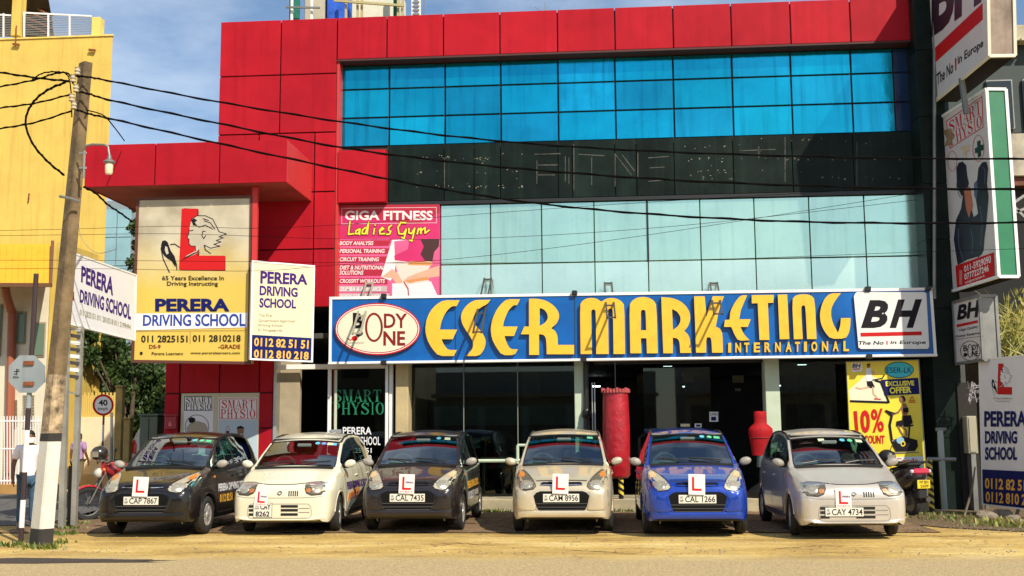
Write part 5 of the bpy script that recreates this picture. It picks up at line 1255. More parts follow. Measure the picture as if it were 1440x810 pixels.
# ------------------------------------------------------------------ cables
WIRE = mat('cable_black', (.004, .0035, .0035), .9, spec=.05)
def spline(pts, n=10):
    out = []; m = len(pts)
    for i in range(m - 1):
        p0, p1, p2, p3 = pts[max(i - 1, 0)], pts[i], pts[i + 1], pts[min(i + 2, m - 1)]
        for k in range(n):
            t_ = k / n; out.append(.5 * ((2 * p1) + (p2 - p0) * t_ + (2 * p0 - 5 * p1 + 4 * p2 - p3) * t_ ** 2 + (3 * p1 - p0 - 3 * p2 + p3) * t_ ** 3))
    return out + [pts[-1]]
def cable(px, Y, r, label, group='overhead cables', m=None, twist=False, Y1=None, name='overhead_cable'):
    r = r * .72; pts = spline([P(x, y, Y if Y1 is None else Y + (Y1 - Y) * i / (len(px) - 1)) for i, (x, y) in enumerate(px)], 14)
    b = MB(); b.tube(pts, r, 6)
    if twist:
        q = [p + Vector((0, cos(i * .9) * r * 1.0, sin(i * .9) * r * 1.0)) for i, p in enumerate(pts)]; b.tube(q, r * .8, 6)
    o = b.build(name, m or WIRE, smooth=True, label=label, cat='cable', group=group); return o
YP = base.y
cable([(104, 107), (125, 108.5), (160, 115), (300, 142), (478, 171), (640, 192), (800, 206), (1000, 216), (1240, 222), (1500, 224)], YP - .1, .016, 'uppermost thick black cable running from the pole top across the blue glass', twist=True)
cable([(104, 128), (125, 132), (160, 142), (300, 172), (478, 207), (640, 228), (800, 243), (1000, 256), (1240, 264), (1500, 267)], YP - .1, .017, 'second thick black cable running from the pole across the dark fascia', twist=True)
cable([(102, 152), (125, 160), (160, 168), (300, 200), (478, 238), (600, 262), (740, 284), (900, 300), (1100, 311), (1300, 314), (1500, 312)], YP - .1, .017, 'lowest thick black cable dipping across the pale glass', twist=True)
cable([(-60, 95), (0, 102), (55, 110), (98, 114)], YP - .1, .018, 'top thick cable reaching the pole from the left edge', twist=True)
cable([(-60, 132), (0, 122), (50, 112), (75, 104), (95, 103), (103, 118)], YP - .12, .015, 'cable rising to the pole top from the left edge, second from the top', twist=True)
cable([(-60, 162), (0, 152), (50, 145), (98, 133)], YP - .1, .015, 'third cable from the top reaching the pole from the left edge', twist=True)
cable([(-60, 192), (0, 181), (50, 172), (100, 156)], YP - .1, .015, 'lowest cable reaching the pole from the left edge', twist=True)
cable([(92, 116), (70, 125), (50, 140), (38, 160), (37, 180), (48, 205), (68, 228), (90, 246)], YP - .14, .020, 'thick looped cable hanging left of the pole', twist=True)
cable([(45, 112), (60, 103), (80, 101), (95, 106), (100, 130), (101, 165)], YP - .16, .012, 'cable bundle bowed over the pole head', twist=True)
cable([(122, 155), (145, 162), (160, 178), (175, 198)], YP - .05, .014, 'short cable dropping right of the pole towards the canopy', Y1=19.3)
cable([(118, 263), (135, 272), (152, 288), (170, 300), (186, 312)], YP, .020, 'thick cable sloping from the pole to behind the yellow sign', Y1=20.2, twist=True)
thin = [([(-40, 325), (100, 322), (250, 318), (352, 321), (480, 316), (620, 305), (900, 285), (1300, 262)], 'thin wire climbing across the gym banner to the upper pale glass'),
        ([(-40, 332), (110, 330), (260, 329), (480, 336), (700, 334), (960, 317), (1290, 281)], 'thin wire crossing the middle of the pale glass, rising rightwards'),
        ([(-40, 366), (120, 366), (350, 368), (620, 370), (960, 366), (1300, 354), (1500, 348)], 'thin level wire along the joint of the pale panes'),
        ([(-40, 378), (150, 378), (355, 381), (480, 372), (640, 364), (900, 332), (1310, 268)], 'lower thin wire rising steeply across the pale glass')]
for pts, lab in thin: cable(pts, 16.2, .0045, lab, 'thin telephone wires', name='telephone_wire')
cable([(110, 300), (113, 330), (125, 348), (140, 356), (165, 350)], 15.2, .006, 'thin slack wire hanging below the lamp by the white sign', 'thin telephone wires', name='telephone_wire', m=GREYM)

# ------------------------------------------------------------------ traffic signs
def roundsign():
    Y = 22.0; c = P(145, 569.5, Y)
    t = thing('speed_limit_sign', 'round white and red 40 kmph speed limit sign on a thin post', 'road sign', (c.x, Y, 0))
    F = flat_face(t, Y); r_ = 15
    disc = F.poly(ell(145, 569.5, 15, 15.2, 32), WHITE, 'disc', h=.0, depth=-.02)
    F.ring(145, 569.5, 14.9, 15.1, 3.0, INKRED, parent=disc); F.text('40', (138.7, 562, 151.2, 570.5), INKBLK, bold=.04, parent=disc); F.text('kmph', (137.8, 572.5, 151.5, 578), INKBLK, bold=.01, parent=disc)
    x = c.x; z = 0; k = 0
    while z < c.z + .1:
        z2 = min(z + .33, c.z + .1); MB().lathe([(.022, z), (.022, z2)], (x, Y + .045, 0), (0, 0, 1), 8).build('post_band', (WHITE, mat('brown_band', (.16, .09, .06), .7))[k % 2], t, smooth=True); z = z2; k += 1
roundsign()
MB().beam(G(157, 695), P(157, 580, G(157, 695).y), .05).build('steel_post', GREYM, label='thin bare steel post right of the speed limit sign', cat='post')
ob = G(29, 764); Yo = ob.y
t = thing('stop_sign', 'grey back of an octagonal road sign on a black and white post', 'road sign', tuple(ob))
F = flat_face(t, Yo - .04)
F.poly([(38 + 28 * cos(radians(22.5 + 45 * k)), 526 + 28.5 * sin(radians(22.5 + 45 * k))) for k in range(8)], mat('sign_back', (.30, .34, .36), .5, .3, var=.12, streak=.3, dark=(.6, .45, .3)), 'plate', h=.0, depth=-.012)
F.lines([[(20, 522.5), (27, 522.5)], [(23.5, 519), (23.5, 527)], [(20, 526), (24, 526)], [(23, 520), (27, 520)]], 1.1, INKBLK, h=.004); F.text('RDA', (18.5, 529, 26.5, 532), INKBLK, bold=.03, h=.004)
for y in (511, 540):
    MB().box(P(36, y, Yo).x, P(50, y, Yo).x, Yo - .07, Yo - .042, P(40, y + 3, Yo).z, P(40, y - 3, Yo).z, .004).build('bracket', RUST, t)
bands = [(764, 742, 1), (742, 703, 0), (703, 664, 1), (664, 605, 0), (605, 574, 1), (574, 500, 2), (500, 385, 1)]
for y0, y1, c in bands:
    xf = lambda y: 29 + (764 - y) * .058 + (0 if y > 500 else 0)
    Yp = Yo + .02
    MB().tube([P(xf(y0), y0, Yp), P(xf(y1), y1, Yp)], .036, 10).build('post_band', [WHITE, mat('post_dark', (.035, .018, .02), .6), mat('sign_back', (.3, .3, .3), .5)][c], t, smooth=True)

# ------------------------------------------------------------------ right: neighbour, sheds, plants, rubble
nb = thing('dark_neighbour_building', 'dark green building with a cream cornice at the right edge', 'building', (PX(1400, 400, 24), 24, 0))
DG = mat('dark_green_wall', (.018, .032, .030), .6, var=.4, scale=1.4)
def nbx(px0, px1, py0, py1, Y, d, m, name, bev=.01): return MB().box(PX(px0, 300, Y), PX(px1, 300, Y), Y, Y + d, PZ(1400, py1, Y) if py1 else 0, PZ(1400, py0, Y), bev).build(name, m, nb)
nbx(1342, 1560, 60, 188, 24, 6, DG, 'upper_wall'); nbx(1342, 1560, 188.5, 248, 23.9, 6, mat('stained_concrete', (.42, .38, .30), .85, var=.35, scale=2, streak=.5), 'concrete_band')
nbx(1342, 1560, 36, 58, 23.7, 1, mat('cornice_cream', (.45, .40, .28), .8, var=.3), 'cornice'); nbx(1342, 1560, 250, 262, 24, 6, mat('rust_streak', (.14, .05, .03), .8, var=.4), 'rust_course')
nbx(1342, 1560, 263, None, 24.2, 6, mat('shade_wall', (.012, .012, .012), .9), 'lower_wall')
for a in (1398, 1450): 
    w = nbx(a, a + 38, 112, 182, 23.93, .05, GREYM, 'window'); MB().box(PX(a + 2, 300, 23.9), PX(a + 36, 300, 23.9), 23.9, 23.92, PZ(1400, 180, 23.9), PZ(1400, 114, 23.9)).build('pane', mat('dark_pane', (.02, .03, .035), .1), w)
for k in range(14):
    MB().box(PX(1396, 100, 23.8) + k * .28, PX(1396, 100, 23.8) + k * .28 + .2, 23.6, 23.9, PZ(1400, 62, 23.8), PZ(1400, 58.5, 23.8)).build('dentil', mat('cornice_cream', (.45, .40, .28), .8), nb)
b = MB()
for (x0, y0, x1, y1) in ((1405, 300, 1440, 275), (1398, 310, 1450, 290), (1410, 275, 1440, 305)): b.beam(P(x0, y0, 22.5), P(x1, y1, 22.5), .05)
b.build('roof_truss', GREYM, nb)
# meter box and dark backing behind the standing sign
mb_ = thing('meter_box', 'grey beige electric meter box on the wall left of the standing sign', 'meter box', tuple(P(1368, 640, 20.6)))
p, q = P(1359, 585, 20.6), P(1376, 638, 20.6)
MB().box(p.x, q.x, 20.6, 20.85, q.z, p.z, .012).build('body', mat('meter_beige', (.30, .28, .20), .6, var=.2), mb_); MB().box(p.x + .03, q.x - .03, 20.585, 20.6, q.z + .03, p.z - .03, .004).build('door', mat('meter_beige2', (.34, .31, .22), .6), mb_)
MB().box(p.x + .05, p.x + .13, 20.62, 20.85, 0, q.z - .005).build('conduit_post', GREYM, mb_)
MB().box(p.x - .05, q.x + .1, 20.86, 20.95, 0, p.z + .6).build('back_board', mat('board_dark', (.02, .018, .014), .9), mb_)
b = MB(); rr = random.Random(8)
for k in range(9):
    c = P(1358, 560, 20.4); pts = [c + Vector((rr.uniform(0, .28), rr.uniform(-.1, .1), rr.uniform(-.1, .3))) for _ in range(4)]; b.tube(spline(pts, 5), .008, 5)
b.build('wire_tangle', mat('wire_grey', (.3, .28, .3), .6), smooth=True, label='tangle of loose wires above the meter box', cat='wires')
MB().tube([G(1356, 726) + Vector((0, 0, 0)), G(1356, 726) + Vector((.18, .1, .42)), G(1356, 726) + Vector((.30, .25, .80))], [.022, .018, .012], 7).build('stick', mat('bark_grey', (.14, .11, .08), .9), label='thin leaning stick on the dark ground right of the pylon', cat='stick')
MB().tube([G(1428, 728), G(1428, 728) + Vector((.1, .0, .25)), G(1428, 728) + Vector((.32, .1, .7))], [.03, .025, .02], 7).build('stick', mat('bark_grey', (.14, .11, .08), .9), label='short leaning stick in front of the standing white sign', cat='stick')
# soil strip
sheet('soil', [(PX(1268, 735, 17.9), 18.0), (PX(1330, 741, 17.2), 17.35), (PX(1440, 748, 16.4), 16.7), (14, 16.2), (14, 26), (PX(1310, 700, 22), 22), (PX(1285, 700, 20.59), 20.59)], .014, SOIL, label='dark weedy soil strip at the right')
def rock(c, r, seed, m, label):
    rr = random.Random(seed); bm = bmesh.new(); bmesh.ops.create_icosphere(bm, subdivisions=2, radius=1)
    for v in bm.verts:
        k = 1 + rr.uniform(-.18, .18); v.co = Vector((v.co.x * r * k, v.co.y * r * .8 * k, max(-.3, v.co.z) * r * .65 * k))
    b = MB(); bm.verts.index_update(); b.add([v.co + Vector(c) for v in bm.verts], [[v.index for v in f.verts] for f in bm.faces]); bm.free()
    b.build('rock', m, label=label, cat='rock', group='rocks on the soil strip')
RK = mat('rock_grey', (.22, .18, .13), .9, var=.35, scale=8, bump=.6); RKR = mat('rock_red', (.24, .07, .04), .9, var=.3, scale=8, bump=.5)
rock(G(1386, 729), .19, 1, RK, 'grey rock lying below the left edge of the standing white sign'); rock(G(1410, 727) , .20, 2, RK, 'largest grey rock in front of the navy panel'); rock(G(1412, 722) + Vector((0, .1, .16)), .15, 3, RKR, 'reddish rock on top of the largest grey rock'); rock(G(1424, 731), .13, 4, RK, 'rounded tan rock right of the largest rock')
rock(G(1322, 722), .10, 5, RK, 'small flat rock under the pylon'); rock(G(1436, 737), .10, 6, mat('rock_pale', (.5, .46, .36), .9), 'pale pebble rock at the right edge')

# ------------------------------------------------------------------ foliage
def leafmat(name, c, c2):
    m = bpy.data.materials.new(name); m.use_nodes = True; n, l = m.node_tree.nodes, m.node_tree.links; b = n['Principled BSDF']; b.inputs['Roughness'].default_value = .55
    g = n.new('ShaderNodeNewGeometry'); z = n.new('ShaderNodeTexWhiteNoise'); z.noise_dimensions = '3D'
    s = n.new('ShaderNodeVectorMath'); s.operation = 'SNAP'; s.inputs[1].default_value = (.12, .12, .12); l.new(g.outputs['Position'], s.inputs[0]); l.new(s.outputs[0], z.inputs['Vector'])
    x = n.new('ShaderNodeMixRGB'); x.inputs['Color1'].default_value = (*c, 1); x.inputs['Color2'].default_value = (*c2, 1); l.new(z.outputs['Value'], x.inputs['Fac']); l.new(x.outputs['Color'], b.inputs['Base Color'])
    t_ = n.new('ShaderNodeBsdfTranslucent'); l.new(x.outputs['Color'], t_.inputs['Color']); mx_ = n.new('ShaderNodeMixShader'); mx_.inputs[0].default_value = .25
    l.new(b.outputs[0], mx_.inputs[1]); l.new(t_.outputs[0], mx_.inputs[2]); l.new(mx_.outputs[0], n['Material Output'].inputs['Surface'])
    return m
LEAF = leafmat('leaf_dark', (.018, .045, .010), (.06, .11, .02)); LEAFL = leafmat('leaf_light', (.07, .13, .02), (.20, .22, .04)); STRAW = leafmat('straw_leaf', (.22, .24, .04), (.46, .40, .10))
BARK = mat('bark', (.10, .07, .045), .95, var=.4, scale=8, bump=.8)
def leaves(clumps, n, size, seed):
    rr = random.Random(seed); b = MB()
    for _ in range(n):
        c, r = rr.choice(clumps); 
        while True:
            v = Vector((rr.uniform(-1, 1), rr.uniform(-1, 1), rr.uniform(-1, 1)))
            if .25 < v.length < 1: break
        p = Vector(c) + v * r; d = Vector((rr.gauss(0, 1), rr.gauss(0, 1), rr.gauss(0, .6))).normalized(); e = d.orthogonal().normalized(); e.rotate(Matrix.Rotation(rr.uniform(0, 6.28), 3, d))
        s = size * rr.uniform(.6, 1.3); f = d.cross(e)
        b.add([p - e * s * .5, p + f * s * .28, p + e * s * .6, p - f * s * .28], [(0, 1, 2, 3)])
    return b
def tree(label, base_, H, crown, n, size, m, seed, r0=.16, name='tree'):
    t = thing(name, label, 'tree', tuple(base_)); base_ = Vector(base_); rr = random.Random(seed)
    MB().tube([base_, base_ + Vector((rr.uniform(-.2, .2), 0, H * .35)), base_ + Vector((rr.uniform(-.3, .3), 0, H * .75))], [r0, r0 * .7, r0 * .4], 9).build('trunk', BARK, t, smooth=True)
    b = MB(); st = base_ + Vector((0, 0, H * .32))
    for c, r in crown: b.tube([st + Vector((0, 0, rr.uniform(0, H * .3))), (st + Vector(c)) / 2 + Vector((0, 0, .2)), Vector(c)], [r0 * .45, r0 * .3, .015], 6)
    b.build('limbs', BARK, t, smooth=True)
    leaves(crown, n, size, seed).build('crown', m, t)
def cl(pts, Y, r, seed):
    rr = random.Random(seed); return [(tuple(P(x, y, Y + rr.uniform(-.8, .8))), r * rr.uniform(.7, 1.25)) for x, y in pts]
tree('broad dark leafed tree behind the gate pillars', G(206, 668), 5.5, cl([(200, 540), (215, 570), (190, 560), (225, 540), (205, 520), (222, 595), (185, 590), (230, 570), (170, 545), (162, 555), (205, 605), (190, 615), (150, 530), (235, 600), (215, 620)], 34.5, .75, 1), 7000, .17, LEAF, 1)
tree('leafy tree overhanging under the white angled sign', G(172, 684), 4.6, cl([(135, 490), (125, 500), (150, 488), (165, 500), (118, 485), (150, 520), (170, 530), (182, 520), (140, 475), (160, 478), (125, 470), (176, 545), (190, 505)], 30.8, .42, 2), 4200, .15, LEAF, 2, .10)
tree('slender tree rising behind the yellow sign', G(188, 660), 12, cl([(194, 288), (192, 320), (194, 345), (192, 370), (193, 400), (192, 430), (193, 460), (192, 490), (205, 310), (205, 350), (203, 420), (210, 480)], 40, .32, 3), 3600, .16, LEAF, 3)
tree('sunlit yellowish bush tree beyond the side street', G(215, 655), 3.6, cl([(212, 545), (222, 550), (205, 555), (228, 560)], 44, .8, 4), 1800, .2, STRAW, 4)
tree('dense tree mass far down the side street', (PX(150, 640, 52), 52, 0), 8, cl([(150, 560), (170, 570), (190, 560), (205, 585), (225, 590), (185, 600), (160, 590), (215, 560), (230, 620), (200, 620), (175, 615)], 52, 1.7, 5), 5000, .35, LEAF, 5)
# straw-coloured reeds at the right
rd = thing('reed_clump', 'tangled yellow green reeds growing right of the small panel sign', 'reeds', tuple(P(1420, 500, 21.5)))
rr = random.Random(9); b = MB()
for k in range(260):
    p0 = P(rr.uniform(1400, 1475), rr.uniform(455, 505), 21.4 + rr.uniform(-.3, .5)); L = rr.uniform(.3, 1.2); a = rr.uniform(-1.2, 1.2); bend = rr.uniform(-.6, .6)
    pts = [p0 + Vector((sin(a) * L * f + bend * f * f * .4, rr.uniform(-.05, .05), cos(a) * L * f - f * f * .25 * L)) for f in (0, .35, .7, 1)]
    w = rr.uniform(.008, .022)
    for i in range(3): b.add([pts[i] - Vector((w * (1 - i / 3), 0, 0)), pts[i] + Vector((w * (1 - i / 3), 0, 0)), pts[i + 1] + Vector((w * (1 - (i + 1) / 3.2), 0, 0)), pts[i + 1] - Vector((w * (1 - (i + 1) / 3.2), 0, 0))], [(0, 1, 2, 3)])
b.build('blades', STRAW, rd)
leaves([(tuple(P(1425, 470, 21.6)), .5), (tuple(P(1410, 495, 21.6)), .35), (tuple(P(1445, 430, 21.6)), .4)], 260, .12, 12).build('leaves', STRAW, rd)
MB().box(PX(1398, 520, 22), 14, 22, 23.8, 0, PZ(1420, 500, 22)).build('earth_bank', SOIL, label='dark earth bank under the reeds at the right edge', cat='bank')
def tufts(name, lab, pts, Y0, n, h, m, seed, spread=.25):
    rr = random.Random(seed); b = MB()
    for _ in range(n):
        c = rr.choice(pts); x, y = c[0] + rr.gauss(0, spread), c[1] + rr.gauss(0, spread * .6); z0 = c[2] if len(c) > 2 else 0
        L = h * rr.uniform(.4, 1.3); a = rr.uniform(0, 6.28); w = .008 + rr.uniform(0, .010)
        q0 = Vector((x, y, z0)); tip = q0 + Vector((cos(a) * L * .5, sin(a) * L * .5, L)); s = Vector((-sin(a) * w, cos(a) * w, 0)); md = q0.lerp(tip, .5) + Vector((0, 0, L * .12))
        b.add([q0 - s, q0 + s, md + s, md - s, tip], [(0, 1, 2, 3), (3, 2, 4)])
    return b.build(name, m, kind='stuff', label=lab)
g0 = [tuple(G(x, y))[:2] for x, y in ((52, 770), (62, 772), (75, 764), (88, 752), (12, 768), (98, 745), (110, 738))]
tufts('grass', 'green weeds round the foot of the concrete pole', g0, 0, 420, .06, LEAFL, 1, .13)
g1 = [(PX(x, 700, 20.45), 20.48 + .05 * k, 0) for k, x in enumerate((600, 625, 650, 685, 705, 890, 880, 870, 895))]
tufts('weeds', 'low green weeds along the shop plinth', g1, 0, 1800, .07, LEAFL, 2, .16)
g2 = [tuple(G(x, y))[:2] for x, y in ((1310, 730), (1330, 732), (1360, 730), (1385, 735), (1400, 738), (1420, 740), (1436, 742), (1300, 725), (1345, 725))]
tufts('grass', 'dry and green weeds along the soil strip at the right', g2, 0, 420, .06, LEAFL, 3, .30); tufts('weeds', 'yellow dry weeds at the right edge', g2[4:7], 0, 160, .11, STRAW, 4, .3)
# pebbles
rr = random.Random(21); b = MB()
for _ in range(1500):
    x, y = rr.uniform(-9, 10), rr.choice([rr.uniform(13.6, 16.4), rr.gauss(16.9, .3), rr.gauss(13.9, .2)])
    if rr.random() < .4: x, y = rr.uniform(5, 10), rr.uniform(16.2, 19)
    s = rr.uniform(.004, .017); z = .012 if y > 16.5 else .004
    b.add([(x - s, y, z), (x, y - s, z), (x + s * 1.2, y, z), (x, y + s, z), (x + s * .2, y, z + s)], [(0, 1, 4), (1, 2, 4), (2, 3, 4), (3, 0, 4)])
b.build('gravel', RK, kind='stuff', label='scattered pebbles on the dusty ground')

# ------------------------------------------------------------------ rooftop plant
YR = 24.5; zr0 = ZT - .5
def rbox(px0, px1, py0, Y, d, m, name, label, cat):
    t = thing(name, label, cat, (PX((px0 + px1) / 2, 0, Y), Y, zr0)); x0, x1 = PX(px0, 10, Y), PX(px1, 10, Y)
    MB().box(x0, x1, Y, Y + d, zr0, PZ(px0, py0, Y), .02).build('body', m, t); return t, x0, x1
rbox(428, 458, -30, YR, 1.2, mat('roof_beige', (.46, .42, .32), .8, var=.15, streak=.3), 'roof_shaft', 'beige plastered shaft on the roof left of the blue sheet', 'roof shaft')
t, x0, x1 = rbox(459.5, 493, -40, YR - .1, 1.2, mat('blue_tarp', (.015, .09, .50), .5, var=.4, scale=4, bump=.8, bscale=6), 'tarpaulin', 'bright blue tarpaulin wrapped tank on the roof', 'tarpaulin')
t, x0, x1 = rbox(494, 554, -30, YR, 1.6, mat('roof_cream', (.62, .60, .48), .8, var=.1, streak=.2), 'roof_room', 'cream roof room behind the scaffold poles', 'roof room')
t = thing('roof_scaffold', 'thin scaffold poles with green netting on the roof', 'scaffold', (PX(480, 10, 24), 24, zr0))
SC = mat('scaffold_pole', (.45, .38, .18), .6, .3)
for x in (411, 439, 487, 503, 509, 560, 566): MB().beam(Vector((PX(x, 20, 24), 24, zr0)), P(x, -20, 24), .05).build('pole', SC if x > 480 else WHITE, t)
MB().beam(P(402, 10, 23.9), P(450, 11, 23.9), .04).build('pole', GREYM, t); MB().beam(P(470, 1, 23.9), P(568, 8, 23.9), .05).build('pole', SC, t)
for (a, c) in ((407, 421), (553, 560)):
    MB().box(PX(a, 10, 24.1), PX(c, 10, 24.1), 24.1, 24.16, zr0, PZ(a, -25, 24.1)).build('netting', mat('green_net', (.01, .14, .10), .8, var=.4, scale=10), t)
t = thing('roof_ladder', 'short pale ladder standing on the roof behind the parapet', 'ladder', (PX(585, 10, 24), 24, zr0))
for x in (580.5, 590): MB().beam(Vector((PX(x, 10, 24), 24, zr0)), P(x, -20, 24), .05).build('side_rail', WHITE, t)
for k in range(7): MB().beam(P(580.5, 20 - k * 5.6, 23.98), P(590, 20 - k * 5.6, 23.98), .05, .04).build('rung', mat('rung_brown', (.25, .2, .16), .7), t)
MB().beam(Vector((PX(593, 10, 24), 24, zr0)), P(597, -20, 24), .02).build('antenna', GREYM, label='thin aerial rod beside the roof ladder', cat='antenna')
t = thing('antenna', 'small twin rod aerial above the middle of the red parapet', 'antenna', tuple(P(767, 25, 22)))
for x in (766, 769.5): MB().beam(P(x, 25, 22), P(x + .4, 4 if x < 768 else 9, 22), .015).build('rod', GREYM, t)
MB().beam(P(752, 10, 22), P(760, 15, 22), .012).build('rod', GREYM, t)

# ------------------------------------------------------------------ across the road (seen in the reflections)
for k, (x0, x1, y0, h, c) in enumerate(((-24, -10, -17, 6, (.42, .36, .26)), (-9, 3, -18, 4.6, (.30, .34, .34)), (4.5, 15, -17, 5.6, (.46, .40, .34)), (17, 32, -18, 5, (.36, .30, .22)))):
    lab = ['cream shop building across the road, far left', 'grey shop building across the road, left of the middle', 'pale shop building across the road, right of the middle', 'brown shop building across the road, far right'][k]
    t = thing('street_building', lab, 'building', (x0, y0, 0)); m = mat('opposite_wall_%d' % k, c, .85, var=.15, streak=.3)
    MB().box(x0, x1, y0 - 8, y0, 0, h).build('wall', m, t); MB().box(x0 - .1, x1 + .1, y0 + .003, y0 + 1.0, 3.2, 3.4, .01).build('shade_slab', CONC, t)
    n = int((x1 - x0) / 2.4)
    for i in range(n):
        for z in (4.3, 6.6, 8.6):
            if z + 1.3 < h: MB().box(x0 + .6 + i * 2.4, x0 + 2.0 + i * 2.4, y0 + .002, y0 + .05, z, z + 1.3).build('window', mat('far_window', (.04, .05, .055), .1), t)
        MB().box(x0 + .3 + i * 2.4, x0 + 2.3 + i * 2.4, y0 + .002, y0 + .06, .1, 2.7).build('shutter', mat('far_shutter', (.14, .12, .10), .6), t)
# ------------------------------------------------------------------ cars
def lerp_tab(tab, y):
    if y <= tab[0][0]: return tab[0][1]
    for (a, v), (c, w) in zip(tab, tab[1:]):
        if y <= c: return v + (w - v) * (y - a) / (c - a)
    return tab[-1][1]
OLD = dict(
    L=3.43, fw=.72, rw=3.06, wr=.272, ww=.145, tr=.655,
    top=[(0, .60), (.012, .66), (.04, .715), (.075, .745), (.13, .772), (.22, .80), (.4, .85), (.6, .905), (.8, .955), (.86, .968), (.90, .985), (1.0, 1.06), (1.2, 1.20), (1.4, 1.325), (1.56, 1.405), (1.62, 1.43), (1.75, 1.458), (2.0, 1.485), (2.3, 1.49), (2.7, 1.475), (3.0, 1.44), (3.12, 1.41), (3.2, 1.34), (3.34, 1.02), (3.38, .93), (3.43, .62)],
    W=[(0, .50), (.012, .56), (.04, .61), (.075, .645), (.13, .675), (.22, .70), (.4, .722), (.7, .735), (1.5, .745), (2.6, .74), (3.1, .72), (3.3, .68), (3.4, .6), (3.43, .52)],
    belt=[(0, .9), (.9, .93), (2.0, .955), (2.9, 1.0), (3.2, 1.02)],
    Jx=[(0, .36), (.1, .44), (.3, .56), (.6, .62), (.86, .645), (.90, .645), (1.0, .635), (1.56, .552), (1.8, .545), (2.6, .535), (3.1, .52), (3.3, .54), (3.43, .4)],
    wsx=.86, wst=1.56, bot=[(0, .27), (.04, .235), (.1, .215), (.4, .20), (3.1, .21), (3.43, .30)])
NEW = dict(OLD)
NEW.update(
    top=[(0, .58), (.012, .63), (.04, .68), (.07, .71), (.11, .735), (.2, .765), (.4, .825), (.6, .89), (.76, .935), (.80, .955), (.92, 1.03), (1.1, 1.145), (1.3, 1.255), (1.46, 1.345), (1.54, 1.385), (1.7, 1.43), (2.0, 1.462), (2.3, 1.465), (2.7, 1.445), (3.0, 1.41), (3.12, 1.37), (3.22, 1.27), (3.32, 1.0), (3.36, .92), (3.395, .62)],
    W=[(0, .56), (.012, .61), (.04, .655), (.07, .68), (.11, .70), (.2, .718), (.4, .73), (.7, .735), (1.5, .74), (2.6, .735), (3.1, .715), (3.28, .67), (3.36, .6), (3.395, .54)],
    Jx=[(0, .42), (.1, .50), (.3, .58), (.6, .63), (.80, .65), (.92, .645), (1.46, .57), (1.8, .56), (2.6, .55), (3.1, .53), (3.3, .54), (3.395, .4)],
    wsx=.79, wst=1.46, L=3.395, fw=.70, rw=3.02, bot=[(0, .23), (.04, .195), (.1, .18), (.4, .18), (3.1, .20), (3.395, .28)])
HP = [0, .07, .35, .65, .93, 1]         # belt to roof side
JL = [0, .07, .22, .42, .62, .82, 1]    # roof side to centre
def section(T, y):
    zt, W, J, zb = lerp_tab(T['top'], y), lerp_tab(T['W'], y), lerp_tab(T['Jx'], y), lerp_tab(T['bot'], y)
    belt = min(lerp_tab(T['belt'], y), zt - .035)
    za = zb
    for c in (T['fw'], T['rw']):
        r = .325
        if abs(y - c) < r: za = max(za, T['wr'] + sqrt(r * r - (y - c) ** 2) * 1.0 - .01)
    cab = y > T['wsx']
    nose = max(0, 1 - y / .5)
    pts = [(0, zb), (W * .62, zb), (W * .62, za), (W * .955, za), (W * .985, max(zb + .06, za + .012)), (W, max(zb + .20, za + .04)), (W, max(.50, za + .06) if zt > .6 else .45)]
    pts += [(W * .992, max(.62, za + .09) * (1 - nose) + nose * min(.58, zt - .10)), (W * .975, (belt - .10) * (1 - nose) + nose * (min(.64, zt - .07)))]
    pts += [(W * (.945 - .10 * nose), belt - .028)]
    Hx = W * (.925 if cab else .90 - .12 * nose); H = (Hx, belt)
    jz = zt - (.055 if y > T['wst'] else .035 if cab else .022)
    jz = max(jz, belt + .004)
    Jx = min(J, Hx - .02)
    for f in HP: 
        bulge = sin(f * pi) * .014 if cab else 0
        pts.append((Hx + (Jx - Hx) * f + bulge, belt + (jz - belt) * f))
    for f in JL[1:]:
        g = f; pts.append((Jx * (1 - g), jz + (zt - jz) * (1 - (1 - g) ** 2)))
    return pts
def frange(a, b, n): return [a + (b - a) * i / n for i in range(n)]
_BODY = {}
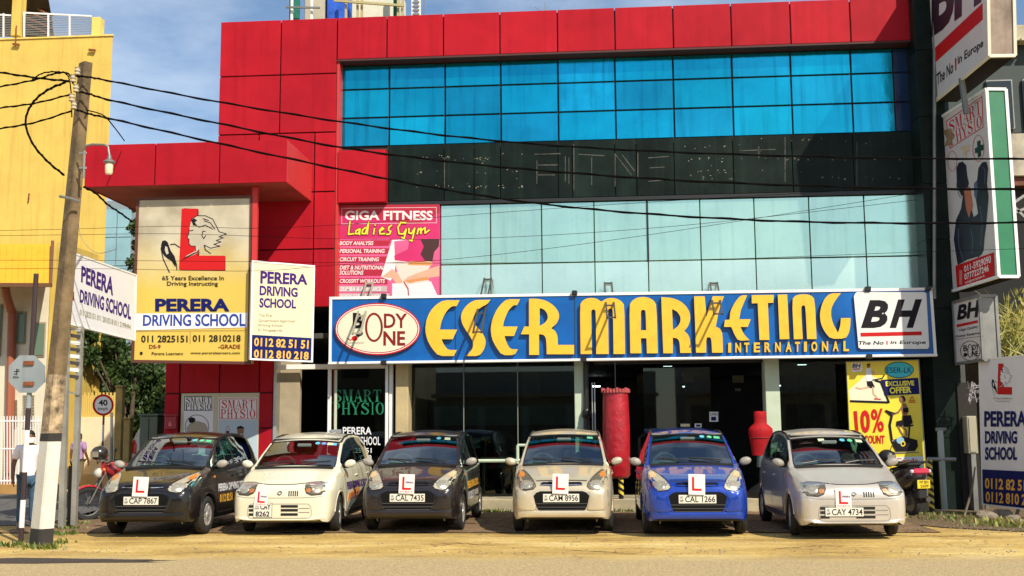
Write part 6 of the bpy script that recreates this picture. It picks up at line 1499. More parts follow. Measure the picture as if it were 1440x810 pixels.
def body_mesh(key):
    if key in _BODY: return _BODY[key]
    T = OLD if key == 'old' else NEW
    ys = set([p[0] for p in T['top']] + [p[0] for p in T['W']] + [.96, 1.02, 1.92, 1.99, 2.86, 2.93, T['wsx'] + .035, T['wst'] - .02, 3.17])
    for c in (T['fw'], T['rw']):
        for k in range(-10, 11): ys.add(round(c + .325 * sin(k / 10 * pi / 2), 4))
    ys |= set(round(v, 3) for v in frange(1.0, 3.0, 14))
    ys = sorted(y for y in ys if 0 <= y <= T['L']); yy = [ys[0]]
    for y in ys[1:]:
        if y - yy[-1] > .008: yy.append(y)
    S_ = [section(T, y) for y in yy]; n = len(S_[0]); verts = []
    for y, s in zip(yy, S_):
        verts += [Vector((x, y, z)) for x, z in s] + [Vector((-x, y, z)) for x, z in s]
    cats = {k: [] for k in ('paint', 'under', 'windshield', 'side', 'rear', 'trim')}
    iH, iJ = 10, 15
    def cat_(y0, y1, k):
        if k in (0, 1, 2): return 'under'
        ym = (y0 + y1) / 2
        if iH + 1 <= k < iJ - 1 and .96 <= ym <= 2.93:
            if 1.92 < ym < 1.99: return 'trim'
            return 'side'
        if k >= iJ + 1 and T['wsx'] + .03 < ym < T['wst'] - .02: return 'windshield'
        if k >= iJ + 1 and 3.17 < ym < 3.34: return 'rear'
        return 'paint'
    for i in range(len(yy) - 1):
        for k in range(n - 1):
            c = cat_(yy[i], yy[i + 1], k)
            a, b_, c2, d = i * 2 * n + k, i * 2 * n + k + 1, (i + 1) * 2 * n + k + 1, (i + 1) * 2 * n + k
            cats[c].append((a, d, c2, b_)); cats[c].append((a + n, b_ + n, c2 + n, d + n))
    # nose and tail caps
    for i in (0, len(yy) - 1):
        o = i * 2 * n; m_ = n
        for k in range(n - 1): 
            f = (o + k, o + k + 1, o + n + k + 1, o + n + k)
            cats['paint'].append(f if i == 0 else f[::-1])
    bv = BVHTree.FromPolygons(verts, [f for c in cats.values() for f in c])
    _BODY[key] = (T, verts, cats, bv, yy)
    return _BODY[key]
def sub_mesh(verts, faces, off=0.0, weld=True):
    b = MB(); m = {}
    for f in faces:
        for i in f:
            if i not in m: m[i] = len(b.v); b.v.append(verts[i].copy())
        b.f.append(tuple(m[i] for i in f)); b.m.append(0)
    return b
class CarFace(Face):
    """Prints shapes on the car body, cast onto it from the front or from one side."""
    def __init__(s, parent, bv, side):
        s.parent = parent; s.local = True; s.k = 0; s.bv = bv; s.side = side
        def at(a, b, h=0.0):
            if side == 'front': o, d = Vector((a, -1, b)), Vector((0, 1, 0))
            elif side == 'left': o, d = Vector((2, a, b)), Vector((-1, 0, 0))
            elif side == 'right': o, d = Vector((-2, a, b)), Vector((1, 0, 0))
            else: o, d = Vector((a, 6, b)), Vector((0, -1, 0))
            hit = bv.ray_cast(o, d)
            if hit[0] is None:
                near = bv.find_nearest(o + d * (1.2 if side == 'front' else 1.3)); hit = near
            return hit[0] - d * h
        s.at = at
    def _h(s, h):
        s.k += 1
        return h if h is not None else .004 + .0008 * (s.k % 6)
    def patch(s, pts, m, name, h=.006, cut=.05, bulge=0.0, smooth=True, parent=None, label=None, flip=False):
        bm = bmesh.new(); vs = [bm.verts.new((p[0], p[1], 0)) for p in pts]
        bm.faces.new(vs); bmesh.ops.triangulate(bm, faces=bm.faces)
        for _ in range(4):
            es = [e for e in bm.edges if e.calc_length() > cut]
            if not es: break
            bmesh.ops.subdivide_edges(bm, edges=es, cuts=1); bmesh.ops.triangulate(bm, faces=bm.faces)
        bm.verts.index_update(); out = []
        bound = {v.index for e in bm.edges if e.is_boundary for v in e.verts}
        for v in bm.verts: out.append(s.at(v.co.x, v.co.y, h + (0 if v.index in bound else bulge)))
        edge = [s.at(v.co.x, v.co.y, -.004) for v in bm.verts]
        b = MB(); b.add(out, [[v.index for v in f.verts] for f in bm.faces])
        be = [[v.index for v in e.verts] for e in bm.edges if e.is_boundary]
        o_ = len(out); b.add(edge, []); b.f += [(a, c, o_ + c, o_ + a) for a, c in be]; b.m += [0] * len(be)
        bm.free()
        return b.build(name, m, parent or s.parent, local=True, smooth=smooth, label=label, angle=50)
    def strokes(s, lst, w, m, name, h=.004, step=.04, parent=None):
        b = MB()
        for pl in lst:
            P_ = []
            for (a, c) in zip(pl, pl[1:]):
                L = math.hypot(c[0] - a[0], c[1] - a[1]); k = max(1, int(L / step))
                P_ += [(a[0] + (c[0] - a[0]) * i / k, a[1] + (c[1] - a[1]) * i / k) for i in range(k)]
            P_.append(pl[-1]); q = []
            for i, p in enumerate(P_):
                a, c = P_[max(0, i - 1)], P_[min(len(P_) - 1, i + 1)]; L = math.hypot(c[0] - a[0], c[1] - a[1]) or 1
                nx, ny = -(c[1] - a[1]) / L * w / 2, (c[0] - a[0]) / L * w / 2
                q += [s.at(p[0] + nx, p[1] + ny, h), s.at(p[0] - nx, p[1] - ny, h)]
            b.add(q, [(2 * i, 2 * i + 1, 2 * i + 3, 2 * i + 2) for i in range(len(P_) - 1)])
        return b.build(name, m, parent or s.parent, local=True)

TYRE = mat('tyre', (.016, .015, .014), .85, var=.25, scale=15); HUB = mat('hubcap', (.50, .49, .46), .35, .5, var=.15); CHR = mat('chrome', (.75, .75, .75), .12, 1.0)
GLASSC = glass('car_glass', (.46, .68, .60), .012, .22, 1.5); UNDER = mat('underbody', (.012, .011, .010), .9); PLAST = mat('black_plastic', (.005, .005, .005), .6, var=.2, spec=.15)
LENS = glass('lamp_lens', (.95, .94, .90), .35, .0, 1.15); REFL = mat('lamp_reflector', (.66, .62, .53), .25, .7); REFD = mat('lamp_housing', (.50, .46, .38), .4, .2); AMB = mat('amber', (.65, .22, .03), .3); PLT = mat('plate_white', (.66, .64, .56), .5)
SEAT = mat('seat_fabric', (.030, .028, .03), .9); DASH = mat('dashboard_grey', (.12, .14, .13), .7, var=.15); DASHL = mat('dashboard_light', (.50, .58, .54), .6); HEADL = mat('headliner', (.25, .25, .22), .9)
STB, STG, STY = mat('sticker_cyan', (.10, .45, .60), .5), mat('sticker_green', (.10, .50, .25), .5), mat('sticker_pale', (.60, .68, .40), .5)

def wheel(t, x, y, r, w, key, steer=0.0, side=1):
    ax = Vector((side * cos(steer), sin(steer) * side, 0)); c = Vector((x, y, r))
    rim = r * .62; b = MB()
    b.lathe([(rim, -w / 2 + .02), (rim + .012, -w / 2 + .004), (r * .86, -w / 2), (r * .955, -w / 2 + .012), (r, -w / 2 + .035), (r, -.004), (r - .008, -.003), (r - .008, .003), (r, .004), (r, w / 2 - .035), (r * .955, w / 2 - .012), (r * .86, w / 2), (rim + .012, w / 2 - .004), (rim, w / 2 - .02)], c, ax, 32)
    wh = b.build('wheel', TYRE, t, local=True, smooth=True, angle=40)
    b = MB(); xx = ax.orthogonal().normalized() if abs(ax.z) < .9 else Vector((1, 0, 0)); xx = Vector((0, 0, 1)); yy_ = ax.cross(xx)
    b.lathe([(rim + .002, w / 2 - .022), (rim - .012, w / 2 - .010), (rim - .03, w / 2 - .020), (rim - .045, w / 2 - .03)], c, ax, 32)
    b.lathe([(rim - .045, w / 2 - .05), (0, w / 2 - .05)], c, ax, 16)
    b.lathe([(.052, w / 2 - .03), (.046, w / 2 - .010), (.02, w / 2 - .002), (0, w / 2 - .001)], c, ax, 16)
    ns = 8 if key == 'old' else 9
    for k in range(ns):
        a = 2 * pi * k / ns; d = xx * cos(a) + yy_ * sin(a); p_ = yy_ * cos(a) - xx * sin(a)
        i_, o_ = c + d * .035 + ax * (w / 2 - .016), c + d * (rim - .03) + ax * (w / 2 - .022)
        s0, s1 = p_ * .016, p_ * .027; dn = ax * -.02
        b.add([i_ - s0, i_ + s0, o_ + s1, o_ - s1, i_ - s0 + dn, i_ + s0 + dn, o_ + s1 + dn, o_ - s1 + dn], [(0, 1, 2, 3), (0, 4, 5, 1), (1, 5, 6, 2), (2, 6, 7, 3), (3, 7, 4, 0)])
    rm_ = b.build('rim', HUB, wh, local=True, smooth=True, angle=35)
    MB().lathe([(rim - .047, w / 2 - .045), (.0, w / 2 - .045)], c, ax, 16).build('rim_shadow', BLACK, wh, local=True)
    return wh

def plate(t, cx, cz, w, h_, lines, yf, F):
    y = yf - .018; b = MB().box(cx - w / 2, cx + w / 2, y, y + .012, cz - h_ / 2, cz + h_ / 2, .003)
    p_ = b.build('number_plate', PLT, t, local=True); MB().box(cx - w / 2 - .006, cx + w / 2 + .006, y + .0125, y + .02, cz - h_ / 2 - .006, cz + h_ / 2 + .006).build('plate_frame', BLACK, p_, local=True)
    PF_ = Face(lambda a, c, h=0: Vector((a, y - h * .4, c)), p_, True)
    n = len(lines)
    if n == 1:
        x0 = cx - w / 2; PF_.text(lines[0], (x0 + w * .17, cz + h_ * .36, x0 + w * .97, cz - h_ * .36), INKBLK, bold=.018)
        PF_.text('WP', (x0 + w * .03, cz - h_ * .04, x0 + w * .13, cz - h_ * .36), INKBLK, bold=.03); PF_.rect(x0 + w * .045, cz + h_ * .06, x0 + w * .11, cz + h_ * .34, mat('crest', (.3, .3, .28), .6))
    else:
        PF_.text(lines[0], (cx - w * .12, cz + h_ * .44, cx + w * .46, cz + h_ * .06), INKBLK, bold=.04); PF_.text(lines[1], (cx - w * .38, cz - h_ * .06, cx + w * .40, cz - h_ * .44), INKBLK, bold=.04)
        PF_.text('WP', (cx - w * .44, cz + h_ * .2, cx - w * .18, cz + h_ * .06), INKBLK, bold=.02); PF_.rect(cx - w * .40, cz + h_ * .26, cx - w * .22, cz + h_ * .42, mat('crest', (.3, .3, .28), .6))
    for k in (-1, 1):
        MB().lathe([(.008, -.003), (0, -.004)], (cx + k * w * .47, y, cz), (0, 1, 0), 6)
    return p_
def lplate(t, cx, cz, w, h_, yf, word, tilt=.05):
    y = yf - .03
    def at(a, c, h=0.0): 
        u, v = a - cx, c - cz; return Vector((cx + u * cos(tilt) - v * sin(tilt), y - h * .5 - (v) * -.08, cz + u * sin(tilt) + v * cos(tilt)))
    F = Face(at, t, True)
    p_ = F.poly([(cx - w / 2, cz + h_ / 2), (cx + w / 2, cz + h_ / 2), (cx + w / 2, cz - h_ / 2), (cx - w / 2, cz - h_ / 2)], mat('lplate_white', (.74, .70, .66), .5), 'learner_plate', h=.004, depth=-.004)
    k = w / .225
    F.poly([(cx - .065 * k, cz + .10 * k), (cx - .035 * k, cz + .10 * k), (cx - .035 * k, cz - .055 * k), (cx + .065 * k, cz - .055 * k), (cx + .065 * k, cz - .085 * k), (cx - .065 * k, cz - .085 * k)], INKRED, 'lettering', h=.008, parent=p_)
    if word:
        F.text('PERERA', (cx - .015 * k, cz + .035 * k, cx + .10 * k, cz + .008 * k), PURPLE, bold=.03, h=.009, parent=p_)
        F.text('0112 82 51 51', (cx - .09 * k, cz - .10 * k, cx + .09 * k, cz - .122 * k), INKRED, bold=.02, h=.009, parent=p_)
    return p_

def build_car(key, paint, loc, rz, label, name='parked_car', plate_lines=None, side_text=None, steer=0.0, lword=True, group='learner driving school cars parked facing the road', scale=1.0, mirror_mat=None, orange=False, stickers=(0,), lamp=None):
    T, verts, cats, bv, yy = body_mesh(key)
    t = thing(name, label, 'car', loc, rz, group); t.scale = (scale,) * 3
    bd = sub_mesh(verts, cats['paint']).build('body', paint, t, local=True, smooth=True, angle=32); 
    sub_mesh(verts, cats['under']).build('underbody', UNDER, t, local=True)
    sub_mesh(verts, cats['trim']).build('door_pillar', BLACK, t, local=True)
    sub_mesh(verts, cats['windshield']).build('windshield', GLASSC, t, local=True, smooth=True)
    sub_mesh(verts, cats['rear']).build('rear_window', GLASSC, t, local=True, smooth=True)
    for sgn in (1, -1):
        for lo, hi in ((0, 1.95), (1.95, 4)):
            fs = [f for f in cats['side'] if sgn * verts[f[0]].x > 0 and lo < sum(verts[i].y for i in f) / 4 < hi]
            sub_mesh(verts, fs).build('side_window', GLASSC, t, local=True, smooth=True)
    Fr, SL, SR = CarFace(t, bv, 'front'), CarFace(t, bv, 'left'), CarFace(t, bv, 'right')
    yc = lambda x, z: Fr.at(x, z, 0).y
    mir = lambda pts: [(-x, z) for x, z in pts][::-1]
    # rubber seal round the windscreen
    w0, w1 = T['wsx'] + .03, T['wst'] - .02
    def top_pt(fx, y): # point on the roof-side to centre curve, fx 0..1
        s = section(T, y); return s
    b = MB(); 
    for sgn in (1, -1):
        pts = [Vector((sgn * section(T, y)[16][0], y, section(T, y)[16][1] + .003)) for y in yy if w0 - .001 <= y <= w1 + .001]
        b.tube(pts, .009, 5)
    for y in (w0 + .004, w1): b.tube([Vector((sg_ * section(T, y)[k][0], y, section(T, y)[k][1] + .003)) for sg_, k in [(1, i) for i in range(16, 22)] + [(-1, i) for i in range(20, 15, -1)]], .009 if y < 1.2 else .007, 5)
    b.build('window_seal', BLACK, t, local=True)
    # roof drip channels
    b = MB()
    for sgn in (1, -1): b.tube([Vector((sgn * (section(T, y)[15][0] - .02), y, section(T, y)[15][1] + .010)) for y in yy if w1 - .02 < y < 3.1], .017, 5)
    b.build('roof_channel', BLACK, t, local=True)
    # cowl and wipers
    cz_ = lerp_tab(T['top'], T['wsx'])
    b = MB().box(-.60, .60, T['wsx'] - .07, T['wsx'] + .03, cz_ - .03, cz_ + .006, .004); b.build('cowl', BLACK, t, local=True)
    for (x0, x1) in ((-.18, -.56 + .1), (.42, -.02)) if key == 'old' else ((-.5, -.02), (.1, .52)):
        zx = lambda x, f: Vector((x, T['wsx'] + .015 + f, lerp_tab(T['top'], T['wsx'] + .035 + f) + .014 - .03 * x * x))
        w_ = MB().tube([zx(x0, .0), zx((x0 + x1) / 2, .05), zx(x1, .07)], .008, 5).build('wiper', BLACK, t, local=True)
        MB().beam(zx(x0 * .6 + x1 * .4 - .2 * (x1 - x0) / abs(x1 - x0), .03) + Vector((0, -.004, .008)), zx(x1 + .03 * (x1 - x0), .075) + Vector((0, -.004, .006)), .012, .018).build('blade', BLKR, w_, local=True)
    if key == 'old':
        hl = [(.645, .890), (.575, .892), (.505, .850), (.43, .785), (.375, .720), (.362, .68), (.395, .645), (.50, .628), (.585, .642), (.635, .70), (.655, .78)]; REFD_ = REFD if orange or lamp is None else lamp
        for s_ in (1, -1):
            p = hl if s_ > 0 else mir(hl)
            h_ = Fr.patch([(x * 1.0, z) for x, z in p], REFD_, 'headlight', h=.004)
            cx, cz = s_ * .500, .705
            rf = Fr.patch([(cx + .092 * cos(a), cz + .060 * sin(a)) for a in [2 * pi * k / 18 for k in range(18)]], REFL, 'reflector', h=.010, bulge=.006, parent=h_)
            Fr.patch([(cx + .020 * cos(a), cz + .018 * sin(a)) for a in [2 * pi * k / 10 for k in range(10)]], mat('bulb_grey', (.36, .34, .30), .3), 'bulb', h=.020, parent=h_)
            am = [(.628, .875), (.575, .872), (.535, .835), (.56, .80), (.625, .80)]
            Fr.patch(am if s_ > 0 else mir(am), AMB if not orange else mat('amber_pale', (.75, .50, .28), .3), 'indicator', h=.010, parent=h_)
            Fr.patch(p, LENS, 'lens', h=.020, bulge=.012, parent=h_)
            Fr.strokes([p + [p[0]]], .010, BLACK, 'headlight_gap', h=.0065, parent=h_)
        gr = [(-.30, .722), (-.26, .738), (.26, .738), (.30, .722), (.24, .695), (.1, .682), (-.1, .682), (-.24, .695)]
        g_ = Fr.patch(gr, PLAST, 'upper_grille', h=.006); Fr.strokes([[(-.30, .705), (-.18, .700), (.18, .700), (.30, .705)]], .012, CHR if not orange else paint, 'chrome_bar', h=.016, parent=g_)
        lg = [(-.405, .55), (-.36, .60), (-.30, .622), (.30, .622), (.36, .60), (.405, .55), (.375, .42), (.34, .345), (.28, .325), (-.28, .325), (-.34, .345), (-.375, .42)]
        g_ = Fr.patch(lg, PLAST, 'lower_grille', h=.005)
        Fr.strokes([[(-.37, z), (.37, z)] for z in (.39, .44)] + [[(-.32, .35), (.32, .35)]], .012, mat('grille_bar', (.05, .05, .05), .4), 'grille_bar', h=.014, parent=g_)
        Fr.strokes([lg + [lg[0]]], .018, paint, 'grille_surround', h=.013, parent=g_)
        ck = [(.41, .555), (.38, .605), (.46, .625), (.56, .60), (.645, .575), (.662, .50), (.655, .40), (.61, .352), (.40, .345), (.36, .37), (.385, .45)]
        for s_ in (1, -1): Fr.patch(ck if s_ > 0 else mir(ck), paint, 'bumper_cheek', h=.022, bulge=.006)
        for s_ in (1, -1): Fr.strokes([[(s_ * .615, .955), (s_ * .56, .905), (s_ * .50, .86), (s_ * .42, .80), (s_ * .37, .765)]], .014, paint, 'bonnet_crease', h=.010)
        # bumper lower lip, a shelf that catches the light
        b = MB(); xs = [(-.62 + 1.24 * k / 20) for k in range(21)]; q = []
        for x in xs:
            f = max(0, (abs(x) - .38) / .24); c0 = Fr.at(x, .355 + .03 * f, .0); c1 = Fr.at(x, .30, .035 * (1 - f * .6)); c2 = Fr.at(x, .25, .02)
            q += [c0, c1, c2]
        b.add(q, [(3 * i + k, 3 * i + k + 1, 3 * i + k + 4, 3 * i + k + 3) for i in range(20) for k in (0, 1)])
        b.build('bumper_lip', paint, t, local=True, smooth=True, angle=70)
        Fr.strokes([[(-.64, .77), (-.50, .86), (-.30, .775 + .0)] if False else [(-.36, .752), (-.2, .757), (0, .76), (.2, .757), (.36, .752)]], .012, mat('gap_dark', (.02, .018, .016), .8), 'bonnet_gap', h=.003)
        Fr.strokes([[(-.60, .635), (-.5, .615), (-.42, .60)], [(.60, .635), (.5, .615), (.42, .60)], [(-.655, .63), (-.66, .40), (-.62, .36)], [(.655, .63), (.66, .40), (.62, .36)]], .005, mat('seam_dark', (.04, .035, .03), .7), 'bumper_seam', h=.003)
        nose_y = yc(0, .5)
        plate(t, -.005, .517, .51, .115, [plate_lines], nose_y, Fr)
        lplate(t, -.01, .717, .225, .275, nose_y, lword, -.03)
        for x in (-.5, .49): MB().beam(Vector((x, .25, .24)), Vector((x, .32, .17)), .02).build('tow_hook', GREYM, t, local=True)
    else:
        hl = [(.35, .735), (.42, .745), (.55, .748), (.635, .730), (.662, .690), (.655, .62), (.60, .578), (.46, .570), (.39, .60), (.362, .66)]
        for s_ in (1, -1):
            p = hl if s_ > 0 else mir(hl)
            h_ = Fr.patch(p, mat('lamp_dark_housing', (.13, .11, .085), .4, .3), 'headlight', h=.004)
            cx, cz = s_ * .535, .665
            Fr.patch([(cx + .075 * cos(a), cz + .068 * sin(a)) for a in [2 * pi * k / 18 for k in range(18)]], REFL, 'reflector', h=.010, bulge=.006, parent=h_)
            Fr.patch([(cx + .022 * cos(a), cz + .022 * sin(a)) for a in [2 * pi * k / 10 for k in range(10)]], mat('bulb_grey', (.36, .34, .30), .3), 'bulb', h=.020, parent=h_)
            am = [(.378, .655), (.388, .615), (.44, .60), (.455, .64), (.43, .668)]
            Fr.patch(am if s_ > 0 else mir(am), mat('amber_dull', (.42, .15, .05), .35), 'indicator', h=.012, parent=h_)
            Fr.patch(p, LENS, 'lens', h=.022, bulge=.012, parent=h_); Fr.strokes([p + [p[0]]], .014, BLACK, 'headlight_gap', h=.0065, parent=h_)
        Fr.strokes([[(-.35, .735), (-.2, .720), (0, .718), (.2, .720), (.35, .735)]], .010, BLACK, 'bonnet_gap', h=.003)
        Fr.strokes([[(-.66, .56), (-.5, .535), (-.2, .530), (.2, .530), (.5, .535), (.66, .56)]], .008, mat('seam_soft', (.25, .23, .2), .7), 'bumper_seam', h=.003)
        for k in range(5): 
            x = .135 + .031 * k; Fr.patch([(x - .009, .555), (x + .009, .555), (x + .009, .63), (x - .009, .63)], BLACK, 'grille_slot', h=.004, cut=.2)
        em = Fr.ring(.01, .60, .001, .001, .0005, CHR, 'emblem')
        Fr.polys([[(.0 + dx * 1.0, .60 + dz) for dx, dz in s__] for s__ in ([(-.045, .0), (.0, .035), (.045, .012), (.02, .005), (.0, .018), (-.02, .005)], [(.045, -.0), (.0, -.035), (-.045, -.012), (-.02, -.005), (.0, -.018), (.02, -.005)])], mat('emblem_grey', (.18, .18, .17), .3, .6), 'emblem_mark', h=.010, parent=em)
        ug = [(-.46, .40), (-.42, .445), (.42, .445), (.46, .40), (.47, .30), (.44, .245), (-.44, .245), (-.47, .30)]
        g_ = Fr.patch(ug, paint, 'lower_grille', h=.002)
        Fr.strokes([ug + [ug[0]]], .008, mat('seam_soft', (.25, .23, .2), .7), 'grille_edge', h=.005, parent=g_)
        for x0, x1 in ((.02, .27), (-.45, -.33)):
            for z in (.41, .355, .295): Fr.patch([(x0, z - .017), (x1, z - .017), (x1, z + .020), (x0, z + .020)], BLACK, 'grille_slot', h=.006, cut=.2)
        Fr.strokes([[(.28, z), (.44, z)] for z in (.382, .325)] , .012, mat('seam_soft', (.25, .23, .2), .7), 'grille_crease', h=.006, parent=g_)
        b = MB(); xs = [(-.66 + 1.32 * k / 20) for k in range(21)]; q = []
        for x in xs:
            f = max(0, (abs(x) - .42) / .24); c0 = Fr.at(x, .245 + .04 * f, .0); c1 = Fr.at(x, .215 + .03 * f, .02); c2 = Fr.at(x, .185, .008); q += [c0, c1, c2]
        b.add(q, [(3 * i + k, 3 * i + k + 1, 3 * i + k + 4, 3 * i + k + 3) for i in range(20) for k in (0, 1)]); b.build('bumper_lip', paint, t, local=True, smooth=True, angle=70)
        nose_y = yc(0, .45)
        if isinstance(plate_lines, tuple): plate(t, -.245, .355, .265, .20, list(plate_lines), nose_y, Fr); lplate(t, -.265, .535, .19, .23, nose_y + .02, True, -.06)
        else: plate(t, -.135, .362, .50, .115, [plate_lines], nose_y, Fr); lplate(t, -.14, .545, .205, .25, nose_y + .02, True, -.02)
    # bonnet creases
    # bonnet side creases follow the wing tops
    # side: door gaps, handles, arch lips, sill
    seam = mat('door_seam', (.015, .013, .012), .8)
    for F_, sgn in ((SL, 1), (SR, -1)):
        F_.strokes([[(1.06, .93), (1.03, .75), (1.06, .45), (1.12, .28)], [(1.97, .95), (1.96, .6), (1.96, .28)], [(2.86, .98), (2.84, .75), (2.70, .52), (2.66, .40)], [(1.12, .28), (2.62, .28)]], .012, seam, 'door_gap', h=.002)
        F_.strokes([[(.42, .66), (1.05, .70), (2.0, .71), (3.0, .74)]], .006, mat('crease', (.08, .07, .06), .6) if key == 'old' else paint, 'side_crease', h=.003)
        for y in (1.80, 2.68):
            c = F_.at(y, .80 if key == 'old' else .79, .0); MB().box(c.x - .018 if sgn > 0 else c.x - .022, c.x + .022 if sgn > 0 else c.x + .018, y - .065, y + .065, c.z - .014, c.z + .014, .008).build('door_handle', paint, t, local=True)
        for cy in (T['fw'], T['rw']):
            b = MB(); pts = []
            for k in range(17):
                a = pi * (.04 + .92 * k / 16); y, z = cy + .325 * cos(a), T['wr'] + .325 * sin(a) - .004
                q = F_.at(y, z + .018, 0); pts.append(Vector((q.x - sgn * .004, y, z)))
            b.tube(pts, .014, 6); b.build('arch_lip', paint if key == 'new' else paint, t, local=True, smooth=True)
            wheel(t, sgn * (T['tr'] ), cy, T['wr'], T['ww'], key, steer if cy < 1 else 0, sgn)
        # mirrors
        my = 1.05 if key == 'old' else 1.0; mz = 1.0 if key == 'old' else .985
        m_ = MB(); c = Vector((sgn * .80, my, mz)); n = 14
        vs = []
        for i in range(8):
            a = pi * i / 7
            for k in range(n):
                w = 2 * pi * k / n; vs.append(c + Vector((cos(w) * .088 * sin(a) ** .7, -cos(a) * .05, sin(w) * .062 * sin(a) ** .7 + .012 * cos(w) * sgn)))
        m_.add(vs, [(i * n + k, i * n + (k + 1) % n, (i + 1) * n + (k + 1) % n, (i + 1) * n + k) for i in range(7) for k in range(n)])
        mo = m_.build('wing_mirror', mirror_mat or paint, t, local=True, smooth=True, angle=60)
        MB().tube([c + Vector((-sgn * .03, 0, -.05)), Vector((sgn * .67, my + .02, .945))], .022, 7).build('mirror_arm', PLAST, mo, local=True, smooth=True)
        # door sills and rear quarter
        F_.strokes([[(1.05, .245), (2.72, .245)]], .05, PLAST if key == 'old' else mat('sill_grey', (.10, .10, .10), .6), 'sill', h=.004)
        # side indicator
        F_.patch([(.93, .80), (.99, .80), (.99, .83), (.93, .83)], AMB, 'side_repeater', h=.008, cut=.2)
        F_.strokes([[(1.0, 1.0), (1.35, 1.235), (1.56, 1.335)]] if False else [[(1.02, .955), (2.86, 1.005)]], .012, BLACK, 'window_trim', h=.006)
    if side_text:
        st_mode, c1, c2 = side_text
        SL.text('PERERA DRIVING SCHOOL', (1.10, .70 if key == 'old' else .705, 2.60, .585), c1, bold=.05, h=.005)
        if key == 'old':
            SL.text('0112 82 51 51', (1.15, .54, 1.9, .42), c2, bold=.05, h=.005); SL.rect(1.98, .53, 2.55, .44, mat('side_band', (.35, .30, .26), .6), 'side_print', h=.003)
        else:
            SL.patch([(1.15, .30), (1.30, .44), (2.9, .55), (2.95, .42), (2.7, .30)], mat('side_grey', (.10, .11, .11), .5), 'side_print', h=.004)
            SL.patch([(1.10, .40), (1.2, .52), (1.9, .60), (2.0, .55), (1.3, .45)], mat('side_orange', (.55, .20, .05), .5), 'side_print', h=.007)
            SL.text('0112 82 51 51', (1.35, .53, 2.3, .44), BROWNR, bold=.04, h=.009)
    # interior
    MB().box(-.64, .64, T['wsx'] + .10, 3.1, .34, .40).build('cabin_floor', UNDER, t, local=True)
    wz = T['wsx']
    b = MB().add([(-.60, wz + .03, cz_ - .02), (.60, wz + .03, cz_ - .02), (.60, wz + .42, cz_ - .01), (-.60, wz + .42, cz_ - .01), (.60, wz + .50, cz_ - .12), (-.60, wz + .50, cz_ - .12), (.60, wz + .46, .45), (-.60, wz + .46, .45)], [(0, 1, 2, 3), (3, 2, 4, 5), (5, 4, 6, 7)])
    b.build('dashboard', DASHL if key == 'old' else DASH, t, local=True)
    MB().box(-.56, -.2, wz + .30, wz + .46, cz_ - .02, cz_ + .035, .02).build('instrument_hood', DASH, t, local=True)
    n = 20; c = Vector((-.34, wz + .60, cz_ - .02)); MB().tube([c + Vector((cos(2 * pi * k / n) * .175, sin(2 * pi * k / n) * .07, sin(2 * pi * k / n) * .16)) for k in range(n)], .016, 6, closed=True).build('steering_wheel', mat('wheel_grey', (.10, .10, .10), .5), t, local=True, smooth=True)
    for x in (-.34, .34):
        for y in (1.75, 2.65):
            b = MB().box(x - .23, x + .23, y - .35, y + .15, .42, .58, .04); b.box(x - .22, x + .22, y + .10, y + .24, .56, 1.10, .05); b.box(x - .12, x + .12, y + .14, y + .22, 1.11, 1.26, .03)
            b.build('seat', SEAT, t, local=True)
    MB().box(-.52, .52, T['wst'] + .02, 3.05, lerp_tab(T['top'], 2.0) - .10, lerp_tab(T['top'], 2.0) - .085).build('headliner', HEADL, t, local=True)
    MB().box(-.11, .11, T['wst'] - .16, T['wst'] - .13, lerp_tab(T['top'], T['wst']) - .115, lerp_tab(T['top'], T['wst']) - .055, .01).build('rear_view_mirror', DASH, t, local=True)
    # windscreen stickers, on the glass
    def wsurf(a, c, h=0.0):  # a: x, c: fraction up the windscreen
        y = w0 + (w1 - w0) * c; s = section(T, y); pts = s[15:22]
        x = abs(a)
        for (x0, z0), (x1, z1) in zip(pts, pts[1:]):
            if x1 <= x <= x0: return Vector((a, y, z0 + (z1 - z0) * (x0 - x) / (x0 - x1 + 1e-9) + .004 + h))
        return Vector((a, y, pts[0][1] + .004 + h))
    Fw_ = Face(wsurf, t, True)
    sets = {0: [(.22, STB, 0), (.33, STG, 0), (.44, STG, 1)], 1: [(.20, STB, 0), (.30, mat('sticker_blue', (.12, .28, .62), .5), 0), (.40, STY, 1), (.46, STB, 1)], 2: [(.40, STG, 1)], 3: [(.24, STB, 0), (.38, STY, 1)], 4: [(-.1, STY, 1), (.20, STB, 0), (.31, STG, 0), (.44, STY, 1)]}
    for (x, m_, sq) in sets[stickers[0]]:
        if sq: Fw_.poly([(x - .045, .93), (x + .04, .93), (x + .045, .83), (x - .045, .83)], m_, 'sticker', h=.002)
        else: Fw_.oval(x, .88, .038, .055, m_, 'sticker', n=12, h=.002)
    # rear: lights and bumper
    RB = CarFace(t, bv, 'rear')
    for s_ in (1, -1): 
        pts = [(.50, .70), (.62, .72), (.64, .98), (.58, 1.02), (.50, .90)]
        RB.patch(pts if s_ > 0 else mir(pts), mat('tail_red', (.45, .01, .01), .2, coat=.6), 'taillight', h=.006)
    return t

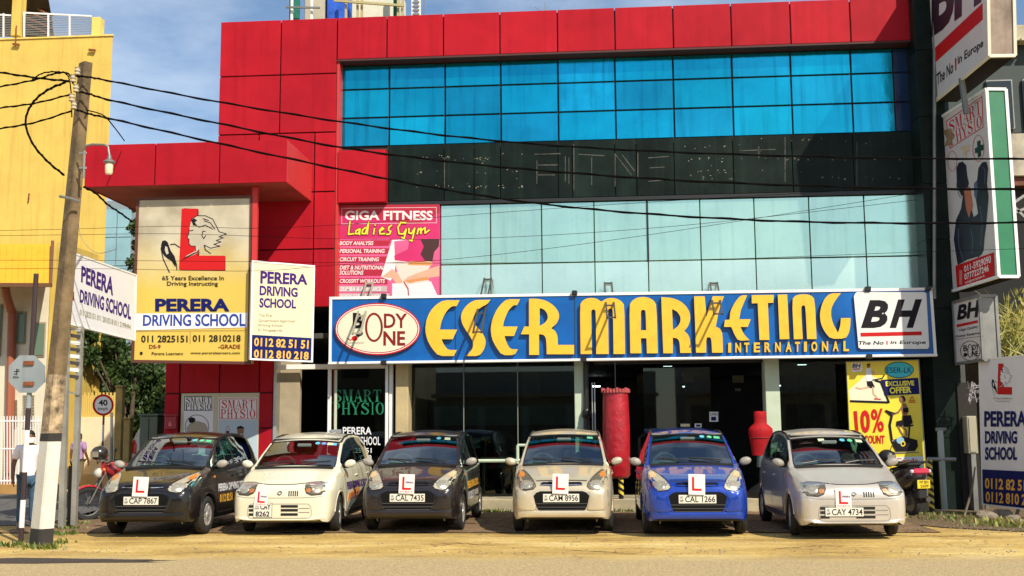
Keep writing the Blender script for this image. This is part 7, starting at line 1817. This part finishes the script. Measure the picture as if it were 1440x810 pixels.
PK = mat('paint_black', (.008, .006, .006), .3, var=.2, scale=2, coat=.7, spec=.3); PKS = mat('paint_charcoal', (.014, .010, .011), .3, var=.12, scale=2, coat=.7, spec=.3)
PGOLD = mat('paint_champagne', (.58, .50, .35), .32, .35, var=.06, scale=3, coat=.8); PBLU = mat('paint_blue', (.006, .045, .36), .22, .3, var=.08, coat=1.0)
PWHT = mat('paint_white', (.70, .66, .50), .28, var=.04, coat=.9); PSIL = mat('paint_silver', (.60, .55, .48), .30, .4, var=.05, coat=.8)
MGREY = mat('mirror_grey', (.30, .27, .23), .5, var=.3)
def nose_at(px, Y): return (PX(px, 660, Y), Y, 0.012)
WV, OV = mat('white_vinyl', (.72, .72, .74), .45), OR
build_car('old', PK, nose_at(200.5, 15.75), radians(0), 'black hatchback at the far left of the row, white lettering along its doors', plate_lines='CAP 7867', side_text=(0, WV, OR), lword=False, stickers=(0,), mirror_mat=MGREY)
build_car('new', PWHT, nose_at(394, 16.1), radians(0), 'white hatchback with a square number plate, second from the left', plate_lines=('CAY', '8262'), side_text=(1, PURPLE, OR), steer=radians(8), stickers=(1,))
build_car('old', PKS, nose_at(573.5, 16.25), radians(0), 'dark charcoal hatchback between the white and the gold car, orange lettering on its door', plate_lines='CAL 7435', side_text=(0, OR, WV), orange=True, stickers=(3,), mirror_mat=MGREY)
build_car('old', PGOLD, nose_at(789, 16.1), radians(0), 'champagne gold hatchback in front of the downpipe', plate_lines='CAM 8956', lword=False, stickers=(2,), lamp=mat('lamp_smoky', (.16, .14, .11), .35, .3))
build_car('old', PBLU, nose_at(980, 15.75), radians(0.5), 'blue hatchback right of the red punching bag', plate_lines='CAL 1266', lword=False, orange=True, stickers=(0,), mirror_mat=MGREY)
build_car('new', PSIL, nose_at(1199, 15.45), radians(1.6), 'silver hatchback at the right end of the row', plate_lines='CAY 4734', steer=radians(-6), stickers=(4,), mirror_mat=MGREY)
build_car('new', mat('paint_van', (.62, .58, .50), .35, coat=.5), (PX(192.5, 640, 30) + .55, 34.5, 0), radians(180), 'white van parked up the side street behind the grey cabinet, one red tail light showing', name='parked_van', plate_lines='PB 4021', lword=False, group='vehicle in the side street', scale=1.28)
# ------------------------------------------------------------------ people
def skin(joints, edges, root, sub=2, name='tmp'):
    """Grow one smooth surface over a skeleton of joints; returns its mesh."""
    ks = list(joints); me = bpy.data.meshes.new(name)
    me.from_pydata([joints[k][0] for k in ks], [(ks.index(a), ks.index(c)) for a, c in edges], [])
    ob = bpy.data.objects.new(name, me); col.objects.link(ob)
    ob.modifiers.new('s', 'SKIN'); 
    if not me.skin_vertices:
        bm = bmesh.new(); bm.from_mesh(me); bm.verts.layers.skin.verify(); bm.to_mesh(me); bm.free()
    sv = me.skin_vertices[0].data
    for i, k in enumerate(ks):
        r = joints[k][1]; sv[i].radius = (r, r) if not isinstance(r, tuple) else r; sv[i].use_root = (k == root)
    ss = ob.modifiers.new('u', 'SUBSURF'); ss.levels = sub; ss.render_levels = sub
    dg = bpy.context.evaluated_depsgraph_get(); dg.update()
    out = bpy.data.meshes.new_from_object(ob.evaluated_get(dg)); bpy.data.objects.remove(ob); bpy.data.meshes.remove(me)
    out.polygons.foreach_set('use_smooth', [True] * len(out.polygons))
    return out
def put(me, name, m, parent):
    me.materials.clear(); me.materials.append(m); o = bpy.data.objects.new(name, me); col.objects.link(o); o.parent = parent; return o
SKN = mat('skin_brown', (.17, .075, .035), .6, var=.12, scale=9); HAIR = mat('hair_black', (.008, .007, .006), .7)
def person(loc, rz, scale, label, shirt, trouser, mask=None, arms=(0, 0), stride=0.0, lean=0.0):
    t = thing('person', label, 'person', loc, rz); t.scale = (scale,) * 3    # faces local -y
    H = 1.70; J = {}; E = []
    J['pelvis'] = ((0, 0, .92), (.15, .11)); J['waist'] = ((0, -.01, 1.06), (.135, .10)); J['chest'] = ((0, -.01, 1.27), (.165, .11)); J['upper'] = ((0, .01, 1.39), (.13, .09)); J['neck'] = ((0, .01, 1.47), .055); J['skull0'] = ((0, -.012, 1.53), (.070, .082)); J['skull'] = ((0, -.005, 1.60), (.092, .108)); J['crown'] = ((0, .0, 1.665), (.072, .088))
    E += [('pelvis', 'waist'), ('waist', 'chest'), ('chest', 'upper'), ('upper', 'neck'), ('neck', 'skull0'), ('skull0', 'skull'), ('skull', 'crown')]
    for s, sd in ((1, 'l'), (-1, 'r')):
        a = arms[0 if s > 0 else 1]; st = stride * s
        J['sh' + sd] = ((s * .17, .01, 1.39), .062); J['el' + sd] = ((s * .245, .02 + a * .03, 1.13), .045); J['wr' + sd] = ((s * .265, -.05 - a * .1, .90), .032); J['pl' + sd] = ((s * .262, -.07 - a * .1, .83), (.038, .022))
        E += [('upper', 'sh' + sd), ('sh' + sd, 'el' + sd), ('el' + sd, 'wr' + sd), ('wr' + sd, 'pl' + sd)]
        px, py, pz = J['pl' + sd][0]
        for fi, (dx, dy, L) in enumerate(((0, -.030, .066), (0, -.011, .075), (0, .008, .070), (0, .026, .055))):
            J[f'f{fi}a' + sd] = ((px + .001, py + dy, pz - .030), .0095); J[f'f{fi}b' + sd] = ((px - s * .006, py + dy * 1.1 - .004, pz - .030 - L * .55), .0085); J[f'f{fi}c' + sd] = ((px - s * .020, py + dy * 1.1 - .006, pz - .030 - L), .0070)
            E += [('pl' + sd, f'f{fi}a' + sd), (f'f{fi}a' + sd, f'f{fi}b' + sd), (f'f{fi}b' + sd, f'f{fi}c' + sd)]
        J['ta' + sd] = ((px - s * .004, py - .042, pz + .005), .011); J['tb' + sd] = ((px - s * .014, py - .060, pz - .030), .009)
        E += [('pl' + sd, 'ta' + sd), ('ta' + sd, 'tb' + sd)]
        J['hip' + sd] = ((s * .09, 0, .86), .095); J['kn' + sd] = ((s * .10, -.02 - st * .16 - abs(st) * .03, .48), .062); J['an' + sd] = ((s * .105, .02 - st * .30, .09 + (.05 if st < 0 else 0)), .042); J['ft' + sd] = ((s * .115, -.12 - st * .30, .04 + (.01 if st < 0 else 0)), (.040, .030))
        E += [('pelvis', 'hip' + sd), ('hip' + sd, 'kn' + sd), ('kn' + sd, 'an' + sd), ('an' + sd, 'ft' + sd)]
    put(skin(J, E, 'pelvis', 1), 'body', SKN, t)
    # clothes
    C = {k: (J[k][0], tuple(x + .022 for x in J[k][1]) if isinstance(J[k][1], tuple) else J[k][1] + .02) for k in ('pelvis', 'waist', 'chest', 'upper')}
    C['pelvis'] = ((0, 0, .90), (.172, .135)); E2 = [('pelvis', 'waist'), ('waist', 'chest'), ('chest', 'upper'), ('upper', 'col')]
    C['col'] = ((0, .01, 1.445), .066)
    for sd, s in (('l', 1), ('r', -1)):
        C['sh' + sd] = (J['sh' + sd][0], .082); e, h = Vector(J['el' + sd][0]), Vector(J['sh' + sd][0]); C['sl' + sd] = (tuple(h.lerp(e, .78)), .072)
        E2 += [('upper', 'sh' + sd), ('sh' + sd, 'sl' + sd)]
    put(skin(C, E2, 'waist', 2), 'shirt', shirt, t)
    D = {'pelvis': ((0, 0, .93), (.160, .125))}; E3 = []
    for sd in 'lr':
        D['hip' + sd] = (J['hip' + sd][0], .108); D['kn' + sd] = (J['kn' + sd][0], .080); D['an' + sd] = (tuple(Vector(J['an' + sd][0]) + Vector((0, 0, .01))), .066)
        E3 += [('pelvis', 'hip' + sd), ('hip' + sd, 'kn' + sd), ('kn' + sd, 'an' + sd)]
    put(skin(D, E3, 'pelvis', 2), 'trousers', trouser, t)
    for sd in 'lr':
        f, a = Vector(J['ft' + sd][0]), Vector(J['an' + sd][0])
        b = MB(); n = 12; vs = []; prof = [(-.17, .030, .03), (-.14, .044, .05), (-.08, .050, .065), (0, .044, .085), (.06, .042, .09), (.085, .03, .06)]
        for y, w, h in prof:
            for k in range(n): an = 2 * pi * k / n; vs.append((a.x + (f.x - a.x) * max(0, -y / .14) + cos(an) * w, a.y + y + 0, max(0, a.z - .09) + .004 + (h / 2) * (1 + sin(an))))
        b.add(vs, [(i * n + k, i * n + (k + 1) % n, (i + 1) * n + (k + 1) % n, (i + 1) * n + k) for i in range(5) for k in range(n)] + [tuple(range(n))[::-1], tuple(5 * n + k for k in range(n))])
        b.build('shoe', mat('shoe_brown', (.05, .02, .012), .5), t, local=True, smooth=True)
    # head details
    b = MB(); n = 18; vs = []
    for i in range(9):
        a = pi * .5 * i / 8
        for k in range(n):
            w = 2 * pi * k / n; fr = -sin(w); r = .103 if True else 0
            low = -.045 * cos(a) * (1 if fr < .35 else 0) * (1 - max(0, fr)) - .0
            vs.append((cos(w) * .086 * cos(a) ** .8, .006 + sin(w) * .102 * cos(a) ** .8, max(1.612 + sin(a) * .103 + (low if i < 3 else 0), 1.655 if fr > .30 else 0)))
    b.add(vs, [(i * n + k, i * n + (k + 1) % n, (i + 1) * n + (k + 1) % n, (i + 1) * n + k) for i in range(8) for k in range(n)]); b.build('hair', HAIR, t, local=True, smooth=True, angle=70)
    b = MB(); b.add([(0, -.118, 1.575), (-.016, -.088, 1.568), (.016, -.088, 1.568), (0, -.090, 1.615)], [(0, 1, 2), (0, 2, 3), (0, 3, 1), (1, 3, 2)]); b.build('nose', SKN, t, local=True)
    for s in (1, -1):
        MB().ball((s * .032, -.078, 1.612), .013, 8).build('eye', mat('eye_dark', (.03, .02, .02), .3), t, local=True, smooth=True); MB().ball((s * .083, .01, 1.60), .022, 8, (.5, .8, 1.3)).build('ear', SKN, t, local=True, smooth=True)
        MB().box(s * .032 - .02, s * .032 + .02, -.096, -.084, 1.632, 1.638, .002).build('eyebrow', HAIR, t, local=True)
    if mask:
        vs = []; n = 9
        for i in range(6):
            z = 1.488 + i * .019
            for k in range(n):
                a = pi * (.08 + .84 * k / (n - 1)); bul = .012 * sin(pi * i / 5); vs.append((-cos(a) * .083, -.012 - sin(a) * (.093 + bul), z))
        MB().add(vs, [(i * n + k, i * n + k + 1, (i + 1) * n + k + 1, (i + 1) * n + k) for i in range(5) for k in range(n - 1)]).build('face_mask', mask, t, local=True, smooth=True)
    else: MB().box(-.022, .022, -.094, -.084, 1.542, 1.549, .003).build('mouth', mat('lips', (.14, .04, .03), .5), t, local=True)
    return t
g_ = G(43, 743)
person((PX(41, 640, g_.y), g_.y, 0), radians(38), 1.545 / 1.712, 'person in a white shirt, blue jeans and a face mask standing behind the concrete pole', mat('shirt_white', (.74, .70, .72), .8, var=.05), mat('denim', (.035, .08, .14), .85, var=.3, scale=8), mask=mat('mask_white', (.78, .78, .76), .7), arms=(.3, .2))
g_ = G(111, 690)
person((PX(110.5, 640, g_.y), g_.y, 0), radians(172), 1.49 / 1.712, 'person in a lilac shirt and khaki trousers walking away past the cream wall', mat('shirt_lilac', (.38, .22, .42), .8), mat('khaki', (.16, .12, .07), .85, var=.2), arms=(-.4, .5), stride=.45)

# ------------------------------------------------------------------ motorcycle at the left
MRED = mat('bike_red', (.40, .02, .03), .25, coat=.8); BMET = mat('bike_metal', (.16, .15, .14), .4, .6); HELM = mat('helmet_dark', (.035, .028, .022), .2, coat=.8)
def spoked(t, c, r, w, name='wheel'):
    c = Vector(c); n = 28
    wh = MB().lathe([(r - .085, -w * .35), (r - .045, -w / 2), (r - .012, -w * .42), (r, -w * .15), (r, w * .15), (r - .012, w * .42), (r - .045, w / 2), (r - .085, w * .35)], c, (1, 0, 0), n).build(name, BLKR, t, local=True, smooth=True)
    MB().lathe([(r - .08, -w * .30), (r - .095, -w * .25), (r - .095, w * .25), (r - .08, w * .30)], c, (1, 0, 0), n).build('rim', mat('rim_dull', (.10, .10, .10), .5, .5), wh, local=True, smooth=True)
    b = MB()
    for k in range(14): a = 2 * pi * k / 14; b.beam(c + Vector(((-1) ** k * .03, cos(a) * .03, sin(a) * .03)), c + Vector((0, cos(a) * (r - .09), sin(a) * (r - .09))), .005)
    b.lathe([(.0, -.05), (.035, -.05), (.035, .05), (0, .05)], c, (1, 0, 0), 10); b.build('spokes', BMET, wh, local=True)
def motorcycle(loc, rz, label, helmet=True, front=True):
    """Local axes: faces -y."""
    t = thing('motorcycle', label, 'motorcycle', loc, rz)
    R_ = .29; F0, B0 = Vector((0, -.62, R_)), Vector((0, .62, R_))
    spoked(t, F0, R_, .10); spoked(t, B0, R_, .11)
    for s in (-1, 1): MB().tube([F0 + Vector((s * .075, 0, 0)), Vector((s * .08, -.36, .82))], .018, 8).build('fork', BMET, t, local=True, smooth=True)
    b = MB(); vs = []
    for k in range(11):
        a = radians(20 + 150 * k / 10); r = R_ + .03
        for x in (-.06, -.03, .03, .06): vs.append(F0 + Vector((x, -cos(a) * r * -1 if False else cos(a) * -r, sin(a) * (r if abs(x) < .05 else r - .03))))
    b.add(vs, [(i * 4 + k, i * 4 + k + 1, (i + 1) * 4 + k + 1, (i + 1) * 4 + k) for i in range(10) for k in range(3)]); b.build('front_fender', MRED, t, local=True, smooth=True)
    MB().ball((0, -.46, .80), .095, 14, (1, .8, 1)).build('headlight', mat('bike_lamp', (.6, .58, .5), .15, coat=.6), t, local=True, smooth=True)
    MB().box(-.10, .10, -.44, -.36, .74, 1.0, .03).build('headlight_fairing', MRED, t, local=True)
    b = MB().tube([Vector((-.36, -.22, 1.02)), Vector((-.22, -.30, 1.01)), Vector((0, -.34, .96)), Vector((.22, -.30, 1.01)), Vector((.36, -.22, 1.02))], .014, 8); b.build('handlebar', BMET, t, local=True, smooth=True)
    for s in (-1, 1):
        MB().tube([Vector((s * .37, -.21, 1.02)), Vector((s * .26, -.27, 1.015))], .02, 8).build('grip', BLKR, t, local=True, smooth=True)
        m_ = MB().ball((s * .36, -.30, 1.20), .055, 10, (1.1, .35, .8)).build('mirror', BLACK, t, local=True, smooth=True); MB().tube([Vector((s * .26, -.28, 1.02)), Vector((s * .35, -.30, 1.17))], .007, 5).build('stalk', BLACK, m_, local=True)
        MB().ball((s * .17, -.42, .86), .03, 8).build('indicator', AMB, t, local=True, smooth=True)
        MB().tube([B0 + Vector((s * .12, 0, .03)), Vector((s * .12, .42, .70))], .03, 8).build('shock_absorber', BMET, t, local=True, smooth=True)
    prof = [(-.34, .05, .80, .93), (-.24, .12, .72, .99), (-.05, .14, .70, .99), (.10, .12, .70, .93), (.20, .08, .70, .84)]
    b = MB(); n = 12; vs = []
    for y, w, z0, z1 in prof:
        for k in range(n): a = 2 * pi * k / n; vs.append((w * cos(a), y, (z0 + z1) / 2 + (z1 - z0) / 2 * sin(a)))
    b.add(vs, [(i * n + k, i * n + (k + 1) % n, (i + 1) * n + (k + 1) % n, (i + 1) * n + k) for i in range(4) for k in range(n)] + [tuple(range(n)), tuple(4 * n + k for k in range(n))[::-1]]); b.build('fuel_tank', MRED, t, local=True, smooth=True, angle=50)
    MB().box(-.12, .12, .12, .78, .76, .85, .035).build('seat', BLKR, t, local=True)
    MB().box(-.08, .08, .50, .86, .66, .76, .02).build('tail_cover', MRED, t, local=True); MB().box(-.05, .05, .86, .89, .68, .74, .01).build('taillight', mat('tail_red', (.45, .01, .01), .2), t, local=True)
    b = MB().box(-.12, .12, -.18, .20, .30, .50, .03); b.lathe([(.10, -.13), (.11, -.06), (.11, .06), (.10, .13), (0, .13)], (0, .05, .36), (1, 0, 0), 16); b.tube([Vector((0, -.12, .48)), Vector((0, -.20, .66))], .07, 10); b.build('engine', BMET, t, local=True, smooth=True)
    b = MB()
    for a, c in (((0, -.33, .9), (0, -.18, .35)), ((0, -.30, .85), (0, .40, .72)), ((0, .2, .4), (0, .45, .74)), ((.07, .15, .33), (.07, .62, .29)), ((-.07, .15, .33), (-.07, .62, .29)), ((0, .40, .74), (0, .80, .74))): b.tube([Vector(a), Vector(c)], .02, 7)
    b.build('frame', BLACK, t, local=True, smooth=True)
    MB().tube([Vector((.13, -.18, .42)), Vector((.14, -.16, .25)), Vector((.15, .20, .24)), Vector((.16, .70, .34))], [.018, .02, .035, .04], 9).build('exhaust', BMET, t, local=True, smooth=True)
    MB().tube([Vector((-.26, .02, .28)), Vector((.26, .02, .28))], .014, 7).build('footrest', BLACK, t, local=True)
    b = MB(); vs = []
    for k in range(9):
        a = radians(10 + 120 * k / 8); r = R_ + .04
        for x in (-.07, .07): vs.append(B0 + Vector((x, cos(a) * r, sin(a) * r)))
    b.add(vs, [(i * 2, i * 2 + 1, i * 2 + 3, i * 2 + 2) for i in range(8)]); b.build('rear_fender', BLACK, t, local=True, smooth=True)
    MB().tube([Vector((-.1, .05, .28)), Vector((-.28, .0, .01))], .012, 6).build('side_stand', BMET, t, local=True)
    return t
g_ = G(119, 733)
D_ = radians(-48)
def place_bike(fwx, fwy, rz, label):
    # put the front wheel's contact at the given ground point
    off = Vector((0, -.62, 0)); off.rotate(Euler((0, 0, rz))); return motorcycle((fwx - off.x, fwy - off.y, .0), rz, label)
bk = place_bike(g_.x, g_.y + .1, D_, 'red motorcycle parked between the sign posts and the leftmost black car')
def helmet(c, label, m=HELM, s=1.0, rz=0.0):
    t = thing('helmet', label, 'helmet', tuple(c), rz); n = 20; vs = []
    for i in range(11):
        a = pi * .80 * i / 10
        for k in range(n):
            w = 2 * pi * k / n; vs.append(Vector((cos(w) * sin(a) * .128, sin(w) * sin(a) * .15, cos(a) * .13 + .09)) * s)
    MB().add(vs, [(i * n + k, (i + 1) * n + k, (i + 1) * n + (k + 1) % n, i * n + (k + 1) % n) for i in range(10) for k in range(n)]).build('shell', m, t, local=True, smooth=True)
    vs = []
    for i in range(4):
        for k in range(9):
            w = pi + pi * (.12 + .76 * k / 8); vs.append(Vector((cos(w) * .134 * 1.0, sin(w) * .156, .03 + i * .032)) * s)
    MB().add(vs, [(i * 9 + k, i * 9 + k + 1, (i + 1) * 9 + k + 1, (i + 1) * 9 + k) for i in range(3) for k in range(8)]).build('visor', mat('visor_grey', (.25, .22, .18), .1, coat=1), t, local=True, smooth=True)
    MB().lathe([(.105 * s, -.025 * s), (.112 * s, -.012 * s), (.105 * s, .0)], (0, 0, -.0 * s + .02), (0, 0, 1), 18).build('rim_trim', BLKR, t, local=True, smooth=True)
    MB().tube([Vector((.10, 0, .0)) * s, Vector((.05, -.05, -.09)) * s, Vector((-.08, -.02, .0)) * s], .007, 5).build('chin_strap', BLKR, t, local=True)
    return t
hc = P(140, 645, g_.y + .1)
helmet(hc, 'dark brown helmet hung on the mirror of the red motorcycle', rz=radians(-50))
# black scooter seen from behind
g2 = G(1289, 727)
def scooter(loc, rz, label):
    """Local axes: rear faces -y (towards the camera)."""
    t = thing('scooter', label, 'scooter', loc, rz); R_ = .215
    def wh(y):
        w = MB().lathe([(R_ - .07, -.04), (R_ - .03, -.05), (R_ - .005, -.035), (R_, 0), (R_ - .005, .035), (R_ - .03, .05), (R_ - .07, .04)], (0, y, R_), (1, 0, 0), 24).build('wheel', BLKR, t, local=True, smooth=True)
        MB().lathe([(0, -.03), (R_ - .075, -.035), (R_ - .07, 0), (R_ - .075, .035), (0, .03)], (0, y, R_), (1, 0, 0), 16).build('rim', BMET, w, local=True, smooth=True)
    wh(0); wh(1.22)
    SB = mat('scooter_black', (.022, .018, .020), .25, coat=.7)
    prof = [(-.30, .07, .62, .72), (-.24, .15, .56, .80), (-.10, .19, .46, .84), (.15, .20, .38, .84), (.40, .17, .34, .80), (.52, .10, .34, .66)]
    b = MB(); n = 16; vs = []
    for y, w, z0, z1 in prof:
        for k in range(n): a = 2 * pi * k / n; vs.append((w * (abs(cos(a)) ** .7) * (1 if cos(a) > 0 else -1), y, (z0 + z1) / 2 + (z1 - z0) / 2 * sin(a)))
    b.add(vs, [(i * n + k, i * n + (k + 1) % n, (i + 1) * n + (k + 1) % n, (i + 1) * n + k) for i in range(5) for k in range(n)] + [tuple(range(n))[::-1], tuple(5 * n + k for k in range(n))]); b.build('tail_body', SB, t, local=True, smooth=True, angle=50)
    MB().box(-.15, .15, -.16, .55, .82, .90, .035).build('seat', BLKR, t, local=True)
    MB().tube([Vector((-.17, .05, .85)), Vector((-.17, -.24, .90)), Vector((-.10, -.34, .91)), Vector((.10, -.34, .91)), Vector((.17, -.24, .90)), Vector((.17, .05, .85))], .016, 8).build('grab_rail', SB, t, local=True, smooth=True)
    MB().box(-.16, .16, -.335, -.28, .70, .80, .03).build('taillight', mat('scooter_tail', (.50, .03, .08), .15, coat=.8), t, local=True)
    for s in (-1, 1): MB().box(s * .17 - .03, s * .17 + .03, -.32, -.26, .72, .78, .015).build('indicator', mat('clear_lamp', (.6, .55, .55), .2), t, local=True); MB().tube([Vector((s * .10, 0, R_)), Vector((s * .12, .12, .55))], .028, 8).build('shock_absorber', BMET, t, local=True, smooth=True)
    pl = MB().box(-.125, .125, -.36, -.352, .47, .61, .004).build('number_plate', mat('plate_yellow', (.75, .55, .02), .5), t, local=True)
    PF_ = Face(lambda a, c, h=0: Vector((a, -.361 - h * .3, c)), pl, True); PF_.text('WP BEN', (-.09, .60, .09, .55), INKBLK, bold=.02); PF_.text('5509', (-.07, .535, .09, .485), INKBLK, bold=.03)
    MB().box(-.09, .09, -.33, -.20, .30, .62, .02).build('mudguard', BLKR, t, local=True)
    MB().box(-.13, .13, -.02, .35, .18, .34, .03).build('engine', BMET, t, local=True)
    MB().tube([Vector((.14, .25, .22)), Vector((.17, .0, .24)), Vector((.18, -.22, .28))], [.03, .045, .05], 10).build('exhaust', mat('exhaust_dark', (.08, .08, .08), .4, .5), t, local=True, smooth=True)
    MB().box(-.18, .18, .50, .92, .26, .34, .02).build('footboard', SB, t, local=True); MB().box(-.17, .17, .92, 1.0, .30, .90, .04).build('front_shield', SB, t, local=True)
    MB().tube([Vector((0, 1.2, R_)), Vector((0, .98, .90))], .03, 8).build('fork', BMET, t, local=True, smooth=True)
    MB().tube([Vector((-.34, .84, 1.03)), Vector((-.15, .94, 1.0)), Vector((.15, .94, 1.0)), Vector((.34, .84, 1.03))], .02, 8).build('handlebar', SB, t, local=True, smooth=True)
    for s in (-1, 1): MB().tube([Vector((s * .25, .9, 1.0)), Vector((s * .34, .88, 1.20))], .008, 5).build('mirror_stalk', BLACK, t, local=True); MB().ball((s * .36, .88, 1.22), .06, 10, (1.1, .35, .75)).build('mirror', BLACK, t, local=True, smooth=True)
    return t
rz_ = radians(22)
sc_ = scooter((g2.x - .02, g2.y + .22, .0), rz_, 'black scooter seen from behind with a yellow number plate, right of the silver car')
helmet(P(1247, 640, g2.y + 1.0) + Vector((0, 0, -.12)), 'black helmet resting on the scooter right of the silver car', BLACK, 1.0, 1.0)
